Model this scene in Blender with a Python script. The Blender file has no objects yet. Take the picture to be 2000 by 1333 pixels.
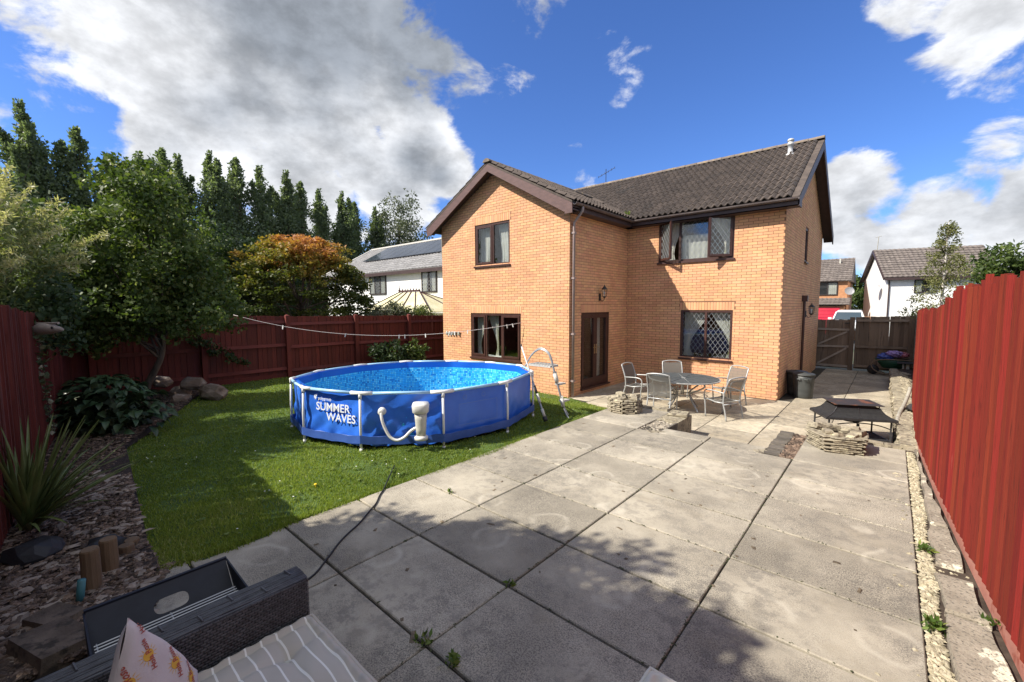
import bpy, bmesh, math, random
import numpy as np
from mathutils import Vector, Matrix
random.seed(7)
PI = math.pi
R = math.radians
scene = bpy.context.scene
col = scene.collection

# ------------------------------------------------------------------ camera
cam_d = bpy.data.cameras.new('camera')
cam_d.sensor_width = 36.0
cam_d.lens = 36.0 * 836.0 / 2000.0
cam_d.clip_start = 0.05
cam_d.clip_end = 2000.0
cam = bpy.data.objects.new('camera', cam_d)
col.objects.link(cam)
cam.matrix_world = Matrix(((0.74950636, -0.0517099, 0.65997448, 0.0),
                           (0.66199059, 0.06298291, -0.74686118, 0.0),
                           (-0.002947, 0.99667409, 0.08143756, 1.85),
                           (0, 0, 0, 1)))
scene.camera = cam

# ------------------------------------------------------------------ light
SUN = Vector((-1.0, -1.6, 1.77)).normalized()
sun_el = math.asin(SUN.z)
sun_d = bpy.data.lights.new('sun', 'SUN')
sun_d.energy = 5.0
sun_d.angle = R(0.55)
sun_d.color = (1.0, 0.93, 0.82)
sun = bpy.data.objects.new('sun', sun_d)
col.objects.link(sun)
sun.rotation_euler = SUN.to_track_quat('Z', 'Y').to_euler()
scene.view_settings.view_transform = 'Standard'
scene.view_settings.look = 'None'
scene.view_settings.exposure = 0.70
scene.view_settings.gamma = 1.0
scene.view_settings.use_curve_mapping = False

# ------------------------------------------------------------------ sky with clouds
world = bpy.data.worlds.new('World')
scene.world = world
world.use_nodes = True
wt = world.node_tree
wt.nodes.clear()
def WN(t, **k):
    n = wt.nodes.new(t)
    for a, b in k.items(): setattr(n, a, b)
    return n
def wl(a, b): wt.links.new(a, b)
def wmath(op, a, b=None, clamp=False):
    n = WN('ShaderNodeMath', operation=op, use_clamp=clamp)
    for i, v in enumerate((a, b)):
        if v is None: continue
        if isinstance(v, (int, float)): n.inputs[i].default_value = v
        else: wl(v, n.inputs[i])
    return n.outputs[0]
def wsmooth(v, a, b, lo=0.0, hi=1.0):
    n = WN('ShaderNodeMapRange', interpolation_type='SMOOTHSTEP')
    wl(v, n.inputs[0]); n.inputs[1].default_value = a; n.inputs[2].default_value = b
    n.inputs[3].default_value = lo; n.inputs[4].default_value = hi
    return n.outputs[0]
sky = WN('ShaderNodeTexSky', sky_type='NISHITA')
sky.sun_disc = False
sky.sun_elevation = sun_el
sky.sun_rotation = math.atan2(SUN.x, SUN.y)
sky.altitude = 60
sky.air_density = 1.0
sky.dust_density = 0.35
sky.ozone_density = 2.2
tint = WN('ShaderNodeMix', data_type='RGBA', blend_type='MULTIPLY')
tint.inputs[0].default_value = 1.0
wl(sky.outputs[0], tint.inputs[6])
tint.inputs[7].default_value = SKY_TINT = (0.70, 1.02, 1.66, 1)
tc = WN('ShaderNodeTexCoord')
nrm = WN('ShaderNodeVectorMath', operation='NORMALIZE')
wl(tc.outputs['Generated'], nrm.inputs[0])
DIR = nrm.outputs[0]
# clouds are a little wider than they are tall
sep = WN('ShaderNodeSeparateXYZ'); wl(DIR, sep.inputs[0])
cx_ = WN('ShaderNodeCombineXYZ')
wl(wmath('MULTIPLY', sep.outputs[0], 1.5), cx_.inputs[0]); wl(wmath('MULTIPLY', sep.outputs[1], 1.5), cx_.inputs[1])
wl(wmath('MULTIPLY', sep.outputs[2], 2.5), cx_.inputs[2])
def noise(scale, detail, rough, off=(0, 0, 0), lac=2.0, dist=0.0):
    m = WN('ShaderNodeMapping'); wl(cx_.outputs[0], m.inputs[0]); m.inputs['Location'].default_value = off
    n = WN('ShaderNodeTexNoise'); wl(m.outputs[0], n.inputs['Vector'])
    n.inputs['Scale'].default_value = scale; n.inputs['Detail'].default_value = detail
    n.inputs['Roughness'].default_value = rough; n.inputs['Distortion'].default_value = dist
    return n.outputs[0]
n1 = noise(4.2, 10, 0.60, (3.1, 1.7, 0.4), dist=0.25)
n2 = noise(1.1, 5, 0.5, (7.3, 2.2, 1.4))
# directions in which the clouds of this afternoon stand: (x, y, z, angular radius, strength)
CLOUDS = [(-0.813, 0.331, 0.479, 0.46, 1.2),
    (-0.877, 0.19, 0.441, 0.36, 1.05),
    (-0.741, 0.466, 0.484, 0.28, 1.0),
    (-0.923, 0.118, 0.366, 0.21, 0.72),
    (-0.744, 0.409, 0.529, 0.3, 1.0),
    (-0.895, 0.262, 0.361, 0.3, 1.1),
    (-0.839, 0.411, 0.356, 0.22, 0.9),
    (-0.942, 0.194, 0.275, 0.2, 1.0),
    (-0.759, 0.562, 0.329, 0.17, 1.35),
    (-0.739, 0.606, 0.294, 0.1, 1.3),
    (-0.826, 0.477, 0.302, 0.16, 1.1),
    (-0.899, 0.354, 0.259, 0.24, 1.15),
    (-0.817, 0.529, 0.228, 0.2, 1.1),
    (-0.881, 0.425, 0.209, 0.2, 1.0),
    (-0.814, 0.461, 0.355, 0.07, 1.0),
    (-0.906, 0.045, 0.421, 0.2, 0.6),
    (-0.52, 0.679, 0.518, 0.2, 0.5),
    (-0.404, 0.805, 0.434, 0.1, 0.42),
    (-0.505, 0.824, 0.257, 0.07, 0.6),
    (-0.048, 0.978, 0.205, 0.12, 0.95),
    (-0.077, 0.988, 0.136, 0.13, 0.75),
    (0.06, 0.988, 0.14, 0.15, 0.95),
    (0.103, 0.972, 0.21, 0.1, 0.8),
    (0.001, 0.995, 0.097, 0.16, 0.8),
    (0.134, 0.985, 0.111, 0.18, 0.95),
    (-0.0, 0.899, 0.437, 0.12, 0.62),
    (0.081, 0.917, 0.39, 0.15, 0.8),
    (0.119, 0.932, 0.341, 0.12, 0.6),
    (-0.928, 0.048, 0.369, 0.1, 0.5),
    (0.206, 0.971, 0.121, 0.3, 1.0),
    (-0.975, -0.097, 0.199, 0.3, 0.7),
    (-0.67, 0.606, 0.429, 0.14, 0.62)]
acc = None
for (x, y, z, r, s) in CLOUDS:
    d = WN('ShaderNodeVectorMath', operation='DISTANCE')
    wl(DIR, d.inputs[0]); v = Vector((x, y, z)).normalized(); d.inputs[1].default_value = v
    b = wsmooth(d.outputs['Value'], 0.0, r, s, 0.0)
    acc = b if acc is None else wmath('MAXIMUM', acc, b)
DARKS = [(-0.773, 0.385, 0.504, 0.38, 1.0),
    (-0.713, 0.503, 0.489, 0.26, 1.0),
    (-0.865, 0.296, 0.406, 0.24, 0.7),
    (-0.67, 0.606, 0.429, 0.14, 0.7),
    (-0.52, 0.679, 0.518, 0.2, 0.6),
    (-0.811, 0.55, 0.198, 0.08, 0.35),
    (-0.043, 0.985, 0.167, 0.05, 0.5),
    (0.09, 0.99, 0.108, 0.1, 0.4),
    (0.092, 0.92, 0.38, 0.1, 0.4)]
acc2 = None
for (x, y, z, r, s) in DARKS:
    d = WN('ShaderNodeVectorMath', operation='DISTANCE')
    wl(DIR, d.inputs[0]); v = Vector((x, y, z)).normalized(); d.inputs[1].default_value = v
    b = wsmooth(d.outputs['Value'], 0.0, r, s, 0.0)
    acc2 = b if acc2 is None else wmath('MAXIMUM', acc2, b)
# away from the view the same broken cloud goes on
away = wmath('MULTIPLY', wsmooth(n2, 0.36, 0.52), 0.95)
fwd = WN('ShaderNodeVectorMath', operation='DOT_PRODUCT'); wl(DIR, fwd.inputs[0]); fwd.inputs[1].default_value = (-0.66, 0.747, 0.1)
acc = wmath('MAXIMUM', acc, wmath('MULTIPLY', away, wsmooth(fwd.outputs['Value'], 0.25, 0.60, 1.0, 0.0)))
dens = wmath('ADD', acc, wmath('MULTIPLY', wmath('SUBTRACT', n1, 0.5), 2.1))
mask = wsmooth(dens, 0.42, 0.72)
# thick middles are grey underneath, thin edges bright
n3 = noise(2.0, 7, 0.55, (1.3, 5.2, 2.9))
acc2 = wmath('MAXIMUM', acc2, wmath('MULTIPLY', acc, 0.45))
thick = wsmooth(wmath('ADD', acc2, wmath('MULTIPLY', wmath('SUBTRACT', n3, 0.5), 1.7)), 0.25, 0.95)
cc = WN('ShaderNodeMix', data_type='RGBA')
wl(thick, cc.inputs[0])
cc.inputs[6].default_value = (8.8, 9.0, 9.4, 1)
cc.inputs[7].default_value = (3.3, 3.65, 4.2, 1)
n4 = noise(7.0, 6, 0.6, (4.4, 8.1, 0.7))
bil = WN('ShaderNodeMix', data_type='RGBA', blend_type='MULTIPLY'); bil.inputs[0].default_value = 1.0
bv = wsmooth(n4, 0.30, 0.70, 0.70, 1.12); bc = WN('ShaderNodeCombineXYZ')
for i in range(3): wl(bv, bc.inputs[i])
wl(cc.outputs[2], bil.inputs[6]); wl(bc.outputs[0], bil.inputs[7])
mx = WN('ShaderNodeMix', data_type='RGBA')
wl(mask, mx.inputs[0]); wl(tint.outputs[2], mx.inputs[6]); wl(bil.outputs[2], mx.inputs[7])
bg = WN('ShaderNodeBackground'); bg.inputs['Strength'].default_value = 0.070
wl(mx.outputs[2], bg.inputs['Color'])
wo = WN('ShaderNodeOutputWorld'); wl(bg.outputs[0], wo.inputs[0])

# ------------------------------------------------------------------ materials
MATS = {}
def mat(name, c1, c2=None, scale=6.0, rough=0.8, bump=0.0, bscale=None, rnd=0.0, hue=0.0, metal=0.0, spec=0.5,
        stretch=(1, 1, 1), lo=0.35, hi=0.65, c3=None, s3=40.0, l3=0.55, h3=0.7, coord='pos', tone=0.0, trans=0.0, detail=5.0, c4=None, s4=3.0, l4=0.6, h4=0.7, coat=0.0):
    """procedural surface: two noise-mixed colours, an optional fleck layer, per-object and per-face variation, fine relief"""
    m = bpy.data.materials.new(name); m.use_nodes = True
    t = m.node_tree; t.nodes.clear(); N = t.nodes.new; L = t.links.new
    out = N('ShaderNodeOutputMaterial'); p = N('ShaderNodeBsdfPrincipled')
    p.inputs['Roughness'].default_value = rough; p.inputs['Metallic'].default_value = metal
    p.inputs['Specular IOR Level'].default_value = spec
    p.inputs['Coat Weight'].default_value = coat
    if coord == 'pos':
        g = N('ShaderNodeNewGeometry'); vec = g.outputs['Position']
    else:
        g = N('ShaderNodeTexCoord'); vec = g.outputs['Object']
        oi = N('ShaderNodeObjectInfo'); ad = N('ShaderNodeVectorMath'); ad.operation = 'MULTIPLY_ADD'
        L(oi.outputs['Random'], ad.inputs[0]); ad.inputs[1].default_value = (37, 53, 71); L(vec, ad.inputs[2]); vec = ad.outputs[0]
    mp = N('ShaderNodeMapping'); L(vec, mp.inputs[0]); mp.inputs['Scale'].default_value = stretch
    def nz(s, d=detail, r=0.6):
        n = N('ShaderNodeTexNoise'); L(mp.outputs[0], n.inputs['Vector']); n.inputs['Scale'].default_value = s
        n.inputs['Detail'].default_value = d; n.inputs['Roughness'].default_value = r; return n.outputs[0]
    def ramp(v, a, b):
        n = N('ShaderNodeMapRange'); n.interpolation_type = 'SMOOTHSTEP'; L(v, n.inputs[0]); n.inputs[1].default_value = a; n.inputs[2].default_value = b; return n.outputs[0]
    def mix(f, a, b, bt='MIX'):
        n = N('ShaderNodeMix'); n.data_type = 'RGBA'; n.blend_type = bt
        if isinstance(f, float): n.inputs[0].default_value = f
        else: L(f, n.inputs[0])
        for i, v in ((6, a), (7, b)):
            if isinstance(v, tuple): n.inputs[i].default_value = v + (1,)
            else: L(v, n.inputs[i])
        return n.outputs[2]
    c = c1
    if c2 is not None: c = mix(ramp(nz(scale), lo, hi), c1, c2)
    if c4 is not None: c = mix(ramp(nz(s4, 6), l4, h4), c, c4)
    if c3 is not None: c = mix(ramp(nz(s3, 3), l3, h3), c, c3)
    if rnd or tone or hue:
        if rnd and tone:
            oi2 = N('ShaderNodeObjectInfo'); at = N('ShaderNodeAttribute'); at.attribute_name = 'tone'
            s = N('ShaderNodeMath'); s.operation = 'ADD'; L(oi2.outputs['Random'], s.inputs[0]); L(at.outputs['Fac'], s.inputs[1])
            fr = N('ShaderNodeMath'); fr.operation = 'FRACT'; L(s.outputs[0], fr.inputs[0]); f = fr.outputs[0]; amt = rnd
        elif tone:
            at = N('ShaderNodeAttribute'); at.attribute_name = 'tone'; f = at.outputs['Fac']; amt = tone
        else:
            oi2 = N('ShaderNodeObjectInfo'); f = oi2.outputs['Random']; amt = rnd
        hs = N('ShaderNodeHueSaturation')
        v = N('ShaderNodeMapRange'); L(f, v.inputs[0]); v.inputs[3].default_value = 1 - amt / 2; v.inputs[4].default_value = 1 + amt / 2
        L(v.outputs[0], hs.inputs['Value'])
        if hue:
            m7 = N('ShaderNodeMath'); m7.operation = 'MULTIPLY'; L(f, m7.inputs[0]); m7.inputs[1].default_value = 7.31
            m8 = N('ShaderNodeMath'); m8.operation = 'FRACT'; L(m7.outputs[0], m8.inputs[0])
            h = N('ShaderNodeMapRange'); L(m8.outputs[0], h.inputs[0]); h.inputs[3].default_value = 0.5 - hue / 2; h.inputs[4].default_value = 0.5 + hue / 2
            L(h.outputs[0], hs.inputs['Hue'])
        if isinstance(c, tuple): hs.inputs['Color'].default_value = c + (1,)
        else: L(c, hs.inputs['Color'])
        c = hs.outputs[0]
    if isinstance(c, tuple): p.inputs['Base Color'].default_value = c + (1,)
    else: L(c, p.inputs['Base Color'])
    if bump:
        b = N('ShaderNodeBump'); b.inputs['Strength'].default_value = bump; b.inputs['Distance'].default_value = 0.01
        L(nz(bscale or scale * 6, 4, 0.65), b.inputs['Height']); L(b.outputs[0], p.inputs['Normal'])
    if trans:
        tr = N('ShaderNodeBsdfTranslucent')
        if isinstance(c, tuple): tr.inputs['Color'].default_value = c + (1,)
        else:
            g2 = N('ShaderNodeMix'); g2.data_type = 'RGBA'; g2.blend_type = 'MULTIPLY'; g2.inputs[0].default_value = 1.0
            L(c, g2.inputs[6]); g2.inputs[7].default_value = (1.25, 1.3, 0.6, 1); L(g2.outputs[2], tr.inputs['Color'])
        ms = N('ShaderNodeMixShader'); ms.inputs[0].default_value = trans
        L(p.outputs[0], ms.inputs[1]); L(tr.outputs[0], ms.inputs[2]); L(ms.outputs[0], out.inputs[0])
    else: L(p.outputs[0], out.inputs[0])
    MATS[name] = m
    return m

# ------------------------------------------------------------------ object helpers
def tag(o, label=None, cat=None, group=None, kind=None):
    if label: o['label'] = label
    if cat: o['category'] = cat
    if group: o['group'] = group
    if kind: o['kind'] = kind
    return o
def empty(name, loc, label=None, cat=None, group=None, kind=None):
    o = bpy.data.objects.new(name, None); col.objects.link(o); o.location = loc; o.empty_display_size = 0.1
    return tag(o, label, cat, group, kind)
def root_of(o):
    off = Vector(o.location)
    while o.parent: o = o.parent; off = off + Vector(o.location)
    return off
class MB:
    """collects shapes in world coordinates; build() links them as ONE mesh object"""
    def __init__(s): s.v = []; s.f = []; s.t = []; s.tone = 0.0
    def poly(s, pts, faces):
        b = len(s.v); s.v += [tuple(p) for p in pts]
        for f in faces: s.f.append(tuple(b + i for i in f)); s.t.append(s.tone)
    def box(s, x0, x1, y0, y1, z0, z1):
        s.poly([(x0, y0, z0), (x1, y0, z0), (x1, y1, z0), (x0, y1, z0), (x0, y0, z1), (x1, y0, z1), (x1, y1, z1), (x0, y1, z1)],
               [(0, 3, 2, 1), (4, 5, 6, 7), (0, 1, 5, 4), (1, 2, 6, 5), (2, 3, 7, 6), (3, 0, 4, 7)])
    def obox(s, c, ax, ay, az):
        c, ax, ay, az = Vector(c), Vector(ax), Vector(ay), Vector(az); P = []
        for k in (-1, 1):
            for (i, j) in ((-1, -1), (1, -1), (1, 1), (-1, 1)): P.append(c + ax * i + ay * j + az * k)
        s.poly(P, [(0, 3, 2, 1), (4, 5, 6, 7), (0, 1, 5, 4), (1, 2, 6, 5), (2, 3, 7, 6), (3, 0, 4, 7)])
    def bar(s, a, b, w, h, up=(0, 0, 1)):
        a, b = Vector(a), Vector(b); d = b - a; u = Vector(up); side = d.cross(u)
        if side.length < 1e-6: side = d.cross(Vector((1, 0, 0)))
        side.normalize(); up2 = side.cross(d).normalized()
        s.obox((a + b) / 2, d / 2, side * w / 2, up2 * h / 2)
    def prism(s, pts, z0, z1):
        n = len(pts); P = [(x, y, z0) for x, y in pts] + [(x, y, z1) for x, y in pts]
        s.poly(P, [tuple(range(n))[::-1], tuple(range(n, 2 * n))] + [(i, (i + 1) % n, n + (i + 1) % n, n + i) for i in range(n)])
    def extrude(s, pts, vec):
        n = len(pts); vec = Vector(vec); P = [Vector(p) for p in pts] + [Vector(p) + vec for p in pts]
        s.poly(P, [tuple(range(n))[::-1], tuple(range(n, 2 * n))] + [(i, (i + 1) % n, n + (i + 1) % n, n + i) for i in range(n)])
    def tube(s, pts, r, n=8, caps=True):
        pts = [Vector(p) for p in pts]; m = len(pts)
        rr = r if isinstance(r, (list, tuple)) else [r] * m
        P = []; prev = None
        for i, p in enumerate(pts):
            d = (pts[min(i + 1, m - 1)] - pts[max(i - 1, 0)])
            if d.length < 1e-9: d = Vector((0, 0, 1))
            d.normalize()
            if prev is None:
                u = d.cross(Vector((0, 0, 1)))
                if u.length < 1e-3: u = d.cross(Vector((1, 0, 0)))
            else: u = prev - d * prev.dot(d)
            u.normalize(); prev = u; w = d.cross(u)
            for k in range(n):
                a = 2 * PI * k / n; P.append(p + (u * math.cos(a) + w * math.sin(a)) * rr[i])
        F = []
        for i in range(m - 1):
            for k in range(n):
                k2 = (k + 1) % n; F.append((i * n + k, i * n + k2, (i + 1) * n + k2, (i + 1) * n + k))
        if caps: F.append(tuple(range(n))[::-1]); F.append(tuple(range((m - 1) * n, m * n)))
        s.poly(P, F)
    def lathe(s, c, prof, n=20, ax=None):
        c = Vector(c); P = []
        M = Matrix.Identity(3) if ax is None else Vector(ax).to_track_quat('Z', 'Y').to_matrix()
        for (r, z) in prof:
            for k in range(n):
                a = 2 * PI * k / n; P.append(c + M @ Vector((r * math.cos(a), r * math.sin(a), z)))
        F = []
        for i in range(len(prof) - 1):
            for k in range(n):
                k2 = (k + 1) % n; F.append((i * n + k, i * n + k2, (i + 1) * n + k2, (i + 1) * n + k))
        F.append(tuple(range(n))[::-1]); F.append(tuple(range((len(prof) - 1) * n, len(prof) * n)))
        s.poly(P, F)
    def build(s, name, m, parent=None, smooth=False, bevel=0.0, tone=False, label=None, cat=None, group=None, kind=None, base=None):
        off = root_of(parent) if parent else Vector(base or (0, 0, 0))
        me = bpy.data.meshes.new(name)
        me.from_pydata([(x - off.x, y - off.y, z - off.z) for (x, y, z) in s.v], [], s.f)
        if m: me.materials.append(m)
        if smooth: me.shade_smooth()
        if tone:
            a = me.attributes.new('tone', 'FLOAT', 'FACE'); a.data.foreach_set('value', s.t)
        o = bpy.data.objects.new(name, me); col.objects.link(o)
        if parent: o.parent = parent
        else: o.location = off
        if bevel:
            b = o.modifiers.new('bevel', 'BEVEL'); b.width = bevel; b.segments = 2; b.limit_method = 'ANGLE'; b.angle_limit = R(40)
        return tag(o, label, cat, group, kind)
def recenter(o):
    """move a mesh part's origin to its own middle (keeps random per-object look and copies easy)"""
    me = o.data; n = len(me.vertices); a = np.empty(n * 3); me.vertices.foreach_get('co', a); a = a.reshape(-1, 3)
    c = (a.max(0) + a.min(0)) / 2; me.vertices.foreach_set('co', (a - c).ravel()); o.location = Vector(o.location) + Vector(c); me.update()
def copy_part(src, parent, loc, rot=None, scale=None, name=None):
    c = src.copy(); col.objects.link(c); c.parent = parent; c.location = loc
    if rot is not None: c.rotation_euler = rot
    if scale is not None: c.scale = scale
    return c
def np_obj(name, V, F, m, parent=None, tone=None, smooth=False, **k):
    """object from numpy arrays: V (n,3) world coords, F (f,k) faces"""
    off = root_of(parent) if parent else Vector((0, 0, 0))
    V = np.asarray(V, dtype=np.float32) - np.array(off, dtype=np.float32)
    F = np.asarray(F, dtype=np.int32); nf, kk = F.shape
    me = bpy.data.meshes.new(name)
    me.vertices.add(len(V)); me.vertices.foreach_set('co', V.ravel())
    me.loops.add(nf * kk); me.loops.foreach_set('vertex_index', F.ravel())
    me.polygons.add(nf); me.polygons.foreach_set('loop_start', np.arange(nf, dtype=np.int32) * kk)
    me.polygons.foreach_set('loop_total', np.full(nf, kk, dtype=np.int32))
    me.update(calc_edges=True)
    if tone is not None:
        a = me.attributes.new('tone', 'FLOAT', 'FACE'); a.data.foreach_set('value', np.asarray(tone, dtype=np.float32))
    if smooth: me.shade_smooth()
    else: me.shade_flat()
    me.materials.append(m)
    o = bpy.data.objects.new(name, me); col.objects.link(o)
    if parent: o.parent = parent
    return tag(o, **k)
def copy_tree(o, parent=None):
    c = o.copy(); col.objects.link(c); c.parent = parent
    for ch in list(o.children): copy_tree(ch, c)
    return c
rng = np.random.default_rng(11)

# ------------------------------------------------------------------ shared materials
m_soil = mat('soil', (0.035, 0.024, 0.016), (0.07, 0.05, 0.035), 14, 0.95, 0.6, 60)
m_ground = mat('ground_far', (0.05, 0.07, 0.03), (0.09, 0.08, 0.05), 0.6, 0.95, 0.2)
m_mortar = mat('mortar', (0.18, 0.092, 0.052), (0.23, 0.122, 0.07), 8, 0.95, 0.3, 90)
m_brick = mat('buff_brick', (0.61, 0.320, 0.165), (0.66, 0.367, 0.198), 1.3, 0.88, 0.25, 120, rnd=0.20, tone=1, hue=0.018, c3=(0.52, 0.27, 0.135), s3=30, l3=0.60, h3=0.76)
m_tile = mat('roof_tile', (0.056, 0.043, 0.036), (0.088, 0.068, 0.056), 5, 0.85, 0.5, 60, rnd=0.35, tone=1, c3=(0.15, 0.125, 0.09), s3=22, l3=0.62, h3=0.78, c4=(0.05, 0.042, 0.037), s4=1.3)
m_frame = mat('brown_frame', (0.046, 0.018, 0.014), (0.062, 0.026, 0.02), 9, 0.42, 0.05)
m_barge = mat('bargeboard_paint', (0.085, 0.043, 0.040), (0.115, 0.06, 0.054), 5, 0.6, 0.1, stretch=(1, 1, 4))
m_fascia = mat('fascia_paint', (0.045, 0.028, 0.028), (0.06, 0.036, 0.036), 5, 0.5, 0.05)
m_pipe = mat('downpipe_grey', (0.27, 0.205, 0.19), (0.34, 0.265, 0.24), 6, 0.5, 0.05)
m_curtain = mat('curtain', (0.66, 0.64, 0.60), (0.76, 0.74, 0.70), 3, 0.9, 0.1, trans=0.3)
m_lead = mat('leading', (0.42, 0.44, 0.45), None, rough=0.45, metal=0.3)
m_metal_black = mat('black_metal', (0.018, 0.018, 0.02), (0.035, 0.033, 0.034), 12, 0.5, 0.12, 80)
m_stone = mat('weathered_stone', (0.24, 0.205, 0.145), (0.34, 0.30, 0.215), 9, 0.92, 0.7, 45, tone=0.4, rnd=0.3, c3=(0.12, 0.10, 0.075), s3=16, l3=0.5, h3=0.66, c4=(0.48, 0.43, 0.29), s4=11, l4=0.6, h4=0.68)
m_white_wall = mat('white_render', (0.78, 0.78, 0.76), (0.84, 0.84, 0.82), 4, 0.9, 0.15, 60)
m_glass_dark = None
def glass(name, tr=(0.62, 0.66, 0.66), ior=1.75):
    m = bpy.data.materials.new(name); m.use_nodes = True; t = m.node_tree; t.nodes.clear()
    o = t.nodes.new('ShaderNodeOutputMaterial'); mx = t.nodes.new('ShaderNodeMixShader')
    a = t.nodes.new('ShaderNodeBsdfTransparent'); a.inputs[0].default_value = tr + (1,)
    g = t.nodes.new('ShaderNodeBsdfGlossy'); g.inputs['Roughness'].default_value = 0.015; g.inputs['Color'].default_value = (0.9, 0.93, 0.95, 1)
    lw0 = t.nodes.new('ShaderNodeLayerWeight'); lw0.inputs[0].default_value = 0.5
    pw = t.nodes.new('ShaderNodeMath'); pw.operation = 'POWER'; t.links.new(lw0.outputs['Facing'], pw.inputs[0]); pw.inputs[1].default_value = 4.0
    f = t.nodes.new('ShaderNodeMapRange'); t.links.new(pw.outputs[0], f.inputs[0]); f.inputs[3].default_value = 0.07; f.inputs[4].default_value = 1.0
    t.links.new(f.outputs[0], mx.inputs[0]); t.links.new(a.outputs[0], mx.inputs[1]); t.links.new(g.outputs[0], mx.inputs[2]); t.links.new(mx.outputs[0], o.inputs[0])
    return m
m_glass = glass('window_glass', (0.90, 0.92, 0.91), 1.55)

def piece_mesh(name, V, F, m, smooth=False):
    me = bpy.data.meshes.new(name); me.from_pydata([tuple(v) for v in V], [], F); me.materials.append(m)
    if smooth: me.shade_smooth()
    return me
def place_pieces(name, V, F, m, mats, parent, nmax, stuff_name, eye=(0, 0, 1.85)):
    """the nmax pieces nearest to the photographer become objects sharing one mesh, the rest one 'stuff' part"""
    order = sorted(range(len(mats)), key=lambda i: (mats[i].translation - Vector(eye)).length)
    me = piece_mesh(name, V, F, m)
    off = root_of(parent)
    first = order[:nmax]; rest = order[nmax:]
    for i in first:
        o = bpy.data.objects.new(name, me); col.objects.link(o); o.parent = parent
        M = mats[i].copy(); M.translation = M.translation - off
        o.matrix_local = M
    if rest:
        A = np.array(V, dtype=np.float32); A4 = np.c_[A, np.ones(len(A))]
        Fa = np.array(F, dtype=np.int32); VV = []; FF = []; T = []
        for k, i in enumerate(rest):
            VV.append(A4 @ np.array(mats[i]).T[:, :3]); FF.append(Fa + k * len(A)); T.append(np.full(len(Fa), random.random()))
        np_obj(stuff_name, np.concatenate(VV), np.concatenate(FF), m, parent, tone=np.concatenate(T), kind='stuff')
CUBE_V = [(-.5, -.5, -.5), (.5, -.5, -.5), (.5, .5, -.5), (-.5, .5, -.5), (-.5, -.5, .5), (.5, -.5, .5), (.5, .5, .5), (-.5, .5, .5)]
CUBE_F = [(0, 3, 2, 1), (4, 5, 6, 7), (0, 1, 5, 4), (1, 2, 6, 5), (2, 3, 7, 6), (3, 0, 4, 7)]

# ------------------------------------------------------------------ ground
g = MB(); g.poly([(-700, -700, -0.62), (700, -700, -0.62), (700, 900, -0.62), (-700, 900, -0.62)], [(0, 1, 2, 3)])
tag(g.build('ground', m_ground), kind='structure')

def sstep(a, b, x):
    t = min(1, max(0, (x - a) / (b - a))); return t * t * (3 - 2 * t)
def lawn_z(x, y):
    z = -0.30 * sstep(6.0, 8.4, y)
    # a slight roll so that the turf is not a table top
    z += 0.012 * math.sin(x * 1.7 + y * 0.9) + 0.010 * math.sin(x * 0.8 - y * 1.9)
    return z - 0.015
def lawn_edge_x(y):      # the ragged line where the turf meets the paving
    return -3.74 + 0.035 * math.sin(y * 2.1) + 0.02 * math.sin(y * 6.7 + 1)
def bed_edge(x):         # left/near line between bark bed and turf: y as a function of x
    if x > -7.4: return 0.50 + (x + 4.3) * -0.075
    return 0.73 + (x + 7.4) * -0.46
def in_lawn(x, y):
    if x > lawn_edge_x(y) - 0.0 and y < 7.62: return False
    if y > 7.5 and y > 8.52 - (x + 5.75) * 0.47 and x > -5.75: return False
    if y > 8.45 and x > -10.30: return False
    if x > -3.4 or x < -11.85 or y > 13: return False
    return y > bed_edge(x)
m_turf = mat('turf', (0.045, 0.085, 0.015), (0.075, 0.13, 0.022), 3.5, 0.95, 0.8, 90, c3=(0.10, 0.10, 0.035), s3=30, l3=0.58, h3=0.72)
# turf base sheet as a fine grid cut to the lawn's outline
xs = np.arange(-12.0, -3.3, 0.08); ys = np.arange(0.3, 13.0, 0.10)
vid = {}; GV = []; GF = []
def gv(i, j):
    if (i, j) not in vid:
        x = xs[i]; y = ys[j]; vid[(i, j)] = len(GV); GV.append((x, y, lawn_z(x, y)))
    return vid[(i, j)]
for i in range(len(xs) - 1):
    for j in range(len(ys) - 1):
        if in_lawn(xs[i] + .04, ys[j] + .05): GF.append((gv(i, j), gv(i + 1, j), gv(i + 1, j + 1), gv(i, j + 1)))
lawn = np_obj('lawn', GV, GF, m_turf, kind='structure', smooth=True)
# earth under lawn and beds
e = MB(); e.prism([(-12.0, -1.2), (-3.70, -0.9), (-3.70, 7.4), (-5.6, 8.5), (-10.3, 8.5), (-10.3, 13), (-12.0, 13)], -0.60, -0.40)
e.prism([(-12.0, -1.0), (-3.70, -0.75), (-3.70, 6.0), (-12.0, 6.0)], -0.398, -0.045)
e.build('garden_earth', m_soil, kind='structure')

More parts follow.
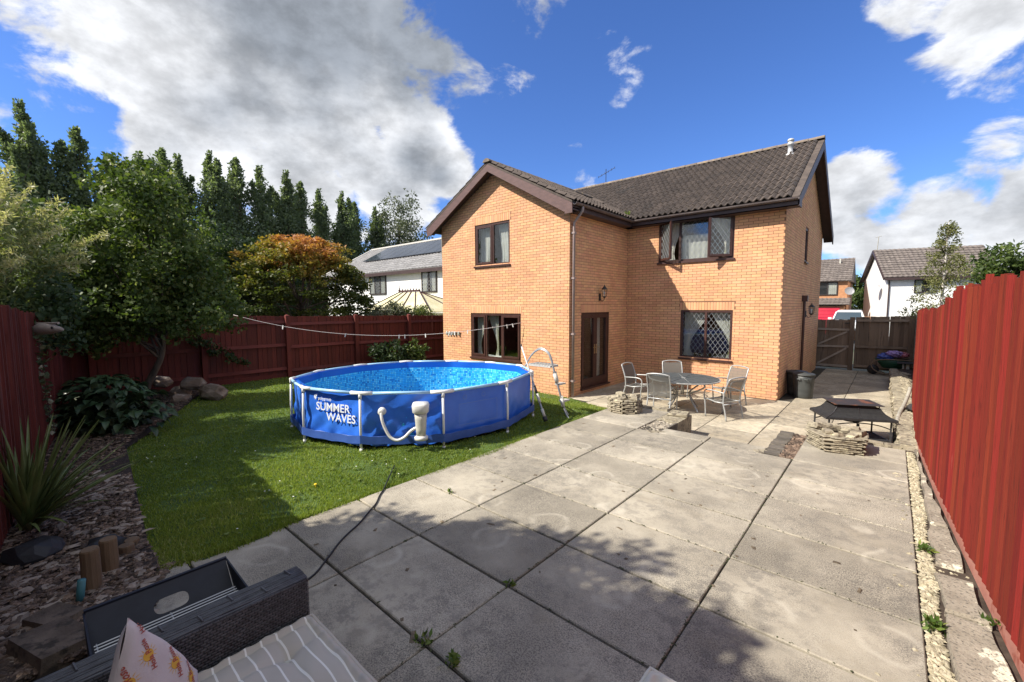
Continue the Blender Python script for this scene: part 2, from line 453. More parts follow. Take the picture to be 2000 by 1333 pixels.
# bed surface of bark, a little raised, in the corner on the left
m_bark_base = mat('bark_base', (0.022, 0.015, 0.012), (0.05, 0.035, 0.028), 30, 0.95, 0.8, 80)
def bed_z(x, y): return 0.02 + 0.03 * math.sin(x * 2.3 + 1) * math.cos(y * 3.1) + (0.05 if x > -4.2 else 0.0)
BV = []; BF = []
bx_ = np.arange(-11.9, -2.55, 0.12)
for i, x in enumerate(bx_):
    y1 = bed_edge(x) + 0.02 if x < -4.25 else (0.50 if x < -3.75 else 0.50 - (x + 3.75) * 0.42)
    for k in range(9):
        y = -0.62 + (y1 + 0.62) * k / 8; BV.append((x, y, bed_z(x, y) if x < -3.7 else 0.0 + 0.012))
for i in range(len(bx_) - 1):
    for k in range(8): BF.append((i * 9 + k, (i + 1) * 9 + k, (i + 1) * 9 + k + 1, i * 9 + k + 1))
np_obj('bark_bed', BV, BF, m_bark_base, kind='structure', smooth=True)

# ------------------------------------------------------------------ paving
def slab_material(name, a, b, dark, ring, seed):
    m = bpy.data.materials.new(name); m.use_nodes = True; t = m.node_tree; t.nodes.clear(); N = t.nodes.new; L = t.links.new
    out = N('ShaderNodeOutputMaterial'); p = N('ShaderNodeBsdfPrincipled'); p.inputs['Roughness'].default_value = 0.9; p.inputs['Specular IOR Level'].default_value = 0.3
    g = N('ShaderNodeNewGeometry')
    def nz(s, d=5, r=0.6, off=0):
        mp = N('ShaderNodeMapping'); L(g.outputs['Position'], mp.inputs[0]); mp.inputs['Location'].default_value = (off, off * .7, 0)
        n = N('ShaderNodeTexNoise'); L(mp.outputs[0], n.inputs['Vector']); n.inputs['Scale'].default_value = s; n.inputs['Detail'].default_value = d; n.inputs['Roughness'].default_value = r; return n.outputs[0]
    def rp(v, lo, hi, o0=0, o1=1):
        n = N('ShaderNodeMapRange'); n.interpolation_type = 'SMOOTHSTEP'; L(v, n.inputs[0]); n.inputs[1].default_value = lo; n.inputs[2].default_value = hi; n.inputs[3].default_value = o0; n.inputs[4].default_value = o1; return n.outputs[0]
    def mul(u, v):
        n = N('ShaderNodeMath'); n.operation = 'MULTIPLY'; L(u, n.inputs[0])
        if isinstance(v, float): n.inputs[1].default_value = v
        else: L(v, n.inputs[1])
        return n.outputs[0]
    def mix(f, x, y):
        n = N('ShaderNodeMix'); n.data_type = 'RGBA'; L(f, n.inputs[0])
        for i, v in ((6, x), (7, y)):
            if isinstance(v, tuple): n.inputs[i].default_value = v + (1,)
            else: L(v, n.inputs[i])
        return n.outputs[2]
    c = mix(rp(nz(1.3, 6), 0.35, 0.65), a, b)
    # grey blotches of algae, then black specks gathered in patches
    c = mix(mul(mul(rp(nz(9, 6, 0.75, 7.0), 0.46, 0.60), rp(nz(0.9, 4, 0.6, seed + 4), 0.38, 0.62)), 0.62), c, (0.19, 0.175, 0.15))
    c = mix(mul(mul(rp(nz(115, 4, 0.8), 0.44, 0.60), rp(nz(1.1, 5, 0.65, seed), 0.36, 0.60)), 0.92), c, dark)
    c = mix(mul(rp(nz(260, 2, 0.5), 0.54, 0.70), 0.5), c, dark)
    c = mix(mul(rp(nz(2.6, 5, 0.55, 20.0), 0.56, 0.72), 0.35), c, (0.25, 0.215, 0.155))
    # pale worn rings left by the mould of each slab
    vo = N('ShaderNodeTexVoronoi'); vo.inputs['Scale'].default_value = 1.75; vo.inputs['Randomness'].default_value = 0.55
    wn = N('ShaderNodeTexNoise'); L(g.outputs['Position'], wn.inputs['Vector']); wn.inputs['Scale'].default_value = 2.0
    ad = N('ShaderNodeVectorMath'); ad.operation = 'MULTIPLY_ADD'; L(wn.outputs[1], ad.inputs[0]); ad.inputs[1].default_value = (0.28, 0.28, 0); L(g.outputs['Position'], ad.inputs[2])
    L(ad.outputs[0], vo.inputs['Vector'])
    d = vo.outputs['Distance']
    rg = mul(rp(d, 0.20, 0.27), rp(d, 0.27, 0.335, 1, 0))
    c = mix(mul(mul(rg, rp(nz(4, 3, 0.6, 5.0), 0.36, 0.6)), 0.42), c, ring)
    hs = N('ShaderNodeHueSaturation'); oi = N('ShaderNodeObjectInfo'); v = N('ShaderNodeMapRange'); L(oi.outputs['Random'], v.inputs[0]); v.inputs[3].default_value = 0.80; v.inputs[4].default_value = 1.12
    L(v.outputs[0], hs.inputs['Value']); L(c, hs.inputs['Color']); L(hs.outputs[0], p.inputs['Base Color'])
    bp = N('ShaderNodeBump'); bp.inputs['Strength'].default_value = 0.5; bp.inputs['Distance'].default_value = 0.006; L(nz(95, 4, 0.7), bp.inputs['Height']); L(bp.outputs[0], p.inputs['Normal'])
    L(p.outputs[0], out.inputs[0]); return m
m_slab = slab_material('concrete_slab', (0.34, 0.305, 0.24), (0.455, 0.41, 0.325), (0.11, 0.10, 0.086), (0.56, 0.515, 0.42), 3.0)
m_slab2 = slab_material('sandstone_slab', (0.42, 0.36, 0.265), (0.51, 0.445, 0.335), (0.13, 0.115, 0.09), (0.50, 0.465, 0.38), 9.0)
def slab(parent, x0, x1, y0, y1, ztop, m, skew=None, thick=0.045):
    """one slab with a worn chamfered edge"""
    gp = 0.006; x0 += gp; x1 -= gp; y0 += .0095; y1 -= .0095; ch = 0.006
    dz = [random.uniform(-0.002, 0.002) for _ in range(4)]
    P = []; c4 = [(x0, y0), (x1, y0), (x1, y1), (x0, y1)]
    if skew: c4 = [(x + s, y) for (x, y), s in zip(c4, skew)]
    cx, cy = sum(p[0] for p in c4) / 4, sum(p[1] for p in c4) / 4
    for (x, y) in c4: P.append((x, y, ztop - thick))
    for (x, y), d in zip(c4, dz): P.append((x, y, ztop - ch + d))
    for (x, y), d in zip(c4, dz): P.append((x + (ch if x < cx else -ch), y + (ch if y < cy else -ch), ztop + d))
    F = [(8, 9, 10, 11)] + [(4 + i, 4 + (i + 1) % 4, 8 + (i + 1) % 4, 8 + i) for i in range(4)] + [(i, (i + 1) % 4, 4 + (i + 1) % 4, 4 + i) for i in range(4)]
    b = MB(); b.poly(P, F); o = b.build('slab', m, parent); recenter(o)
    return o
m_joint = mat('joint_earth', (0.03, 0.026, 0.02), (0.055, 0.047, 0.034), 20, 0.95, 0.5, 90, c3=(0.04, 0.07, 0.02), s3=9, l3=0.6, h3=0.7)
up = MB()
up.prism([(-3.70, -1.4), (0.235, -1.4), (0.235, 6.30), (-3.70, 6.30)], -0.42, -0.020)
up.prism([(-3.70, 6.302), (-2.82, 6.302), (-2.82, 7.33), (-3.70, 7.33)], -0.42, -0.012)
up.prism([(-0.79, 6.302), (0.235, 6.302), (0.235, 7.33), (-0.79, 7.33)], -0.42, -0.012)
patio = up.build('upper_patio', m_joint, kind='structure', base=(-1.8, 3, 0))
COLS = [-3.76, -2.785, -1.81, -0.80, 0.235]
for ci in range(4):
    off = [-0.0, 0.0, 0.0, -0.02][ci]
    for k in range(-2, 11):
        y0 = k * 0.667 + off; y1 = y0 + 0.667
        if ci in (1, 2) and y1 > 6.05: continue
        x0, x1 = COLS[ci], COLS[ci + 1]
        slab(patio, x0 + random.uniform(-.003, .003), x1 + random.uniform(-.003, .003), y0, y1, 0.0, m_slab)
# last course before the drop, a narrow row in the middle
slab(patio, -2.47, -1.81, 6.003, 6.30, 0.0, m_slab); slab(patio, -1.81, -1.12, 6.003, 6.30, 0.0, m_slab); 
# step down
st = MB(); st.box(-2.44, -1.14, 6.32, 6.68, -0.36, -0.175); st.build('garden_step', m_slab, kind='structure')
# lower patio
lp = MB(); lp.prism([(-5.72, 8.50), (-3.78, 7.62), (-3.74, 7.345), (-2.79, 7.345), (-2.79, 6.32), (-0.79, 6.32), (-0.79, 7.345), (0.12, 7.345), (0.12, 18.4), (-1.9, 18.4), (-1.9, 11.46), (-5.72, 11.46)], -0.46, -0.362)
lower = lp.build('lower_patio', m_joint, kind='structure', base=(-3, 9, -0.35))
LX = [-5.71, -5.12, -4.24, -3.36, -2.48, -1.60, -0.72, 0.14]
for i in range(7):
    y = 6.34; row = 0
    offs = [0, .31, .1, .25, 0.0, .35, .15][i]
    y = 6.34 - offs
    while y < 18.3:
        y1 = y + 0.62
        ym = (y + y1) / 2; x0, x1 = LX[i], LX[i + 1]
        ok = y >= 6.0
        a = y; b = min(y1, 18.38)
        if x1 < -1.5:
            b = min(b, 11.44)
            if a > 11.3: break
        if x0 < -2.5 and a < 7.36: a = 7.36
        if x0 > -1.0 and a < 7.36: a = 7.36
        if a < 6.33: a = 6.33
        lim = 8.50 - (x0 + 5.75) * 0.47
        if x1 < -3.3 and a < lim: a = lim if b > lim + .12 else b
        if b - a > 0.08:
            xx1 = x1
            if i == 4 and b > 11.46: x0 = max(x0, -1.88)
            if i == 4 and a > 11.4: xx0 = -1.87
            slab(lower, x0 if not (i == 4 and a > 11.0) else -1.87, xx1, a, b, -0.35 + random.uniform(-.003, .003), m_slab2)
        y = y1

# ------------------------------------------------------------------ the brick house
house = empty('brick_house', (-6.0, 12.0, -0.35), 'buff brick two storey house with projecting gable wing and brown tiled roof', 'house')
XW0, XW1, YW = -10.35, -5.71, 8.51       # wing
XM1, YM, YB = -1.88, 11.45, 18.15        # main range
ZG = -0.60
def wall_boxes(mb, T, a0, a1, z0, z1, holes, th=0.12):
    """solid wall with rectangular openings; T maps (along, up, outward) to world"""
    zs = sorted(set([z0, z1] + [h[2] for h in holes] + [h[3] for h in holes]))
    for k in range(len(zs) - 1):
        zl, zh = zs[k], zs[k + 1]; cur = a0; hs = sorted([h for h in holes if h[2] < zh - 1e-6 and h[3] > zl + 1e-6])
        for h in hs + [(a1, a1, 0, 0)]:
            if h[0] > cur + 1e-6:
                P = [T(cur, zl, 0), T(h[0], zl, 0), T(h[0], zl, -th), T(cur, zl, -th), T(cur, zh, 0), T(h[0], zh, 0), T(h[0], zh, -th), T(cur, zh, -th)]
                mb.poly(P, CUBE_F)
            cur = max(cur, h[1])
Tf = lambda a, z, d: (a, YW - d, z)
Ts = lambda a, z, d: (XW1 + d, a, z)
Tm = lambda a, z, d: (a, YM - d, z)
Tg = lambda a, z, d: (XM1 + d, a, z)
Hf = [(-9.10, -7.21, 0.39, 1.65), (-8.90, -7.59, 2.96, 4.10)]
Hs = [(9.04, 10.42, -0.22, 1.68)]
Hm = [(-4.16, -2.90, 0.48, 1.73), (-4.80, -2.93, 3.00, 4.08)]
Hg = [(14.42, 14.90, 3.06, 4.00)]
w = MB()
wall_boxes(w, Tf, XW0, XW1 - 0.0, ZG, 4.10, Hf)
w.extrude([Tf(XW0, 4.10, 0), Tf(XW1, 4.10, 0), Tf(XW1, 4.18, 0), Tf(-8.1, 5.42, 0), Tf(XW0, 4.26, 0)], (0, 0.12, 0))
wall_boxes(w, Ts, YW + 0.12, YM, ZG, 4.16, Hs)
wall_boxes(w, Tm, XW1 - 0.12, XM1, ZG, 4.30, Hm)
wall_boxes(w, Tg, YM + 0.12, YB, ZG, 4.10, Hg)
w.extrude([Tg(YM + .12, 4.10, 0), Tg(YB, 4.10, 0), Tg(14.8, 6.22, 0)], (-0.12, 0, 0))
w.box(XW0, XW0 + .12, YW + .12, YB, ZG, 4.1); w.box(XW0 + .12, XM1 - .12, YB - .12, YB, ZG, 4.1)
w.box(XW0 + .12, XM1 - .12, YM + .6, YB - .12, 1.98, 2.12); w.box(XW0 + .12, XW1 - .12, YW + .12, YM + .6, 1.98, 2.12)
w.box(XW0 + .12, XM1 - .12, 13.0, 13.1, ZG, 1.98); w.box(XW0 + .12, XM1 - .12, 13.0, 13.1, 2.12, 4.1)
wall = w.build('wall', m_mortar, house)
BL, BH = 0.209, 0.069; bl, bh, bd = 0.199, 0.0600, 0.05
bmats = []
def add_brick(T, a0, a1, z0, z1, proud=0.0028):
    if a1 - a0 < 0.02 or z1 - z0 < 0.015: return
    c = Vector(T((a0 + a1) / 2, (z0 + z1) / 2, proud - bd / 2 + random.uniform(-.0012, .0012)))
    ea = Vector(T(1, 0, 0)) - Vector(T(0, 0, 0)); ed = Vector(T(0, 0, 1)) - Vector(T(0, 0, 0))
    M = Matrix((ea * (a1 - a0), ed * bd, Vector((0, 0, 1)) * (z1 - z0))).transposed().to_4x4(); M.translation = c
    if M.determinant() < 0: M = M @ Matrix.Diagonal((-1, 1, 1, 1))
    bmats.append(M)
def brickwork(T, a0, a1, z0, z1, holes, soldiers, lim=None, phase=0.0, ends=0.0):
    r = 0; z = z0
    sol = [(h[0] - 0.03, h[1] + 0.03, h[3], h[3] + 0.205) for h in soldiers]
    for s in sol:
        n = int((s[1] - s[0]) / 0.0665)
        for k in range(n):
            st = (s[1] - s[0]) / n; add_brick(T, s[0] + k * st + .004, s[0] + (k + 1) * st - .004, s[2] + .004, s[3] - .004, 0.0055)
    blocks = [tuple(h[:4]) for h in holes] + sol
    while z < z1:
        zt = z + bh; zc = (z + zt) / 2
        lo, hi = a0 - ends, a1 + ends
        if lim:
            l = lim(zc + 0.03)
            if l is None: break
            lo, hi = max(lo, l[0]), min(hi, l[1])
        a = a0 - BL + (BL / 2 if r % 2 else 0) + phase
        while a < a1 + ends:
            s, e2 = max(a, lo), min(a + bl, hi)
            segs = [(s, e2)]
            for (h0, h1, hz0, hz1) in blocks:
                if hz0 < zc < hz1:
                    ns = []
                    for (p, q) in segs:
                        if q <= h0 or p >= h1: ns.append((p, q))
                        else:
                            if p < h0: ns.append((p, h0 - 0.004))
                            if q > h1: ns.append((h1 + 0.004, q))
                    segs = ns
            for (p, q) in segs:
                if q - p > 0.02: add_brick(T, p, q, z, zt)
            a += BL
        z += BH; r += 1
wl_ = lambda z: (XW0, XW1) if z < 4.16 else ((-8.1 - (5.44 - z) / 0.5, -8.1 + (5.44 - z) / 0.5) if z < 5.36 else None)
gl_ = lambda z: (YM, YB) if z < 4.1 else ((14.8 - (6.24 - z) / 0.603, 14.8 + (6.24 - z) / 0.603) if z < 6.15 else None)
brickwork(Tf, XW0, XW1, -0.52, 5.5, Hf, Hf, wl_)
brickwork(Ts, YW + 0.012, YM, -0.52, 4.16, Hs, Hs, phase=0.09)
brickwork(Tm, XW1, XM1, -0.52, 4.12, Hm, Hm[:1], phase=0.05)
brickwork(Tg, YM + 0.012, YB, -0.52, 6.2, Hg, [], gl_, phase=0.03)
place_pieces('brick', CUBE_V, CUBE_F, m_brick, bmats, wall, 300, 'brickwork')

# roof: underlay slabs, tiles, ridge
ZE_W, ZR_W, XR = 4.20, 5.60, -8.10
ZE_M, ZR_M, YR = 4.20, 6.40, 14.80
YE, YBK = 11.15, 18.45
XV = -1.60
rf = MB()
def slope(mb, pts, th=0.05):
    mb.extrude(pts, (0, 0, -th))
XLe, XRe = -10.72, -5.45
slope(rf, [(XV, YE, ZE_M), (XV, YR, ZR_M), (-10.6, YR, ZR_M), (-10.6, YE + .0, ZE_M)])
slope(rf, [(XV, YR, ZR_M), (XV, YBK, ZE_M), (-10.6, YBK, ZE_M), (-10.6, YR, ZR_M)])
yv = YE + (ZR_W - ZE_M) / ((ZR_M - ZE_M) / (YR - YE))
slope(rf, [(XRe, 8.20, ZE_W), (XRe, YE, ZE_W), (XR, yv, ZR_W), (XR, 8.20, ZR_W)])
slope(rf, [(XR, 8.20, ZR_W), (XR, yv, ZR_W), (XLe, YE, ZE_W), (XLe, 8.20, ZE_W)])
roof = rf.build('roof', m_tile, house)
# tile with two rolls
TWd, TE = 0.30, 0.315
prof = [(0, 0.0), (.10, .002), (.20, .030), (.31, .058), (.42, .030), (.51, .002), (.60, .004), (.70, .030), (.81, .058), (.92, .030), (1.0, .0)]
TV = []; TF = []
for (u, h) in prof: TV.append((u * TWd, 0.0, h + 0.030))
for (u, h) in prof: TV.append((u * TWd, TE + 0.05, h + 0.006))
for (u, h) in prof: TV.append((u * TWd, 0.0, h + 0.006))
npf = len(prof)
for k in range(npf - 1):
    TF.append((k, k + 1, npf + k + 1, npf + k)); TF.append((2 * npf + k, 2 * npf + k + 1, k + 1, k))
tmats = []
def tile_slope(O, U, V, nu, nv, keep=lambda p: True, jit=0.004):
    te = Vector(V).length / nv; O, U, V = Vector(O), Vector(U).normalized(), Vector(V).normalized(); Nn = U.cross(V)
    for j in range(nv):
        for i in range(nu):
            p = O + U * (i * TWd) + V * (j * te - 0.04)
            c = p + U * TWd / 2 + V * te / 2
            if not keep(c): continue
            M = Matrix((U, V, Nn)).transposed().to_4x4(); M.translation = p + Nn * random.uniform(0, jit)
            tmats.append(M @ Matrix.Rotation(random.uniform(-.008, .008), 4, 'Z'))
sl_m = Vector((0, YR - YE, ZR_M - ZE_M)); nvm = int(sl_m.length / TE)
vk = (XR - XRe) / (yv - YE)
tile_slope((-10.45, YE, ZE_M), (1, 0, 0), sl_m, 29, nvm + 1, lambda c: c.x > XRe + (c.y - YE) * vk - 0.10 if c.y < yv else True)
lw_ = Vector((XR - XRe, 0, ZR_W - ZE_W)); nvw = int(lw_.length / TE)
tile_slope((XRe, 8.18, ZE_W), (0, 1, 0), lw_, 20, nvw + 1, lambda c: c.x > XRe + (c.y - YE) * vk - 0.05 if c.y > YE else True)
TW0 = len(tmats)
lw2 = Vector((XR - XLe, 0, ZR_W - ZE_W))
tile_slope((XLe, 11.2, ZE_W), (0, -1, 0), lw2, 10, nvw + 1)
place_pieces('tile', TV, TF, m_tile, tmats, roof, 300, 'tile_field')
# ridges, verge undersides, fascias, bargeboards
m_ridge = mat('ridge_tile', (0.15, 0.12, 0.10), (0.21, 0.17, 0.135), 8, 0.9, 0.5, 50, rnd=0.3, c3=(0.28, 0.20, 0.09), s3=8, l3=0.55, h3=0.7)
def ridge(a, b, n):
    a, b = Vector(a), Vector(b); d = (b - a) / n; u = d.normalized(); s = u.cross(Vector((0, 0, 1))).normalized()
    for k in range(n):
        p, q = a + d * k, a + d * (k + 0.985); mb = MB(); P = []
        for e_, r_ in ((p, .125), (q, .118)):
            for t_ in range(7):
                an = PI * t_ / 6; P.append(e_ + s * math.cos(an) * r_ + Vector((0, 0, math.sin(an) * r_ * 0.75)))
        mb.poly(P, [(t_, t_ + 1, 7 + t_ + 1, 7 + t_) for t_ in range(6)] + [(6, 5, 4, 3, 2, 1, 0), (7, 8, 9, 10, 11, 12, 13)])
        o = mb.build('ridge_tile', m_ridge, roof); recenter(o)
ridge((XV, YR, ZR_M), (-10.6, YR, ZR_M), 24)
ridge((XR, 8.16, ZR_W - .01), (XR, yv, ZR_W - .01), 13)
b = MB()   # bargeboards on the wing
for sx in (-1, 1):
    xe = XRe if sx > 0 else XLe
    b.extrude([(XR, 8.205, ZR_W - .04), (xe + .03 * -sx, 8.205, ZE_W - .04), (xe + .03 * -sx, 8.205, ZE_W - .24), (xe + -sx * .22, 8.205, ZE_W - .22), (XR, 8.205, ZR_W - .24)], (0, 0.03, 0))
b.box(XRe - .20, XRe - .0, 8.203, 8.235, ZE_W - .27, ZE_W - .05)
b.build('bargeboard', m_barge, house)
b = MB()   # soffits under the wing's verge
for sx in (-1, 1):
    xe = XRe if sx > 0 else XLe
    b.extrude([(XR, 8.236, ZR_W - .14), (xe, 8.236, ZE_W - .14), (xe, 8.236, ZE_W - .17), (XR, 8.236, ZR_W - .17)], (0, 0.27, 0))
b.box(XRe - .26, XRe - .02, 8.51, YE + .3, ZE_W - .20, ZE_W - .18)
b.box(XW1 + .01, XV, YE + .0, YM, ZE_M - .20, ZE_M - .18)
b.box(XM1 + .01, XV - .03, YE + .02, YBK, ZE_M + .02, ZE_M + .03) if False else None
b.build('soffit', m_fascia, house)
b = MB()
b.box(XRe - .025, XRe, 8.236, YE + .02, ZE_W - .20, ZE_W - .03)
b.box(XRe, XV, YE + .0, YE + .025, ZE_M - .20, ZE_M - .03)
b.box(XV - .02, XV + .01, YE + .0, YE + .32, ZE_M - .21, ZE_M - .02)
b.build('fascia', m_fascia, house)
b = MB()   # right-hand verge boards of the main roof with their soffit
k = (ZR_M - ZE_M) / (YR - YE)
b.extrude([(XV - .03, YE, ZE_M - .05), (XV - .03, YR, ZR_M - .05), (XV - .03, YBK, ZE_M - .05), (XV - .03, YBK, ZE_M - .28), (XV - .03, YR, ZR_M - .28), (XV - .03, YE + .1, ZE_M - .22)], (0.03, 0, 0))
for s_ in (0, 1):
    ye = YE if not s_ else YBK
    b.extrude([(XM1 + .008, ye, ZE_M - .20), (XV - .031, ye, ZE_M - .20), (XV - .031, YR, ZR_M - .20), (XM1 + .008, YR, ZR_M - .20)], (0, 0, 0.015))
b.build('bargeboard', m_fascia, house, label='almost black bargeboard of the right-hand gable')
def gutter(a, b2, label=None):
    a, b2 = Vector(a), Vector(b2); d = b2 - a; s_ = Vector((0, 0, 1)).cross(d.normalized()); mb = MB(); P = []
    for e_ in (a, b2):
        for t_ in range(7):
            an = PI + PI * t_ / 6; P.append(e_ + s_ * math.cos(an) * .055 + Vector((0, 0, math.sin(an) * .055)))
        for t_ in range(7):
            an = 2 * PI - PI * t_ / 6; P.append(e_ + s_ * math.cos(an) * .048 + Vector((0, 0, math.sin(an) * .048)))
    mb.poly(P, [(t_, (t_ + 1) % 14, 14 + (t_ + 1) % 14, 14 + t_) for t_ in range(14)] + [tuple(range(14)), tuple(range(14, 28))[::-1]])
    return mb.build('gutter', m_gut, house)
m_gut = mat('gutter_plastic', (0.10, 0.08, 0.078), (0.14, 0.115, 0.11), 5, 0.45)
gutter((XRe + .055, 8.22, ZE_W - .045), (XRe + .055, YE - .05, ZE_W - .045)); gutter((XRe + .0, YE - .057, ZE_M - .04), (XV, YE - .057, ZE_M - .04))
gutter((XLe - .05, YE, ZE_W - .05), (XLe - .05, 8.22, ZE_W - .05))
# downpipes
b = MB(); b.tube([(XRe + .055, 8.56, ZE_W - .09), (XRe + .055, 8.56, ZE_W - .18), (XW1 + .06, 8.60, ZE_W - .42), (XW1 + .06, 8.60, -0.34)], 0.034, 10)
dp = b.build('downpipe', m_pipe, house, smooth=True)
b = MB()
for z in (3.55, 2.5, 1.18, 0.05):
    b.box(XW1 + .008, XW1 + .10, 8.555, 8.645, z - .022, z + .022)
b.build('pipe_clip', m_pipe, dp)
b = MB(); b.tube([(XM1 + .06, 14.38, 1.95), (XM1 + .06, 14.38, -0.34)], 0.034, 8); b.box(XM1 + .008, XM1 + .14, 14.30, 14.46, 1.95, 2.12)
b.build('downpipe', m_frame, house, label='dark brown waste pipe on the shaded gable wall')
b = MB(); b.box(XM1 + .008, XM1 + .10, 14.9, 15.4, ZG, 2.05); 
# chimney flue on the main roof
fx, fy = -2.28, 14.05; fz = ZE_M + (fy - YE) * k
b = MB(); b.lathe((fx, fy, fz - .05), [(.14, 0), (.12, .05), (.062, .08), (.062, .28), (.082, .29), (.082, .34), (.064, .35), (.064, .39), (.085, .40), (.07, .45), (.02, .47)], 16)
b.build('flue', mat('flue_metal', (0.42, 0.43, 0.44), (0.55, 0.55, 0.55), 12, 0.5, metal=0.2), roof, smooth=True)
# weed in the valley, aerial, antenna
m_weed = mat('weed_green', (0.16, 0.24, 0.04), (0.30, 0.34, 0.08), 20, 0.8, trans=0.3)
b = MB()
for q in range(26):
    a = random.uniform(0, 2 * PI); l = random.uniform(.10, .22); x, y, z = XRe - .22 + random.uniform(-.06, .06), YE + .16, ZE_W + .14
    t_ = Vector((math.cos(a) * .5, math.sin(a) * .5, .8)).normalized() * l; s_ = t_.cross(Vector((0, 0, 1))).normalized() * .012; p = Vector((x, y, z))
    b.poly([p - s_, p + s_, p + t_ * .6 + s_ * 1.3, p + t_, p + t_ * .6 - s_ * 1.3], [(0, 1, 2, 3, 4)])
tag(b.build('roof_weed', m_weed), 'small green weed growing in the roof valley beside the wing', 'weed')
b = MB(); ax_, ay_ = -8.35, 14.85; z0 = 5.9
b.tube([(ax_, ay_, z0), (ax_, ay_, 7.0)], .012, 6)
b.build('mast', m_metal_black, empty_ant := empty('tv_aerial', (ax_, ay_, z0), 'thin television aerial behind the gable wing roof', 'aerial'))
b = MB(); b.tube([(ax_ - .25, ay_ - .12, 6.72), (ax_ + .30, ay_ + .12, 7.02)], .010, 6)
for q in range(6):
    t_ = q / 5; x, y, z = ax_ - .25 + .55 * t_, ay_ - .12 + .24 * t_, 6.72 + .3 * t_; b.tube([(x - .06, y + .12, z), (x + .06, y - .12, z)], .006, 5)
b.build('boom', m_metal_black, empty_ant)

# ------------------------------------------------------------------ windows and door
def tbox(mb, T, a0, a1, z0, z1, d0, d1):
    P = [T(a0, z0, d1), T(a1, z0, d1), T(a1, z0, d0), T(a0, z0, d0), T(a0, z1, d1), T(a1, z1, d1), T(a1, z1, d0), T(a0, z1, d0)]
    mb.poly(P, CUBE_F)
def frame_ring(mb, T, a0, a1, z0, z1, w_, d0, d1):
    tbox(mb, T, a0, a1, z0, z0 + w_, d0, d1); tbox(mb, T, a0, a1, z1 - w_, z1, d0, d1)
    tbox(mb, T, a0, a0 + w_, z0 + w_, z1 - w_, d0, d1); tbox(mb, T, a1 - w_, a1, z0 + w_, z1 - w_, d0, d1)
def lattice(mb, T, a0, a1, z0, z1, d, sp=0.118, rz=0.165, th=0.0022):
    W, H = a1 - a0, z1 - z0
    for sgn in (1, -1):
        k = -20
        while k < 40:
            # line through (a0 + k*sp, z0) with slope rz/sp
            pts = []
            aa = a0 + k * sp
            lo_t, hi_t = 0.0, H / rz
            x0 = lambda t_: (aa + sp * t_) if sgn > 0 else (a0 + a1 - (aa + sp * t_))
            t0 = max(lo_t, (a0 - aa) / sp); t1 = min(hi_t, (a1 - aa) / sp)
            if t1 > t0 + 0.02:
                p, q = Vector(T(x0(t0), z0 + rz * t0, d)), Vector(T(x0(t1), z0 + rz * t1, d))
                mb.bar(p, q, th * 2, 0.003, up=Vector(T(0, 0, 1)) - Vector(T(0, 0, 0)))
            k += 1
def drape(mb, T, a0, a1, z0, z1, d, pinch=0.0, side='L', n=40, amp=0.018, freq=9):
    """pleated curtain sheet; pinch draws its inner edge towards the side lower down"""
    rows = 10; P = []
    for r_ in range(rows + 1):
        v = r_ / rows; z = z1 - (z1 - z0) * v
        tight = 1 - pinch * (math.sin(min(v * 1.25, 1) * PI / 2) ** 1.5) * (1 if v < .85 else 1 - (v - .85) * 1.2)
        for i in range(n + 1):
            u = i / n; a = (a0 + (a1 - a0) * u * tight) if side == 'L' else (a1 - (a1 - a0) * u * tight)
            P.append(T(a, z, d + amp * math.sin(u * freq * 2 * PI + v * .8) * (0.6 + .4 * math.sin(v * 3 + u * 5))))
    F = []
    for r_ in range(rows):
        for i in range(n): F.append((r_ * (n + 1) + i, r_ * (n + 1) + i + 1, (r_ + 1) * (n + 1) + i + 1, (r_ + 1) * (n + 1) + i))
    mb.poly(P, F)
def glazed(T, win, a0, a1, z0, z1, d, leaded, sash=0.05, thick=0.05, draw_sash=True):
    if draw_sash:
        s_ = MB(); frame_ring(s_, T, a0, a1, z0, z1, sash, d - thick / 2, d + thick / 2); sh = s_.build('sash', m_frame, win)
    else: sh = win; sash = 0
    p = MB(); tbox(p, T, a0 + sash - .002, a1 - sash + .002, z0 + sash - .002, z1 - sash + .002, d - .004, d + .004)
    p.build('pane', m_glass, win)
    if leaded:
        l = MB(); lattice(l, T, a0 + sash, a1 - sash, z0 + sash, z1 - sash, d + .007); l.build('leading', m_lead, win)
def window(T, hole, sections, leaded=False, sill=True, label=None, head=0.0):
    a0, a1, z0, z1 = hole; f = MB(); D = -0.045
    frame_ring(f, T, a0 + .002, a1 - .002, z0 + .002, z1 - .002, 0.055, D - .035, D + .03)
    for i in range(1, len(sections)): tbox(f, T, sections[i][0] - .028, sections[i][0] + .028, z0 + .057, z1 - .057, D - .033, D + .028)
    win = f.build('window', m_frame, house, label=label)
    for i, (s0, kind) in enumerate(sections):
        s1 = sections[i + 1][0] - .028 if i + 1 < len(sections) else a1 - .057
        s0 = s0 + .028 if i else a0 + .057
        if kind == 'sash': glazed(T, win, s0, s1, z0 + .057, z1 - .057, D + .02, leaded)
        elif kind == 'fixed': glazed(T, win, s0, s1, z0 + .057, z1 - .057, D, leaded, draw_sash=False)
    if sill:
        s_ = MB(); tbox(s_, T, a0 - .03, a1 + .03, z0 - .045, z0 + .001, -0.10, 0.045); s_.build('sill', m_frame, win)
    return win
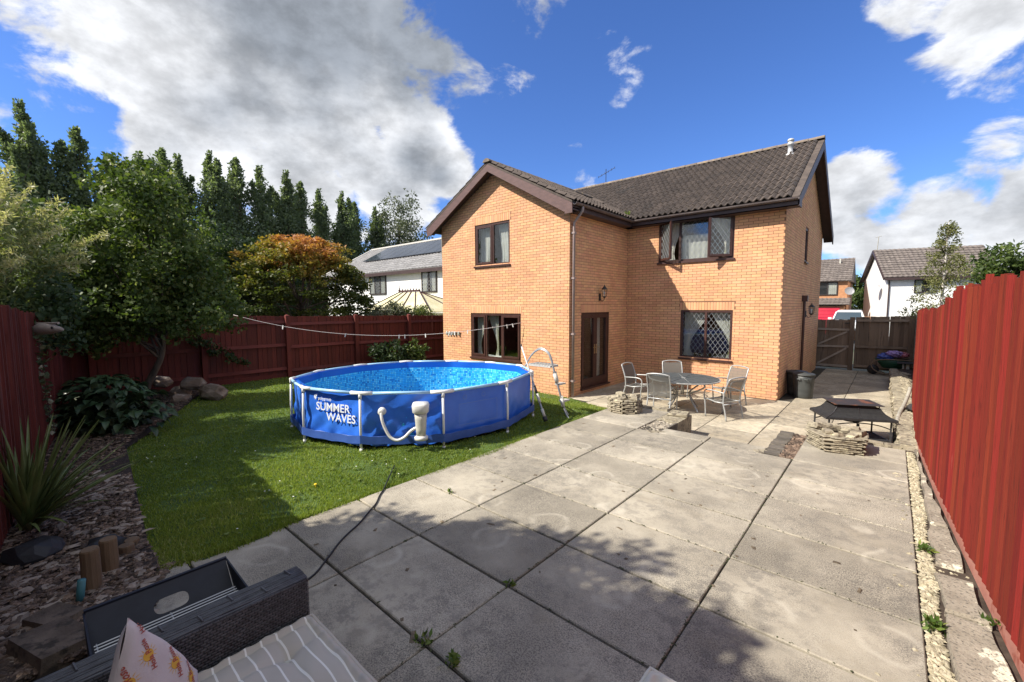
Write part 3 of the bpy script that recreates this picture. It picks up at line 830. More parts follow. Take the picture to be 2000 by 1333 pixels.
# wing, ground floor: three lights
w1 = window(Tf, Hf[0], [(-9.10, 'sash'), (-8.50, 'fixed'), (-7.90, 'sash')], label='three-light brown kitchen window on the ground floor of the gable wing')
b = MB(); drape(b, Tf, -9.04, -8.55, 0.45, 1.60, -0.22, 0.72, 'L', freq=4); drape(b, Tf, -8.62, -8.22, 0.45, 1.60, -0.24, 0.85, 'R', freq=4); b.build('curtain', m_curtain, w1)
w2 = window(Tf, Hf[1], [(-8.90, 'sash'), (-8.22, 'fixed')], label='two-light brown window upstairs in the gable wing')
b = MB(); drape(b, Tf, -8.86, -8.50, 3.0, 4.06, -0.2, 0, 'L', freq=4); drape(b, Tf, -8.18, -7.62, 3.0, 4.06, -0.2, .25, 'R', freq=5); b.build('curtain', m_curtain, w2)
w3 = window(Tm, Hm[0], [(-4.16, 'fixed'), (-3.53, 'fixed')], leaded=True, label='diamond leaded window behind the patio table')
b = MB(); drape(b, Tm, -4.12, -3.50, 0.52, 1.69, -0.2, 0.75, 'L', freq=8); drape(b, Tm, -3.45, -2.94, 0.52, 1.69, -0.2, 0.88, 'R', freq=7); b.build('curtain', m_curtain, w3)
# upper window of the main wall: outer casements stand open
w4 = window(Tm, Hm[1], [(-4.80, 'open'), (-4.24, 'fixed'), (-3.52, 'open')], leaded=True, label='wide diamond leaded upstairs window with both casements open')
b = MB(); drape(b, Tm, -4.76, -4.2, 3.04, 4.05, -0.2, 0.45, 'L', freq=6); drape(b, Tm, -3.5, -2.98, 3.04, 4.05, -0.2, 0.6, 'R', freq=6); drape(b, Tm, -4.22, -3.55, 3.04, 3.68, -0.16, 0, 'L', freq=5); b.build('curtain', m_curtain, w4)
def open_casement(T, hinge, width, z0, z1, ang, sgn):
    """casement hinged at 'hinge', swung outward by ang; local frame T2"""
    ca, sa = math.cos(ang), math.sin(ang)
    T2 = lambda a, z, d: T(hinge + sgn * (a * ca - (d) * sa * 0) , z, 0.0 + a * sa + 0) if False else T(hinge + sgn * (a * ca + d * sa), z, -0.01 + a * sa - d * ca * 1.0)
    T3 = lambda a, z, d: T(hinge + sgn * (a * ca - d * sa), z, -0.01 + a * sa + d * ca)
    s_ = MB(); frame_ring(s_, T3, 0, width, z0, z1, 0.052, -.022, .022); sh = s_.build('open_casement', m_frame, w4)
    p = MB(); tbox(p, T3, .05, width - .05, z0 + .05, z1 - .05, -.004, .004); p.build('pane', m_glass, w4)
    l = MB(); lattice(l, T3, .052, width - .052, z0 + .052, z1 - .052, .007); lattice(l, T3, .052, width - .052, z0 + .052, z1 - .052, -.007); l.build('leading', m_lead, w4)
open_casement(Tm, -4.755, 0.52, 3.05, 4.03, R(38), 1)
open_casement(Tm, -2.975, 0.55, 3.05, 4.03, R(32), -1)
w5 = window(Tg, Hg[0], [(14.42, 'fixed')], label='narrow dark window in the shaded right-hand gable')
# french doors in the wing's side
def french_door():
    a0, a1, z0, z1 = Hs[0]; f = MB(); D = -0.05
    frame_ring(f, Ts, a0 + .002, a1 - .002, z0 + .002, z1 - .002, 0.055, D - .035, D + .03)
    door = f.build('french_door', m_frame, house)
    for (s0, s1) in ((a0 + .057, (a0 + a1) / 2 - .002), ((a0 + a1) / 2 + .002, a1 - .057)):
        s_ = MB(); frame_ring(s_, Ts, s0, s1, z0 + .057, z1 - .057, 0.085, D - .02, D + .045); tbox(s_, Ts, s0 + .085, s1 - .085, z0 + .14, z0 + .22, D - .018, D + .043)
        s_.build('door_leaf', m_frame, door)
        p = MB(); tbox(p, Ts, s0 + .083, s1 - .083, z0 + .22, z1 - .14, D - .004, D + .004); p.build('pane', m_glass, door)
    hb = MB(); m_br = mat('brass', (0.62, 0.50, 0.28), None, rough=0.3, metal=0.9)
    for s_ in (-1, 1):
        c = (a0 + a1) / 2 + s_ * .045
        tbox(hb, Ts, c - .017, c + .017, .62, .86, D + .046, D + .058)
        hb.bar(Ts(c, .78, D + .08), Ts(c + s_ * .11, .78, D + .085), .018, .018); hb.bar(Ts(c, .78, D + .055), Ts(c, .78, D + .085), .02, .02)
    hb.build('handle', m_br, door)
    b = MB(); drape(b, Ts, a0 + .80, a1 - .1, z0 + .1, z1 - .1, -0.22, 0.25, 'R', freq=4); b.build('curtain', m_curtain, door)
    s2 = MB(); tbox(s2, Ts, a0 - .02, a1 + .02, z0 - .04, z0 + .001, -.1, .06); s2.build('threshold', m_frame, door)
french_door()
# wall lanterns
def lantern(x, y, z, sx, label):
    r_ = empty('wall_lantern', (x, y, z), label, 'wall lamp', 'carriage lanterns on the house walls')
    b = MB(); b.box(x, x + .02, y - .035, y + .035, z - .12, z + .06)
    b.tube([(x + .02, y, z - .07), (x + .07, y, z - .13), (x + .13, y, z - .10), (x + .14, y, z - .02)], .009, 6)
    b.build('bracket', m_metal_black, r_)
    b = MB(); c = (x + .14, y, z - .02)
    b.lathe(c, [(.02, -.03), (.055, 0), (.06, .012)], 6); b.lathe((x + .14, y, z + .17), [(.085, 0), (.075, .02), (.03, .075), (.012, .085), (.014, .11), (.003, .125)], 6)
    for q in range(6):
        a = 2 * PI * q / 6; b.bar((x + .14 + .055 * math.cos(a), y + .055 * math.sin(a), z - .01), (x + .14 + .078 * math.cos(a), y + .078 * math.sin(a), z + .17), .008, .008)
    b.build('lamp_cage', m_metal_black, r_)
    b = MB(); b.lathe(c, [(.05, .012), (.073, .19)], 6); b.build('lamp_glass', m_glass, r_)
    b = MB(); b.lathe(c, [(.012, .0), (.012, .06), (.026, .09), (.022, .13), (.004, .14)], 8); b.build('bulb', mat('bulb_glass', (.7, .7, .66), None, rough=.3), r_)
lantern(XW1 + .008, 9.90, 2.10, 1, 'black carriage lantern on the brick wall above the french doors')
lantern(XM1 + .008, 15.1, 1.62, 1, 'black carriage lantern on the shaded gable wall by the gate')
# row of small ornaments on the wing wall
b = MB(); bb = empty('wall_key_hooks', (-9.84, 8.50, 1.04), 'row of five tiny ornaments fixed to the brick beside the kitchen window', 'ornament')
b.box(-10.18, -9.52, 8.488, 8.500, 1.055, 1.070); b.build('rail', m_metal_black, bb)
m_orn = mat('ornament_paint', (.35, .40, .36), (.60, .58, .50), 30, .6)
for i, x in enumerate((-10.14, -10.0, -9.88, -9.76, -9.60)):
    b = MB(); b.lathe((x, 8.47, 0.98), [(.02, 0), (.038, .02), (.028, .06), (.032, .09), (.012, .12)], 8); b.build('figure', m_orn, bb, smooth=True)

# ------------------------------------------------------------------ fences
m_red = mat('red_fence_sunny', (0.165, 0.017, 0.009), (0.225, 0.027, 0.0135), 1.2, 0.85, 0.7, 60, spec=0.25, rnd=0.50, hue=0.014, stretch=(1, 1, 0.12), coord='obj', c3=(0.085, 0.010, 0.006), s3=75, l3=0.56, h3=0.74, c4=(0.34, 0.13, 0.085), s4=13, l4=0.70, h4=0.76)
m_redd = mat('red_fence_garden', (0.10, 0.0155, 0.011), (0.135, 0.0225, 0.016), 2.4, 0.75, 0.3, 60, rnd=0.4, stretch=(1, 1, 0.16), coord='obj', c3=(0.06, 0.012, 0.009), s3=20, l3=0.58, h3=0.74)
m_grav_board = mat('painted_gravel_board', (0.40, 0.16, 0.12), (0.47, 0.22, 0.17), 3, 0.8, 0.3, 50, c3=(0.30, 0.08, 0.05), s3=8)
m_oldwood = mat('old_brown_wood', (0.19, 0.135, 0.09), (0.26, 0.19, 0.13), 3, 0.85, 0.4, 60, rnd=0.4, stretch=(1, 1, 0.15), coord='obj', c3=(0.12, 0.09, 0.066), s3=16, l3=0.55, h3=0.7)
m_conc = mat('concrete_post', (0.30, 0.28, 0.23), (0.38, 0.36, 0.30), 8, 0.9, 0.3, 60)
def board_mesh(m, w_, t_=0.016, h=1.0, name='board'):
    """feather-edged board standing on its foot: thick on one edge, thin on the other, rough-sawn top"""
    x0, x1 = -w_ / 2, w_ / 2
    V = [(x0, -t_, 0), (x1, -t_ * .35, 0), (x1, 0, 0), (x0, 0, 0), (x0, -t_, h), (x1, -t_ * .35, h * 0.997), (x1, 0, h * 0.997), (x0, 0, h)]
    return piece_mesh(name, V, [(0, 3, 2, 1), (4, 5, 6, 7), (0, 1, 5, 4), (1, 2, 6, 5), (2, 3, 7, 6), (3, 0, 4, 7)], m)
def fence_run(root, poly, z0f, z1f, bw, m, side, pitch=None, jit=0.008, tilt=0.006, skip=None, th=0.016):
    """boards along a polyline; side=+1 puts their face to the left of travel"""
    pitch = pitch or bw * 0.9; me = board_mesh(m, bw, th); off = root_of(root); dist = 0
    L_ = [0]
    for i in range(len(poly) - 1): L_.append(L_[-1] + (Vector(poly[i + 1]) - Vector(poly[i])).length)
    n = int(L_[-1] / pitch)
    for k in range(n):
        s_ = (k + .5) * pitch; i = max(j for j in range(len(poly) - 1) if L_[j] <= s_)
        a, b2 = Vector(poly[i]), Vector(poly[i + 1]); d = (b2 - a).normalized(); p = a + d * (s_ - L_[i])
        zb, zt = z0f(p.x, p.y), z1f(p.x, p.y)
        if skip and skip(p): continue
        o = bpy.data.objects.new('board', me); col.objects.link(o); o.parent = root
        ang = math.atan2(d.y, d.x) + (0 if side < 0 else PI)
        o.location = Vector((p.x, p.y, zb)) - off + Vector((random.uniform(-.003, .003),) * 2 + (0,))
        o.rotation_euler = (random.uniform(-.4, .4) * tilt, random.gauss(0, tilt), ang + random.uniform(-.03, .03))
        o.scale = (random.uniform(.93, 1.05), random.uniform(.8, 1.3), zt - zb + random.uniform(-jit, jit))
def interp(tab, v):
    if v <= tab[0][0]: return tab[0][1]
    for (a, x), (b2, y) in zip(tab, tab[1:]):
        if v <= b2: return x + (y - x) * (v - a) / (b2 - a)
    return tab[-1][1]
m_gap_shade = mat('fence_gap_shade', (0.05, 0.010, 0.007), None, rough=.9)  # shade lines between the red boards, put in as a dark colour
# right-hand fence, sunlit
RF = [(0.82, -0.9), (0.70, 1.2), (0.60, 3.0), (0.51, 4.4), (0.42, 5.9), (0.35, 7.6), (0.375, 9.6), (0.40, 11.1)]
rtop = [(1.0, 2.06), (3.5, 2.05), (4.5, 2.03), (5.3, 1.985), (5.7, 1.93), (6.1, 1.84), (6.6, 1.80), (8.0, 1.77), (11.2, 1.72)]
rf_ = empty('board_fence', (0.4, 6.0, -0.02), 'tall bright red close-boarded fence in full sun on the right', 'fence')
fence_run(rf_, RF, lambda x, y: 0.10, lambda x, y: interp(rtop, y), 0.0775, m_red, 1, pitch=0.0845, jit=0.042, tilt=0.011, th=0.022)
b = MB()
for i in range(len(RF) - 1):
    (xa, ya), (xb, yb) = RF[i], RF[i + 1]; nn = 10
    for q in range(nn):
        y0, y1 = ya + (yb - ya) * q / nn, ya + (yb - ya) * (q + 1) / nn; x0_, x1_ = xa + (xb - xa) * q / nn, xa + (xb - xa) * (q + 1) / nn; b.extrude([(x0_ + .008, y0, .1), (x1_ + .008, y1, .1), (x1_ + .008, y1, interp(rtop, y1) - .05), (x0_ + .008, y0, interp(rtop, y0) - .05)], (.010, 0, 0))
b.build('backing', m_gap_shade, rf_)  # sheet added behind the gaps; its dark colour stands in for shade between boards
b = MB()
for i in range(len(RF) - 1): b.bar((RF[i][0] + .012, RF[i][1], 0.055), (RF[i + 1][0] + .012, RF[i + 1][1], 0.055), 0.022, 0.16)
b.build('gravel_board', m_grav_board, rf_)
b = MB()
for z in (0.35, 1.0, 1.6):
    for i in range(len(RF) - 1): b.bar((RF[i][0] + .035, RF[i][1], z), (RF[i + 1][0] + .035, RF[i + 1][1], z), 0.04, 0.07)
b.build('rail', m_red, rf_)
for y in (1.4, 4.0, 6.6, 9.0, 11.08):
    x = interp([(p[1], p[0]) for p in RF], y); b = MB(); b.box(x + .06, x + .15, y - .045, y + .045, -0.4, interp(rtop, y) - .03); b.build('post', m_red, rf_)
# left fence seen from its rail side
XL = -11.9
lf = empty('garden_fence', (XL, 5.0, 0), 'dark red board fence with posts and rails along the left side of the lawn', 'fence')
ltop = [(0.4, 1.66), (3.2, 1.66), (4.5, 1.60), (6.4, 1.58), (10.0, 1.53), (13, 1.5)]
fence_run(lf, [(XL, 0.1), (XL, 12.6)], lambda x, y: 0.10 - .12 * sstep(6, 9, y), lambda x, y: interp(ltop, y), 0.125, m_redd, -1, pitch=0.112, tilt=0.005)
for y in (0.46, 0.80, 2.65, 4.50, 6.42, 8.28, 10.2, 12.1):
    b = MB(); t_ = interp(ltop, y) + .02; b.box(XL + .03, XL + .13, y - .05, y + .05, -0.3, t_); b.poly([(XL + .03, y - .05, t_ + .001), (XL + .13, y - .05, t_ + .001), (XL + .13, y + .05, t_ + .001), (XL + .03, y + .05, t_ + .001), (XL + .05, y, t_ + .03)], [(0, 1, 4), (1, 2, 4), (2, 3, 4), (3, 0, 4)])
    b.build('post', m_redd, lf)
for (ya, yb) in ((0.85, 2.60), (2.70, 4.45), (4.55, 6.37), (6.47, 8.23), (8.33, 10.15)):
    for z in (1.42, 0.82, 0.20):
        dz = interp(ltop, ya) - 1.62; b = MB(); b.extrude([(XL + .018, ya, z + dz - .04), (XL + .075, ya, z + dz - .04), (XL + .03, ya, z + dz + .035), (XL + .018, ya, z + dz + .035)], (0, yb - ya, 0)); b.build('rail', m_redd, lf)
    b = MB(); b.box(XL + .005, XL + .03, ya, yb, -0.14, 0.10); b.build('gravel_board', m_redd, lf)
# near fence from the corner, passing behind the photographer
nf = empty('side_fence', (-6.0, -0.12, 0), 'dark red close-boarded fence in shade at the near left behind the yucca', 'fence')
NF = [(-3.2, -0.415), (-11.85, 0.49)]
nz1 = lambda x, y: 1.885 if x > -5.5 else max(1.62, 1.885 + (x + 5.5) * 0.05)
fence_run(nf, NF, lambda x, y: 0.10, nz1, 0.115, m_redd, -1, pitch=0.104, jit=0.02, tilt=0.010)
b = MB()
for k in range(52):
    x = 2.0 - k * .1; y = -0.415 - (x + 3.2) * .105; b.obox((x, y, .98), (.054, -.0055, 0), (0, .008, 0), (0, 0, .92 + random.uniform(-.01, .01)))
b.build('fence_bay', m_redd, nf, kind='stuff')
b = MB(); b.bar((-11.8, .47, .07), (2.0, -.95, .07), .02, .16)
for z in (0.35, 1.0, 1.6): b.bar((-11.8, .44, z), (2.0, -1.0, z), .04, .07)
b.build('rail', m_redd, nf)
# gate and fence at the end of the side passage
m_gatel = mat('gate_wood_pale', (0.34, 0.28, 0.22), (0.42, 0.35, 0.28), 4, 0.85, 0.3, 60, stretch=(1, 1, 1))
gt = empty('garden_gate', (-1.45, 18.5, -0.35), 'weathered brown ledged and braced garden gate beside the house', 'gate')
YG = 18.5
me_g = board_mesh(m_oldwood, 0.122)
for k in range(8):
    o = bpy.data.objects.new('board', me_g); col.objects.link(o); o.parent = gt; o.location = (-1.86 + k * .118 + 1.45, 0.02, 0.04); o.rotation_euler = (0, random.gauss(0, .004), PI * 0); o.scale = (1, 1, 1.66 + random.uniform(-.01, .01))
def gbar(p, q, name, w_=.07, t_=.03):
    b = MB(); b.bar((p[0], YG - .03, p[1]), (q[0], YG - .03, q[1]), t_, w_); b.build(name, m_gatel, gt)
gbar((-1.90, 1.02), (-1.0, 1.01), 'rail'); gbar((-1.90, 0.42), (-1.0, 0.44), 'rail'); gbar((-1.90, -0.24), (-1.0, -0.24), 'rail')
gbar((-1.86, 0.49), (-1.08, 0.95), 'brace', .06, .026); gbar((-1.86, -0.19), (-1.08, 0.38), 'brace', .06, .026)
b = MB(); b.box(-1.995, -1.93, YG - .06, YG + .04, -0.4, 1.36); b.build('post', m_oldwood, gt)
b = MB(); b.box(-1.15, -1.03, YG - .06, YG - .045, 1.22, 1.25); b.build('latch', m_metal_black, gt)
ef = empty('weathered_fence', (-0.2, 18.5, -0.35), 'weathered brown boarded fence between the garden gate and the red fence', 'fence')
me_e = board_mesh(m_oldwood, 0.135)
for k in range(12):
    o = bpy.data.objects.new('board', me_e); col.objects.link(o); o.parent = ef; o.location = (-0.80 + k * .122 + 0.2, 0.03, 0.05); o.rotation_euler = (0, random.gauss(0, .005), 0); o.scale = (1, 1, 1.75 + k * .005 + random.uniform(-.01, .01))
for z in (1.33, 0.45, -0.2):
    b = MB(); b.extrude([(-0.83, YG - .065, z - .035), (-0.83, YG + .0, z - .035), (-0.83, YG + .0, z + .04), (-0.83, YG - .02, z + .04)], (1.34, 0, .02)); b.build('rail', m_oldwood, ef)
for x in (-0.945, 0.53):
    b = MB(); b.box(x - .075, x + .055, YG - .07, YG + .04, -0.4, 1.44); b.build('post', m_oldwood, ef)
b = MB(); b.box(0.60, 0.70, YG - .12, YG, -0.4, 1.52); b.build('post', m_conc, ef, label='pale concrete end post against the red fence')
b = MB(); b.box(0.70, 0.73, 11.2, YG - .1, -0.3, 1.45); b.build('return_panel', m_oldwood, ef)

# ------------------------------------------------------------------ pool
PV = [(-6.859, 2.626), (-5.988, 2.447), (-5.04, 2.761), (-4.309, 3.517), (-4.155, 4.586), (-4.48, 5.589), (-5.106, 6.035), (-5.831, 5.989), (-6.598, 5.649), (-7.255, 4.99), (-7.487, 4.11), (-7.327, 3.245)]
PV = [Vector((x, y, 0)) for x, y in PV]; PC = sum(PV, Vector()) / 12; PZ = 0.74
m_pool = mat('pool_vinyl', (0.025, 0.135, 0.62), (0.04, 0.18, 0.72), 1.6, 0.34, 0.08, 30, spec=0.6)
m_pool_band = mat('pool_strap', (0.035, 0.09, 0.34), (0.045, 0.11, 0.40), 6, 0.5, 0.1, 60)
m_pipe_w = mat('white_pool_tube', (0.72, 0.73, 0.72), (0.78, 0.79, 0.78), 9, 0.35)
m_rail_b = mat('pale_blue_rail', (0.30, 0.52, 0.72), (0.34, 0.56, 0.76), 9, 0.32)
m_white = mat('white_plastic', (0.62, 0.615, 0.58), (0.69, 0.685, 0.65), 7, 0.4)
m_print = mat('white_print', (0.74, 0.78, 0.84), None, rough=0.5)
pool = empty('frame_pool', (PC.x, PC.y, 0), 'large round blue frame swimming pool on the lawn with white legs and mosaic liner', 'pool')
# outer fabric with wrinkles
def fabric():
    V = []; F = []; nseg = 26; nz_ = 22; cols_ = 12 * nseg
    for c in range(cols_):
        i = c // nseg; u = (c % nseg) / nseg; a, b2 = PV[i], PV[(i + 1) % 12]
        base = a.lerp(b2, u); out = (base - PC); out.z = 0; out.normalize()
        wr = {11: .7, 0: 1.1, 1: 1.0, 2: 1.2, 3: .25, 4: .25}.get(i, .5)
        for j in range(nz_ + 1):
            v = j / nz_; z = 0.045 + (PZ - 0.045) * v
            inset = 0.035 + 0.035 * math.sin(PI * u) * (1 - v * .3)
            ph = i * 1.7
            wv = 0
            if wr:
                wv += 0.008 * math.sin(u * 9 + v * 7 + ph) * math.sin(v * PI)
                wv += 0.007 * math.sin(u * 21 - v * 13 + ph * 2) * (1 - v) ** .5
                r2 = (u * 17.3 + v * 11.1 + ph); wv += 0.010 * (abs(math.sin(r2)) ** 6) * math.sin(PI * min(1, v * 1.4)) 
                wv -= 0.009 * (abs(math.sin(u * 8.1 - v * 9.7 + ph * 3)) ** 8) * (1 - v * .5)
                if j < 5: wv += 0.022 * math.sin(u * 34 + ph) * (1 - j / 5)
            p = base - out * (inset - wv * wr); V.append((p.x, p.y, z + (0.02 * math.sin(u * 12 + i) * wr if j == 0 else 0)))
    for c in range(cols_):
        c2 = (c + 1) % cols_
        for j in range(nz_): F.append((c * (nz_ + 1) + j, c2 * (nz_ + 1) + j, c2 * (nz_ + 1) + j + 1, c * (nz_ + 1) + j + 1))
    return np_obj('pool_wall', V, F, m_pool, pool, smooth=True)
fabric()
# mosaic liner inside
def liner_mat():
    m = bpy.data.materials.new('mosaic_liner'); m.use_nodes = True; t = m.node_tree; t.nodes.clear(); N = t.nodes.new; L = t.links.new
    out = N('ShaderNodeOutputMaterial'); p = N('ShaderNodeBsdfPrincipled'); p.inputs['Roughness'].default_value = 0.35
    uv = N('ShaderNodeUVMap'); uv.uv_map = 'UVMap'
    def M(op, a, b=None):
        n = N('ShaderNodeMath'); n.operation = op
        for i, v in enumerate((a, b)):
            if v is None: continue
            if isinstance(v, (int, float)): n.inputs[i].default_value = v
            else: L(v, n.inputs[i])
        return n.outputs[0]
    sc = N('ShaderNodeVectorMath'); sc.operation = 'SCALE'; L(uv.outputs[0], sc.inputs[0]); sc.inputs['Scale'].default_value = 30.0
    fl = N('ShaderNodeVectorMath'); fl.operation = 'FLOOR'; L(sc.outputs[0], fl.inputs[0])
    wn = N('ShaderNodeTexWhiteNoise'); wn.noise_dimensions = '2D'; L(fl.outputs[0], wn.inputs['Vector'])
    r_ = N('ShaderNodeValToRGB'); L(wn.outputs['Value'], r_.inputs[0]); cr = r_.color_ramp; cr.interpolation = 'CONSTANT'
    cr.elements[0].position = 0; cr.elements[0].color = (0.03, 0.46, 0.86, 1); cr.elements[1].position = 0.3; cr.elements[1].color = (0.06, 0.52, 0.88, 1)
    for pos, c in ((.55, (0.12, 0.66, 0.90, 1)), (.78, (0.015, 0.24, 0.60, 1)), (.90, (0.2, 0.68, 0.86, 1))):
        e_ = cr.elements.new(pos); e_.color = c
    fr = N('ShaderNodeVectorMath'); fr.operation = 'FRACTION'; L(sc.outputs[0], fr.inputs[0]); sx = N('ShaderNodeSeparateXYZ'); L(fr.outputs[0], sx.inputs[0])
    g = M('MINIMUM', M('MINIMUM', sx.outputs[0], M('SUBTRACT', 1.0, sx.outputs[0])), M('MINIMUM', sx.outputs[1], M('SUBTRACT', 1.0, sx.outputs[1])))
    gr = M('LESS_THAN', g, 0.09)
    mx = N('ShaderNodeMix'); mx.data_type = 'RGBA'; L(gr, mx.inputs[0]); L(r_.outputs[0], mx.inputs[6]); mx.inputs[7].default_value = (0.012, 0.20, 0.50, 1)
    s2 = N('ShaderNodeSeparateXYZ'); L(uv.outputs[0], s2.inputs[0]); band = M('GREATER_THAN', s2.outputs[1], 0.635)
    m2 = N('ShaderNodeMix'); m2.data_type = 'RGBA'; L(band, m2.inputs[0]); L(mx.outputs[2], m2.inputs[6]); m2.inputs[7].default_value = (0.008, 0.11, 0.50, 1)
    L(m2.outputs[2], p.inputs['Base Color']); L(p.outputs[0], out.inputs[0]); return m
m_liner = liner_mat()
def liner():
    me = bpy.data.meshes.new('pool_liner'); V = []; F = []; UV = []; ns = 12; nz_ = 12; n = 12 * ns; per = 0; us = []
    prev = None
    for c in range(n + 1):
        i = (c // ns) % 12; u = (c % ns) / ns; base = PV[i].lerp(PV[(i + 1) % 12], u); out = (base - PC); out.z = 0; out.normalize()
        if prev is not None: per += (base - prev).length
        prev = base; us.append(per)
        for j in range(nz_ + 1):
            v = j / nz_; p = base - out * (0.085 + 0.012 * math.sin(c * .55) * math.sin(PI * v) + 0.010 * (abs(math.sin(c * .21 + v * 1.3)) ** 10)); V.append((p.x - PC.x, p.y - PC.y, 0.055 + (PZ - 0.06) * v))
    for c in range(n):
        for j in range(nz_):
            F.append(((c + 1) * (nz_ + 1) + j, c * (nz_ + 1) + j, c * (nz_ + 1) + j + 1, (c + 1) * (nz_ + 1) + j + 1))
            z0, z1 = 0.055 + (PZ - .06) * j / nz_, 0.055 + (PZ - .06) * (j + 1) / nz_
            UV += [(us[c + 1], z0), (us[c], z0), (us[c], z1), (us[c + 1], z1)]
    b = len(V); V.append((0, 0, .055))
    for c in range(n): F.append((b, c * (nz_ + 1), (c + 1) * (nz_ + 1))); UV += [(0, 0), (V[c * (nz_ + 1)][0], V[c * (nz_ + 1)][1] - 9), (V[(c + 1) * (nz_ + 1)][0], V[(c + 1) * (nz_ + 1)][1] - 9)]; UV[-3] = (0, -9)
    me.from_pydata(V, [], F); uvl = me.uv_layers.new(name='UVMap'); uvl.data.foreach_set('uv', np.array(UV, dtype=np.float32).ravel()); me.materials.append(m_liner); me.shade_smooth()
    o = bpy.data.objects.new('pool_liner', me); col.objects.link(o); o.parent = pool
liner()
m_water = bpy.data.materials.new('pool_water'); m_water.use_nodes = True
_t = m_water.node_tree; _t.nodes.clear(); _o = _t.nodes.new('ShaderNodeOutputMaterial'); _m = _t.nodes.new('ShaderNodeMixShader'); _a = _t.nodes.new('ShaderNodeBsdfTransparent'); _a.inputs[0].default_value = (.6, .9, 1, 1)
_g = _t.nodes.new('ShaderNodeBsdfGlossy'); _g.inputs['Roughness'].default_value = .03; _f = _t.nodes.new('ShaderNodeFresnel'); _f.inputs[0].default_value = 1.33
_t.links.new(_f.outputs[0], _m.inputs[0]); _t.links.new(_a.outputs[0], _m.inputs[1]); _t.links.new(_g.outputs[0], _m.inputs[2]); _t.links.new(_m.outputs[0], _o.inputs[0])
b = MB(); P = []
for i in range(12):
    out = (PV[i] - PC).normalized(); p = PV[i] - out * .12; P.append((p.x, p.y, .16))
b.poly(P, [tuple(range(12))]); b.build('water', m_water, pool)
# rails, joints, legs, strap
for i in range(12):
    a, b2 = PV[i], PV[(i + 1) % 12]; c0 = PV[i - 1]
    mb = MB(); m1 = (a.lerp(b2, .5)); m1 = m1 + (m1 - PC).normalized() * .012
    mb.tube([tuple(a.lerp(b2, .13)[:2]) + (PZ,), (m1.x, m1.y, PZ), tuple(a.lerp(b2, .87)[:2]) + (PZ,)], .021, 8); mb.build('top_rail', m_rail_b, pool, smooth=True)
    mb = MB(); mb.tube([tuple(a.lerp(c0, .15)[:2]) + (PZ,), (a.x, a.y, PZ + .002), tuple(a.lerp(b2, .15)[:2]) + (PZ,)], .0255, 8); mb.tube([(a.x, a.y, PZ), (a.x, a.y, PZ - .07)], .022, 8)
    mb.build('joint', m_pipe_w, pool, smooth=True)
    out = (a - PC).normalized(); mb = MB(); zg = -0.0
    mb.tube([(a.x, a.y, PZ - .05), (a.x + out.x * .012, a.y + out.y * .012, PZ * .5), (a.x + out.x * .008, a.y + out.y * .008, -0.02)], .0165, 8); mb.tube([(a.x + out.x * .008, a.y + out.y * .008, -0.03), (a.x + out.x * .008, a.y + out.y * .008, 0.02)], .022, 8)
    mb.build('leg', m_pipe_w, pool, smooth=True)
    # strap between the legs, sagging a little
    mb = MB(); P = []; n = 10; o2 = (b2 - PC).normalized()
    for k_ in range(n + 1):
        u = k_ / n; p = (a + out * .032).lerp(b2 + o2 * .032, u); p = p - (p - PC).normalized() * 0.02 * math.sin(PI * u)
        z0 = .085 - .02 * math.sin(PI * u) + .006 * math.sin(u * 20 + i); P += [(p.x, p.y, z0), (p.x, p.y, z0 + .105 + .004 * math.sin(u * 13 + i))]
        q = p - (p - PC).normalized() * .004; P += [(q.x, q.y, z0), (q.x, q.y, z0 + .105)]
    F = []
    for k_ in range(n): 
        s_ = k_ * 4; F += [(s_, s_ + 4, s_ + 5, s_ + 1), (s_ + 2, s_ + 3, s_ + 7, s_ + 6), (s_ + 1, s_ + 5, s_ + 7, s_ + 3), (s_, s_ + 2, s_ + 6, s_ + 4)]
    mb.poly(P, F); mb.build('strap', m_pool_band, pool)
# lettering
def text_on(parent, s_, origin, ux, uz, size, m, name, ext=0.001, bold=0.0, align='LEFT', spacing=1.0, shear=0):
    cu = bpy.data.curves.new(name, 'FONT'); cu.body = s_; cu.size = size; cu.extrude = ext; cu.offset = bold; cu.align_x = align; cu.space_character = spacing; cu.shear = shear; cu.resolution_u = 3
    tmp = bpy.data.objects.new('t', cu); col.objects.link(tmp); bpy.context.view_layer.update()
    me = bpy.data.meshes.new_from_object(tmp.evaluated_get(bpy.context.evaluated_depsgraph_get())); bpy.data.objects.remove(tmp)
    me.materials.clear(); me.materials.append(m); o = bpy.data.objects.new(name, me); col.objects.link(o); o.parent = parent
    ux, uz = Vector(ux).normalized(), Vector(uz).normalized(); M = Matrix((ux, uz, ux.cross(uz))).transposed().to_4x4(); M.translation = Vector(origin) - root_of(parent); o.matrix_local = M
    return o
def panel_pt(i, u, z, outw=0.0):
    a, b2 = PV[i], PV[(i + 1) % 12]; p = a.lerp(b2, u); nrm_ = Vector(((b2 - a).y, -(b2 - a).x, 0)).normalized()
    if nrm_.dot(p - PC) < 0: nrm_ = -nrm_
    p = p + nrm_ * outw; return Vector((p.x, p.y, z))
ux1 = (PV[2] - PV[1]).normalized()
text_on(pool, 'SUMMER', panel_pt(1, .20, .455, -.024), ux1, (0, 0, 1), .155, m_print, 'lettering', bold=.0022, shear=.06)
text_on(pool, 'WAVES', panel_pt(1, .38, .325, -.024), ux1, (0, 0, 1), .155, m_print, 'lettering', bold=.0022, shear=.06)
text_on(pool, 'polygroup', panel_pt(1, .245, .595, -.024), ux1, (0, 0, 1), .058, m_print, 'lettering', bold=.0003)
b = MB(); o_ = panel_pt(1, .185, .60, -.024); 
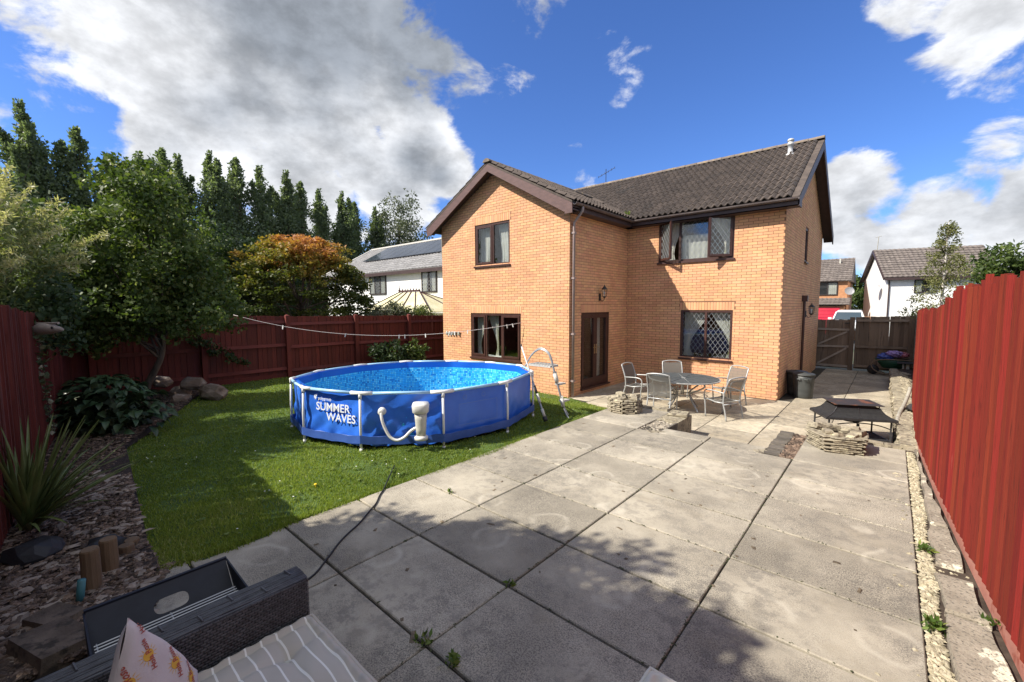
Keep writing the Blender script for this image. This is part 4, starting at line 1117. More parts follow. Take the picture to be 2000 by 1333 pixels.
for (dx, dz, w_, h_) in ((0, .035, .013, .028), (.016, .018, .013, .028), (.03, .045, .010, .018)):
    b.obox(o_ + ux1 * dx + Vector((0, 0, dz)), ux1 * w_ + Vector((0, 0, w_)), (0, 0, h_ * .6), ux1.cross(Vector((0, 0, 1))) * .001)
b.build('logo', m_print, pool)
m_faint = mat('faint_print', (0.10, 0.20, 0.55), None, rough=0.5)
ux3 = (PV[4] - PV[3]).normalized()
for u in (.33, .62):
    c = panel_pt(3, u, .62, -.02); b = MB(); P = []
    for k_ in range(16):
        a = 2 * PI * k_ / 16
        for r_ in (.026, .034): P.append(c + ux3 * math.cos(a) * r_ + Vector((0, 0, math.sin(a) * r_)))
    b.poly(P, [(2 * k_, (2 * k_ + 2) % 32, (2 * k_ + 3) % 32, 2 * k_ + 1) for k_ in range(16)]); b.build('print_ring', m_faint, pool)
b = MB()
for (u0, u1, z0, z1) in ((.24, .84, .53, .536), (.24, .84, .24, .246)):
    p, q = panel_pt(3, u0, z0, -.02), panel_pt(3, u1, z0, -.02); b.poly([p, q, q + Vector((0, 0, .006)), p + Vector((0, 0, .006))], [(0, 1, 2, 3)])
for u in (.24, .84):
    p = panel_pt(3, u, .24, -.02); b.poly([p, p + ux3 * .005, p + ux3 * .005 + Vector((0, 0, .29)), p + Vector((0, 0, .29))], [(0, 1, 2, 3)])
b.build('print_frame', m_faint, pool)
# filter pump with its hose, hung on the wall between two legs
pump = empty('filter_pump', tuple(panel_pt(2, .74, .2, .12)), 'white filter pump with curved hose hanging on the blue pool wall', 'pool pump')
c = panel_pt(2, .74, 0, .115); m_white2 = mat('pump_plastic', (0.50, 0.49, 0.43), (0.58, 0.57, 0.51), 5, 0.45)
b = MB(); ux2 = (PV[3] - PV[2]).normalized(); ou2 = Vector((ux2.y, -ux2.x, 0))
if ou2.dot(PV[2] - PC) < 0: ou2 = -ou2
def ring(cx, z, hw, hd, n=20, pw=3.0):
    P = []
    for k_ in range(n):
        a = 2 * PI * k_ / n; ca, sa = math.cos(a), math.sin(a)
        P.append(Vector((cx.x, cx.y, z)) + ux2 * (hw * math.copysign(abs(ca) ** (2 / pw), ca)) + ou2 * (hd * math.copysign(abs(sa) ** (2 / pw), sa)))
    return P
def loft(mb, rings, cap=True):
    n = len(rings[0]); P = sum(rings, []); F = []
    for i in range(len(rings) - 1):
        for k_ in range(n): F.append((i * n + k_, i * n + (k_ + 1) % n, (i + 1) * n + (k_ + 1) % n, (i + 1) * n + k_))
    if cap: F += [tuple(range(n))[::-1], tuple(range((len(rings) - 1) * n, len(rings) * n))]
    mb.poly(P, F)
loft(b, [ring(c, z, w_, d_, pw=2.2) for z, w_, d_ in ((.20, .058, .058), (.30, .066, .066), (.42, .074, .076), (.50, .080, .080))]); b.build('body', m_white2, pump, smooth=True)
b = MB(); cap_sh = [ring(c + ux2 * .0, z, w_, d_) for z, w_, d_ in ((.505, .09, .085), (.515, .102, .095), (.60, .108, .10), (.63, .098, .088), (.635, .02, .02))]; loft(b, cap_sh); b.build('cap', m_white, pump, smooth=True)
b = MB(); loft(b, [ring(c, z, w_, w_, pw=2) for z, w_ in ((.150, .06), (.155, .085), (.19, .088), (.205, .07), (.21, .06))]); b.build('base_collar', m_white, pump, smooth=True)
b = MB(); p0 = panel_pt(2, .26, .50, .05); pts = []
for t_, (u, z, d_) in enumerate(((.26, .49, .07), (.275, .42, .10), (.31, .31, .11), (.37, .20, .12), (.45, .155, .13), (.54, .19, .13), (.61, .26, .12), (.67, .30, .115), (.72, .30, .115))): pts.append(panel_pt(2, u, z, d_))
# smooth the hose with a Catmull-Rom pass
def catmull(P, k_=6):
    P = [Vector(p) for p in P]; Q = [P[0] * 2 - P[1]] + P + [P[-1] * 2 - P[-2]]; out = []
    for i in range(1, len(Q) - 2):
        for j in range(k_):
            t_ = j / k_; a, b_, c_, d_ = Q[i - 1], Q[i], Q[i + 1], Q[i + 2]
            out.append(0.5 * ((2 * b_) + (c_ - a) * t_ + (2 * a - 5 * b_ + 4 * c_ - d_) * t_ ** 2 + (-a + 3 * b_ - 3 * c_ + d_) * t_ ** 3))
    out.append(P[-1]); return out
hp = catmull(pts, 10); b.tube(hp, [.018 + (.0022 if i % 2 else 0) for i in range(len(hp))], 10); b.build('hose', m_white, pump, smooth=True)
b = MB(); b.lathe(tuple(panel_pt(2, .26, .505, .0)), [(.052, .0), (.052, .012), (.034, .014), (.034, .05), (.04, .05), (.04, .075), (.02, .08)], 18, ax=ou2); b.build('inlet_fitting', m_white, pump, smooth=True)

# ladder over the rim
m_steel = mat('ladder_steel', (0.30, 0.31, 0.31), (0.38, 0.39, 0.39), 12, 0.35, metal=0.35)
m_clear = mat('milky_plastic', (0.36, 0.37, 0.35), (0.50, 0.51, 0.49), 30, 0.4)
lad = empty('pool_ladder', (-4.2, 5.95, -0.05), 'grey arched pool ladder standing over the far right rim', 'ladder')
for s_ in (0, 1):
    ox, oy = (-.12 * s_, .17 * s_)
    pts = catmull([(-5.02 + ox, 5.72 + oy, .10), (-4.95 + ox, 5.85 + oy, .60), (-4.86 + ox, 5.93 + oy, .86), (-4.76 + ox, 5.95 + oy, 1.0), (-4.60 + ox, 5.95 + oy, 1.09), (-4.44 + ox, 5.95 + oy, 1.04), (-4.36 + ox, 5.95 + oy, .93), (-4.27 + ox, 5.95 + oy, .64), (-4.13 + ox, 5.97 + oy, .19), (-4.06 + ox, 5.97 + oy, .03), (-3.97 + ox, 5.95 + oy, -.06)], 6)
    b = MB(); b.tube(pts, .0135, 8); ar = b.build('rail', m_steel, lad, smooth=True)
    b = MB(); b.tube([(-4.285 + ox, 5.95 + oy, .69), (-4.235 + ox, 5.96 + oy, .53)], .034, 8); b.tube([(-4.15 + ox, 5.965 + oy, .27), (-4.11 + ox, 5.97 + oy, .13)], .032, 8); b.build('rail_joint', m_white2, lad, smooth=True)
for z, xa, xb in ((.80, -4.84, -4.36),):
    b = MB(); b.box(xa, xb, 5.93, 6.17, z - .018, z + .018); 
    for q in range(7): b.box(xa + .03 + q * .062, xa + .055 + q * .062, 5.93, 6.17, z + .0185, z + .026)
    b.build('platform', m_clear, lad)
for z, x in ((.5, -4.25), (.22, -4.16)):
    b = MB(); b.box(x - .05, x + .05, 5.98, 6.17, z - .012, z + .012); b.build('tread', m_clear, lad)
# telescopic pole leaning on the rim
pole = empty('vacuum_pole', (-4.02, 5.36, 0), 'slim white telescopic pole with black grip leaning on the pool rim', 'pole')
A_, B_ = Vector((-4.02, 5.36, 0.02)), Vector((-4.56, 5.39, 1.2))
def seg(a, b2, r_, m, name): mb = MB(); mb.tube([A_.lerp(B_, a), A_.lerp(B_, b2)], r_, 8); mb.build(name, m, pole, smooth=True)
seg(.50, 1.0, .010, m_pipe_w, 'upper_tube'); seg(.34, .52, .014, m_steel, 'middle_tube'); seg(.36, .46, .021, m_metal_black, 'grip'); seg(.24, .355, .024, m_white2, 'clamp'); seg(.03, .25, .016, m_steel, 'lower_tube'); seg(.06, .16, .025, m_white2, 'lower_clamp'); seg(.0, .06, .036, m_metal_black, 'foot'); seg(.985, 1.01, .012, m_metal_black, 'tip')

# ------------------------------------------------------------------ table and chairs
m_alu = mat('silver_paint', (0.36, 0.37, 0.365), (0.43, 0.44, 0.435), 10, 0.38, metal=0.25)
m_tabtop = mat('slatted_table_top', (0.045, 0.055, 0.06), (0.07, 0.08, 0.085), 9, 0.65, 0.2, 60)
m_sling = bpy.data.materials.new('sling_mesh'); m_sling.use_nodes = True
_t = m_sling.node_tree; _p = _t.nodes['Principled BSDF']; _p.inputs['Base Color'].default_value = (0.13, 0.125, 0.112, 1); _p.inputs['Roughness'].default_value = .8
_tr = _t.nodes.new('ShaderNodeBsdfTransparent'); _mx = _t.nodes.new('ShaderNodeMixShader'); _mx.inputs[0].default_value = 0.22
_t.links.new(_p.outputs[0], _mx.inputs[1]); _t.links.new(_tr.outputs[0], _mx.inputs[2]); _t.links.new(_mx.outputs[0], _t.nodes['Material Output'].inputs[0])
LZ = -0.35
tb = empty('patio_table', (-3.24, 9.18, LZ), 'round dark grey patio table with silver legs', 'table')
tx, ty, tz = -3.24, 9.18, 0.31; RT = .72
b = MB(); b.lathe((tx, ty, tz), [(RT - .01, -.022), (RT, -.012), (RT, .0), (RT - .02, .004)], 48); b.build('table_rim', m_alu, tb)
n_sl = 12
for k_ in range(n_sl):    # wedge-shaped panels of the top
    a0, a1 = 2 * PI * k_ / n_sl + .008, 2 * PI * (k_ + 1) / n_sl - .008; pts = [(tx + .05 * math.cos((a0 + a1) / 2), ty + .05 * math.sin((a0 + a1) / 2))]
    for j in range(5): a = a0 + (a1 - a0) * j / 4; pts.append((tx + (RT - .03) * math.cos(a), ty + (RT - .03) * math.sin(a)))
    b = MB(); b.prism(pts, tz + .0045, tz + .012); b.build('top_panel', m_tabtop, tb)
for k_ in range(4):
    a = PI / 4 + .35 + k_ * PI / 2; ca, sa = math.cos(a), math.sin(a)
    pts = catmull([(tx + ca * .52, ty + sa * .52, tz - .02), (tx + ca * .56, ty + sa * .56, tz - .10), (tx + ca * .40, ty + sa * .40, tz - .20), (tx + ca * .20, ty + sa * .20, tz - .30), (tx + ca * .22, ty + sa * .22, tz - .42), (tx + ca * .34, ty + sa * .34, tz - .56), (tx + ca * .42, ty + sa * .42, LZ)], 5)
    b = MB(); b.tube(pts, .017, 8); b.build('leg', m_alu, tb, smooth=True)
b = MB(); b.tube([(tx + .2 * math.cos(a), ty + .2 * math.sin(a), tz - .34) for a in [2 * PI * q / 16 for q in range(17)]], .010, 6, caps=False); b.tube([(tx, ty, tz - .02), (tx, ty, tz - .34)], .018, 8)
b.build('stretcher', m_alu, tb, smooth=True)
def make_chair(label):
    """sling chair facing +X, seat centre above the origin"""
    r_ = empty('sling_chair', (0, 0, 0), label, 'chair', 'sling chairs round the patio table')
    S = .87; hw = .265
    for s_ in (-1, 1):
        y = s_ * hw * S * 1.0
        b = MB(); b.tube(catmull([(-.30 * S, y, 0), (-.255 * S, y, .22 * S), (-.21 * S, y, .38 * S), (-.225 * S, y, .60 * S), (-.29 * S, y, .80 * S), (-.345 * S, y * .97, .93 * S)], 4), .0145, 8); b.build('rear_leg', m_alu, r_, smooth=True)
        b = MB(); b.tube(catmull([(.24 * S, y * 1.04, 0), (.255 * S, y * 1.05, .28 * S), (.285 * S, y * 1.08, .50 * S), (.25 * S, y * 1.1, .605 * S), (.12 * S, y * 1.12, .635 * S), (-.10 * S, y * 1.1, .625 * S), (-.235 * S, y * 1.03, .61 * S)], 5), .0135, 8); b.build('arm_and_leg', m_alu, r_, smooth=True)
        b = MB(); b.tube([(-.215 * S, y * .96, .385 * S), (.0, y * .96, .375 * S), (.262 * S, y * .96, .415 * S)], .0125, 8); b.build('seat_rail', m_alu, r_, smooth=True)
    b = MB(); b.tube(catmull([(-.345 * S, -hw * S * .97, .93 * S), (-.36 * S, -hw * S * .5, .955 * S), (-.365 * S, 0, .962 * S), (-.36 * S, hw * S * .5, .955 * S), (-.345 * S, hw * S * .97, .93 * S)], 4), .0145, 8); b.build('top_bar', m_alu, r_, smooth=True)
    b = MB(); b.tube([(-.235 * S, -hw * S, .355 * S), (-.235 * S, hw * S, .355 * S)], .012, 8); b.build('cross_bar', m_alu, r_, smooth=True)
    b = MB(); b.tube([(.255 * S, -hw * S, .40 * S), (.255 * S, hw * S, .40 * S)], .012, 8); b.build('cross_bar', m_alu, r_, smooth=True)
    def sheet(name, pts, w_):
        P = []; F = []
        for (x, z) in pts:
            for q in range(5): v = q / 4 * 2 - 1; P.append((x * S, v * w_ * S, z * S - .012 * (1 - v * v)))
        for i in range(len(pts) - 1):
            for q in range(4): F.append((i * 5 + q, i * 5 + q + 1, (i + 1) * 5 + q + 1, (i + 1) * 5 + q))
        mb = MB(); mb.poly(P, F); mb.build(name, m_sling, r_, smooth=True)
    sheet('seat', [(.262, .42), (.15, .40), (0, .382), (-.14, .38), (-.20, .392)], .245)
    sheet('back', [(-.205, .43), (-.215, .55), (-.24, .68), (-.285, .80), (-.34, .92)], .25)
    return r_
ch0 = make_chair('sling chair nearest the left stone planter with its back to the lawn steps')
spots = [(-3.47, 8.62, PI / 2 + .08, 'sling chair with its back squarely to the camera on the near side of the table'),
         (-2.38, 8.98, PI - .42, 'sling chair right of the table turned with its back to the camera'),
         (-2.62, 10.30, -PI * 2 / 3 + .05, 'sling chair on the right under the leaded window, facing the camera'),
         (-3.85, 10.32, -.95, 'sling chair behind the table in front of the shaded brick wall'),
         (-4.38, 9.42, -.08, 'sling chair left of the table seen side on by the french doors')]
for i, (x, y, a, lb) in enumerate(spots):
    c = ch0 if i == 0 else copy_tree(ch0)
    c.location = (x, y, LZ); c.rotation_euler = (0, 0, a); c['label'] = lb

# ------------------------------------------------------------------ fire pit with pagoda lid
m_char = mat('charcoal_mesh', (0.010, 0.0105, 0.012), (0.018, 0.018, 0.019), 30, 0.75, 0.3, 200)
m_rust = mat('rusty_lid', (0.045, 0.036, 0.032), (0.22, 0.08, 0.035), 4.5, 0.6, 0.25, 60, lo=0.50, hi=0.66, metal=0.3)
fc = Vector((-0.40, 8.90, LZ)); fu = Vector((.896, .444, 0)); fv = Vector((-.444, .896, 0))
def FP(u, v, z): return fc + fu * u + fv * v + Vector((0, 0, z - LZ))
fire = empty('fire_pit', tuple(fc), 'black pagoda shaped fire pit with rusty top plate on the lower patio', 'fire pit')
hu, hv = .475, .325
prof2 = [(1.0, .040), (1.0, .060), (.86, .085), (.74, .125), (.66, .175), (.62, .215)]
b = MB(); rings = []
for s_, z in prof2: rings.append([FP(-hu * s_, -hv * s_, z), FP(0, -hv * s_, z), FP(hu * s_, -hv * s_, z), FP(hu * s_, 0, z), FP(hu * s_, hv * s_, z), FP(0, hv * s_, z), FP(-hu * s_, hv * s_, z), FP(-hu * s_, 0, z)])
loft(b, rings, cap=False); lid = b.build('pagoda_lid', m_char, fire)
b = MB()
for j in range(8):
    for i in range(len(rings) - 1):
        if j % 2 == 0 or j in (1,): b.bar(rings[i][j], rings[i + 1][j], .012, .012)
for j in range(8): b.bar(rings[0][j], rings[0][(j + 1) % 8], .022, .03)
b.build('lid_frame', m_metal_black, lid)
b = MB()
for (u, v) in ((-1, -1), (1, -1), (1, 1), (-1, 1)): b.bar(FP(u * hu * .6, v * hv * .6, .205), FP(u * hu * .6, v * hv * .6, .255), .014, .014)
b.bar(FP(-.29, -.18, .215), FP(.29, -.18, .215), .02, .02); b.bar(FP(-.29, .18, .215), FP(.29, .18, .215), .02, .02)
b.build('spacer', m_metal_black, fire)
b = MB(); b.extrude([FP(-.34, -.235, .25), FP(.34, -.235, .25), FP(.34, .235, .262), (FP(-.34, .235, .262))], (0, 0, .008)); b.build('top_plate', m_rust, fire)
for (u, v) in ((-1, -1), (1, -1), (1, 1), (-1, 1)):
    b = MB(); b.bar(FP(u * .42, v * .27, LZ), FP(u * .42, v * .27, .045), .024, .024); b.build('leg', m_metal_black, fire)
b = MB()
for v in (-1, 1):
    b.tube(catmull([FP(-.42, v * .27, -.10), FP(-.25, v * .27, -.045), FP(0, v * .27, -.02), FP(.25, v * .27, -.045), FP(.42, v * .27, -.10)], 4), .009, 6)
for u in (-1, 1): b.bar(FP(u * .42, -.27, -.29), FP(u * .42, .27, -.29), .016, .016)
for v in (-1, 1): b.bar(FP(-.42, v * .27, -.29), FP(.42, v * .27, -.29), .016, .016)
b.build('rail', m_metal_black, fire)
b = MB(); b.extrude([FP(-.40, -.25, -.30), FP(.40, -.25, -.30), FP(.40, .25, -.30), FP(-.40, .25, -.30)], (0, 0, .012)); b.build('shelf', m_char, fire)
b = MB(); b.lathe(tuple(FP(0, 0, -.12)), [(.05, .06), (.12, .07), (.20, .11), (.22, .15), (.20, .15), (.12, .09), (.04, .08)], 20); b.build('fire_bowl', m_metal_black, fire, smooth=True)
b = MB(); b.bar(FP(.10, 0, -.29), FP(.10, 0, -.10), .04, .04); b.build('pillar', m_metal_black, fire)

# ------------------------------------------------------------------ stacked stone planters
def stone_mesh(seed):
    r_ = random.Random(seed); V = []
    for (x, y, z) in CUBE_V: V.append((x * (1 + r_.uniform(-.12, .02)), y * (1 + r_.uniform(-.14, .02)), z * (1 + r_.uniform(-.22, .05))))
    # middle ring swells so that no face is quite flat
    for (x, y) in ((-.5, -.5), (.5, -.5), (.5, .5), (-.5, .5)): V.append((x * (1.06 + r_.uniform(-.05, .10)), y * (1.06 + r_.uniform(-.05, .12)), r_.uniform(-.12, .12)))
    F = [(0, 3, 2, 1), (4, 5, 6, 7)]
    for i in range(4): j = (i + 1) % 4; F += [(i, j, 8 + j, 8 + i), (8 + i, 8 + j, 4 + j, 4 + i)]
    me = piece_mesh('stone', V, F, m_stone); return me
STONES = [stone_mesh(i) for i in range(7)]
m_slate = mat('dark_slate', (0.085, 0.075, 0.062), (0.15, 0.13, 0.105), 7, .9, .7, 50, rnd=.4, stretch=(1, 4, 1))
SL = []
for i in range(4):
    me = STONES[i].copy(); me.materials.clear(); me.materials.append(m_slate); SL.append(me)
m_bstone = mat('brown_stone', (0.10, 0.075, 0.055), (0.17, 0.13, 0.095), 6, .95, .9, 30, c3=(.05, .04, .03), s3=14, l3=.5, h3=.65)
SLB = STONES[3].copy(); SLB.materials.clear(); SLB.materials.append(m_bstone)
def put_stone(parent, c, ang, size, tilt=.05, name='stone'):
    o = bpy.data.objects.new(name, random.choice(STONES)); col.objects.link(o); o.parent = parent
    o.location = Vector(c) - root_of(parent); o.rotation_euler = (random.gauss(0, tilt), random.gauss(0, tilt), ang + random.gauss(0, .06)); o.scale = size; return o
def stone_planter(cx, cy, rad, h, rows, label, lumps, sides=8, sx=1.0, sy=1.0, ang0=0.2, flare=0.0):
    r_ = empty('stone_planter', (cx, cy, 0), label, 'planter'); rh = h / rows
    core = MB(); core.lathe((cx, cy, 0.0), [(rad * .80, 0), (rad * .82, h * .80), (rad * .1, h * .82)], 10); core.build('compost', m_soil, r_)
    for j in range(rows):
        rr = rad * (1 + flare * (j / rows - .3)) * (1 + random.uniform(-.02, .02)); n = sides * 2
        for k_ in range(n):
            a = 2 * PI * (k_ + .5 * (j % 2)) / n + ang0; q = (round(a / (2 * PI / sides))) * (2 * PI / sides)
            rad2 = rr * math.cos(PI / sides) / math.cos(a - q) if abs(a - q) < .6 else rr
            x, y = cx + math.cos(a) * rad2 * sx, cy + math.sin(a) * rad2 * sy
            put_stone(r_, (x, y, rh * (j + .5) + .002), q + PI / 2, (2 * PI * rr / n * random.uniform(.85, 1.08), rad * .50, rh * random.uniform(.84, 1.02)), .03)
    for (dx, dy, s_, zz_) in lumps: put_stone(r_, (cx + dx, cy + dy, h + zz_), random.uniform(0, 3), (s_, s_ * .6, s_ * .42), .2, 'capping_stone')
    return r_
stone_planter(-3.44, 6.90, .235, .235, 7, 'small round stacked stone planter on the corner where lawn meets patio', [(-.14, .12, .16, .02), (.12, .14, .19, .02), (.19, -.05, .17, .02), (-.12, -.14, .14, .01), (.04, -.19, .14, .01)])
stone_planter(-0.43, 6.88, .265, .205, 8, 'larger squat stacked stone planter in front of the fire pit', [(-.24, .06, .20, .03), (-.10, -.14, .14, .02), (.03, -.16, .15, .0), (.15, -.12, .16, .0), (.20, .02, .20, .01), (.12, .16, .18, .02), (-.10, .18, .18, .02)], sides=5, ang0=.1, flare=.10)

# ------------------------------------------------------------------ little planting pits in the patio edge
def rubble(name, area, n, s0, s1, m, parent=None, seed=3, z=0.0, tone=True, flat=.6, **kw):
    """n small angular lumps scattered over an area function -> one stuff mesh"""
    r_ = np.random.default_rng(seed); pts = []
    while len(pts) < n:
        p = area(r_)
        if p is not None: pts.append(p)
    P = np.array(pts); base = np.array([(-1, -1, -.6), (1, -.8, -.6), (.8, 1, -.6), (-.9, .9, -.6), (0.1, -.2, .9), (-.3, .4, .8)]) * .5
    F0 = np.array([(0, 1, 4), (1, 2, 4), (2, 5, 4), (2, 3, 5), (3, 0, 5), (0, 4, 5)]); V = []; F = []; T = []
    s = r_.uniform(s0, s1, n); a = r_.uniform(0, 2 * PI, n); el = r_.uniform(.7, 2.6, n)
    B = base[None] + r_.normal(0, .10, (n, 6, 3)); B[:, :, 0] *= el[:, None]; B[:, :, 2] *= flat
    ca, sa = np.cos(a)[:, None], np.sin(a)[:, None]; X = B[:, :, 0] * ca - B[:, :, 1] * sa; Y = B[:, :, 0] * sa + B[:, :, 1] * ca
    V = np.stack([X, Y, B[:, :, 2]], -1) * s[:, None, None] + P[:, None, :]
    F = (F0[None] + (np.arange(n) * 6)[:, None, None]).reshape(-1, 3); T = np.repeat(r_.random(n), 6)
    return np_obj(name, V.reshape(-1, 3), F, m, parent, tone=T, kind='stuff', **kw)
m_chip = mat('bark_chip', (0.075, 0.046, 0.030), (0.17, 0.12, 0.085), 40, 0.85, 0.3, 60, tone=1.3, c3=(0.30, 0.235, 0.175), s3=55, l3=0.62, h3=0.70)
m_gravel = mat('pale_gravel', (0.30, 0.26, 0.17), (0.44, 0.39, 0.28), 30, 0.85, 0.2, 90, tone=.7)
pit = MB(); pit.box(-2.80, -2.47, 5.99, 7.33, -.42, -.06); pit.build('edge_bed', m_soil, kind='structure', label=None)
def box_area(x0, x1, y0, y1, z):
    return lambda r_: (r_.uniform(x0, x1), r_.uniform(y0, y1), z + r_.uniform(0, .02))
rubble('pit_gravel', box_area(-2.79, -2.50, 6.0, 6.95, -.045), 420, .03, .075, mat('grey_rubble', (0.20, 0.17, 0.13), (0.34, 0.30, 0.24), 20, .9, .3, 60, tone=.9), seed=5)
def loose_stone(loc, size, ang, label, name='loose_stone', dark=False):
    o = bpy.data.objects.new(name, SLB if dark else random.choice(STONES)); col.objects.link(o); o.location = loc; o.scale = size; o.rotation_euler = (random.gauss(0, .04), random.gauss(0, .04), ang); return tag(o, label, 'stone')
loose_stone((-2.60, 7.20, .025), (.30, .22, .06), 0.1, 'flat pale stone lying on the block at the far end of the gravel pit')
loose_stone((-2.62, 6.86, -.03), (.20, .14, .09), .6, 'small pale lump of stone in front of the flat stone block')
loose_stone((-2.50, 6.03, -.02), (.24, .10, .05), .9, 'yellowish broken stone corner at the near tip of the gravel pit')
# retaining walls of dark stone around the lower patio edge
rw = empty('retaining_wall', (-2.47, 7.0, -.35), 'dark stone face of the drop beside the gravel pit', 'wall')
b = MB(); b.box(-2.80, -2.44, 6.72, 7.36, -.40, -.004); b.build('coping_block', m_stone, rw)
b = MB(); b.box(-2.468, -2.44, 6.31, 6.715, -.40, -.004); b.build('side_stone', m_slate, rw)
rw2 = empty('slate_wall', (-1.0, 6.65, -.35), 'dark layered stone edge left of the bark filled pit', 'wall')
b = MB(); b.box(-1.115, -.95, 6.04, 7.30, -.36, -.045); b.build('backing', m_soil, rw2)
for k_ in range(17):
    o = bpy.data.objects.new('slate', random.choice(SL)); col.objects.link(o); o.parent = rw2; o.location = Vector((-1.035 + random.uniform(-.012, .012), 6.07 + k_ * .073, -.03)) - Vector((-1.0, 6.65, -.35)); o.scale = (.17, .08, .07); o.rotation_euler = (random.gauss(0, .08), random.gauss(0, .05), .1)
b = MB(); b.box(-.948, -.79, 6.01, 7.30, -.36, -.055); b.build('edge_bed', m_soil, kind='structure')
rubble('pit_bark', box_area(-.945, -.80, 6.03, 7.25, -.035), 330, .04, .10, m_chip, seed=6)
loose_stone((-1.14, 6.08, -.02), (.16, .12, .05), .8, 'yellowish stone chip at the near end of the dark layered edge')
# coping along the far edge of the upper patio
for nm, y0, xs_, lb in (('l', 7.36, (-3.66, -2.80), 'row of pale rubble coping stones behind the small stone planter'), ('r', 7.36, (-.74, .22), 'row of pale rubble coping stones between the larger planter and the red fence')):
    cp = empty('coping_row', ((xs_[0] + xs_[1]) / 2, y0, -.35), lb, 'wall'); n = 6; d = (xs_[1] - xs_[0]) / n
    for j in range(5):
        for k_ in range(n): put_stone(cp, (xs_[0] + d * (k_ + .5 * (j % 2) + .25), y0 + .01, -.31 + j * .078), 0, (d * .98, .13, .078), .03)

# ------------------------------------------------------------------ raised bed wall on the right
bw_ = empty('stone_bed_wall', (0.2, 11.0, LZ), 'low yellowish dry stone wall holding the bed along the red fence', 'wall')
wx = lambda y: interp([(7.5, 0.215), (9.0, .19), (12.0, .14), (16.5, .09)], y)
b = MB(); b.prism([(wx(7.45) + .03, 7.45), (.66, 7.45), (.70, 17.9), (.14, 16.8)], -.4, -.06); b.build('bed_soil', m_soil, bw_)
for j in range(4):
    y = 7.5 + .1 * (j % 2)
    while y < 16.6:
        l = random.uniform(.16, .32) if y < 11 else random.uniform(.25, .4)
        put_stone(bw_, (wx(y) + .06 + random.uniform(-.012, .012), y + l / 2, LZ + .045 + j * .088), PI / 2, (l * .97, .17, .085), .03); y += l
rubble('bed_rubble', lambda r_: (lambda y: (r_.uniform(wx(y) + .12, .40), y, -.055 + r_.uniform(0, .03)))(7.5 + 8.5 * r_.random() ** 1.4), 900, .05, .15, m_stone, seed=8)
pp = empty('plastic_pipe', (.33, 10.6, -.05), 'grey bent plastic pipe leaning on the stones beside the red fence', 'pipe')
b = MB(); b.tube(catmull([(.16, 9.1, -.02), (.20, 9.8, .0), (.27, 10.4, .07), (.335, 10.9, .22), (.345, 11.0, .28)], 5), .03, 8); b.build('tube', m_conc, pp, smooth=True)
b = MB(); b.tube([(.34, 10.2, .02), (.36, 10.0, .10)], .06, 8); b.build('dark_end', m_metal_black, pp)
# narrow strip of gravel and big flat edging stones along the near right
b = MB(); b.prism([(.237, 1.0), (.72, 1.0), (.46, 7.44), (.237, 7.44)], -.4, -.030); b.build('edging_bed', m_soil, kind='structure')
rubble('gravel_strip', lambda r_: (lambda y: (r_.uniform(.245, .315 + .012 * math.sin(y * 5)), y, -.034 + r_.uniform(0, .022)))(1.1 + 6.2 * r_.random() ** 1.1), 5200, .012, .028, m_gravel, seed=9)
m_edge = mat('lichen_edging_stone', (0.25, 0.215, 0.165), (0.34, 0.295, 0.23), 5, 0.93, 0.8, 40, rnd=.25, c4=(0.62, 0.58, 0.45), s4=4.6, l4=0.585, h4=0.615, c3=(0.11, .10, .08), s3=60, l3=.52, h3=.68)
ys_ = [1.15, 1.95, 2.52, 2.75, 3.55, 4.05, 4.22, 4.95, 5.6, 6.3, 6.9, 7.38]
for i in range(len(ys_) - 1):
    y0, y1 = ys_[i] + .012, ys_[i + 1] - .012; fx_ = lambda y: interp([(p[1], p[0]) for p in RF], y) - .004
    if i in (2, 5): continue
    pts = []
    xl = .335
    n = 5
    for k_ in range(n + 1): y = y0 + (y1 - y0) * k_ / n; pts.append((xl + .012 * math.sin(y * 9) + random.uniform(-.008, .008), y))
    gap = .02 + (.02 if i in (3, 4) else .0)
    for k_ in range(n + 1): y = y1 - (y1 - y0) * k_ / n; pts.append((fx_(y) - gap * .6 - .018 * abs(math.sin(y * 7)) - random.uniform(0, .012), y + random.uniform(-.01, .01)))
    zt = .012 + random.uniform(-.008, .01); b = MB(); m_ = len(pts); c_ = (sum(p[0] for p in pts) / m_, sum(p[1] for p in pts) / m_)
    P = [(x, y, -.09) for x, y in pts] + [(x, y, zt - .016 + random.uniform(-.004, .004)) for x, y in pts] + [(c_[0] + (x - c_[0]) * .95, c_[1] + (y - c_[1]) * .955, zt + random.uniform(-.004, .004)) for x, y in pts]
    b.poly(P, [tuple(range(2 * m_, 3 * m_))] + [(q, (q + 1) % m_, m_ + (q + 1) % m_, m_ + q) for q in range(m_)] + [(m_ + q, m_ + (q + 1) % m_, 2 * m_ + (q + 1) % m_, 2 * m_ + q) for q in range(m_)])
    if i == 0: es = empty('stone_edging', (.45, 4.0, 0), 'row of big lichen spotted flat edging stones at the foot of the red fence', 'edging')
    o = b.build('edging_stone', m_edge, es); recenter(o)
rubble('edging_gravel', lambda r_: (r_.uniform(.34, .52), r_.choice([2.63, 4.13]) + r_.uniform(-.07, .07), -.05 + r_.uniform(0, .02)), 150, .015, .035, m_gravel, seed=10)
rubble('stray_pebbles', lambda r_: (.235 - abs(r_.normal(0, .10)), r_.uniform(1.4, 6.5), .004), 46, .008, .022, m_gravel, seed=12)

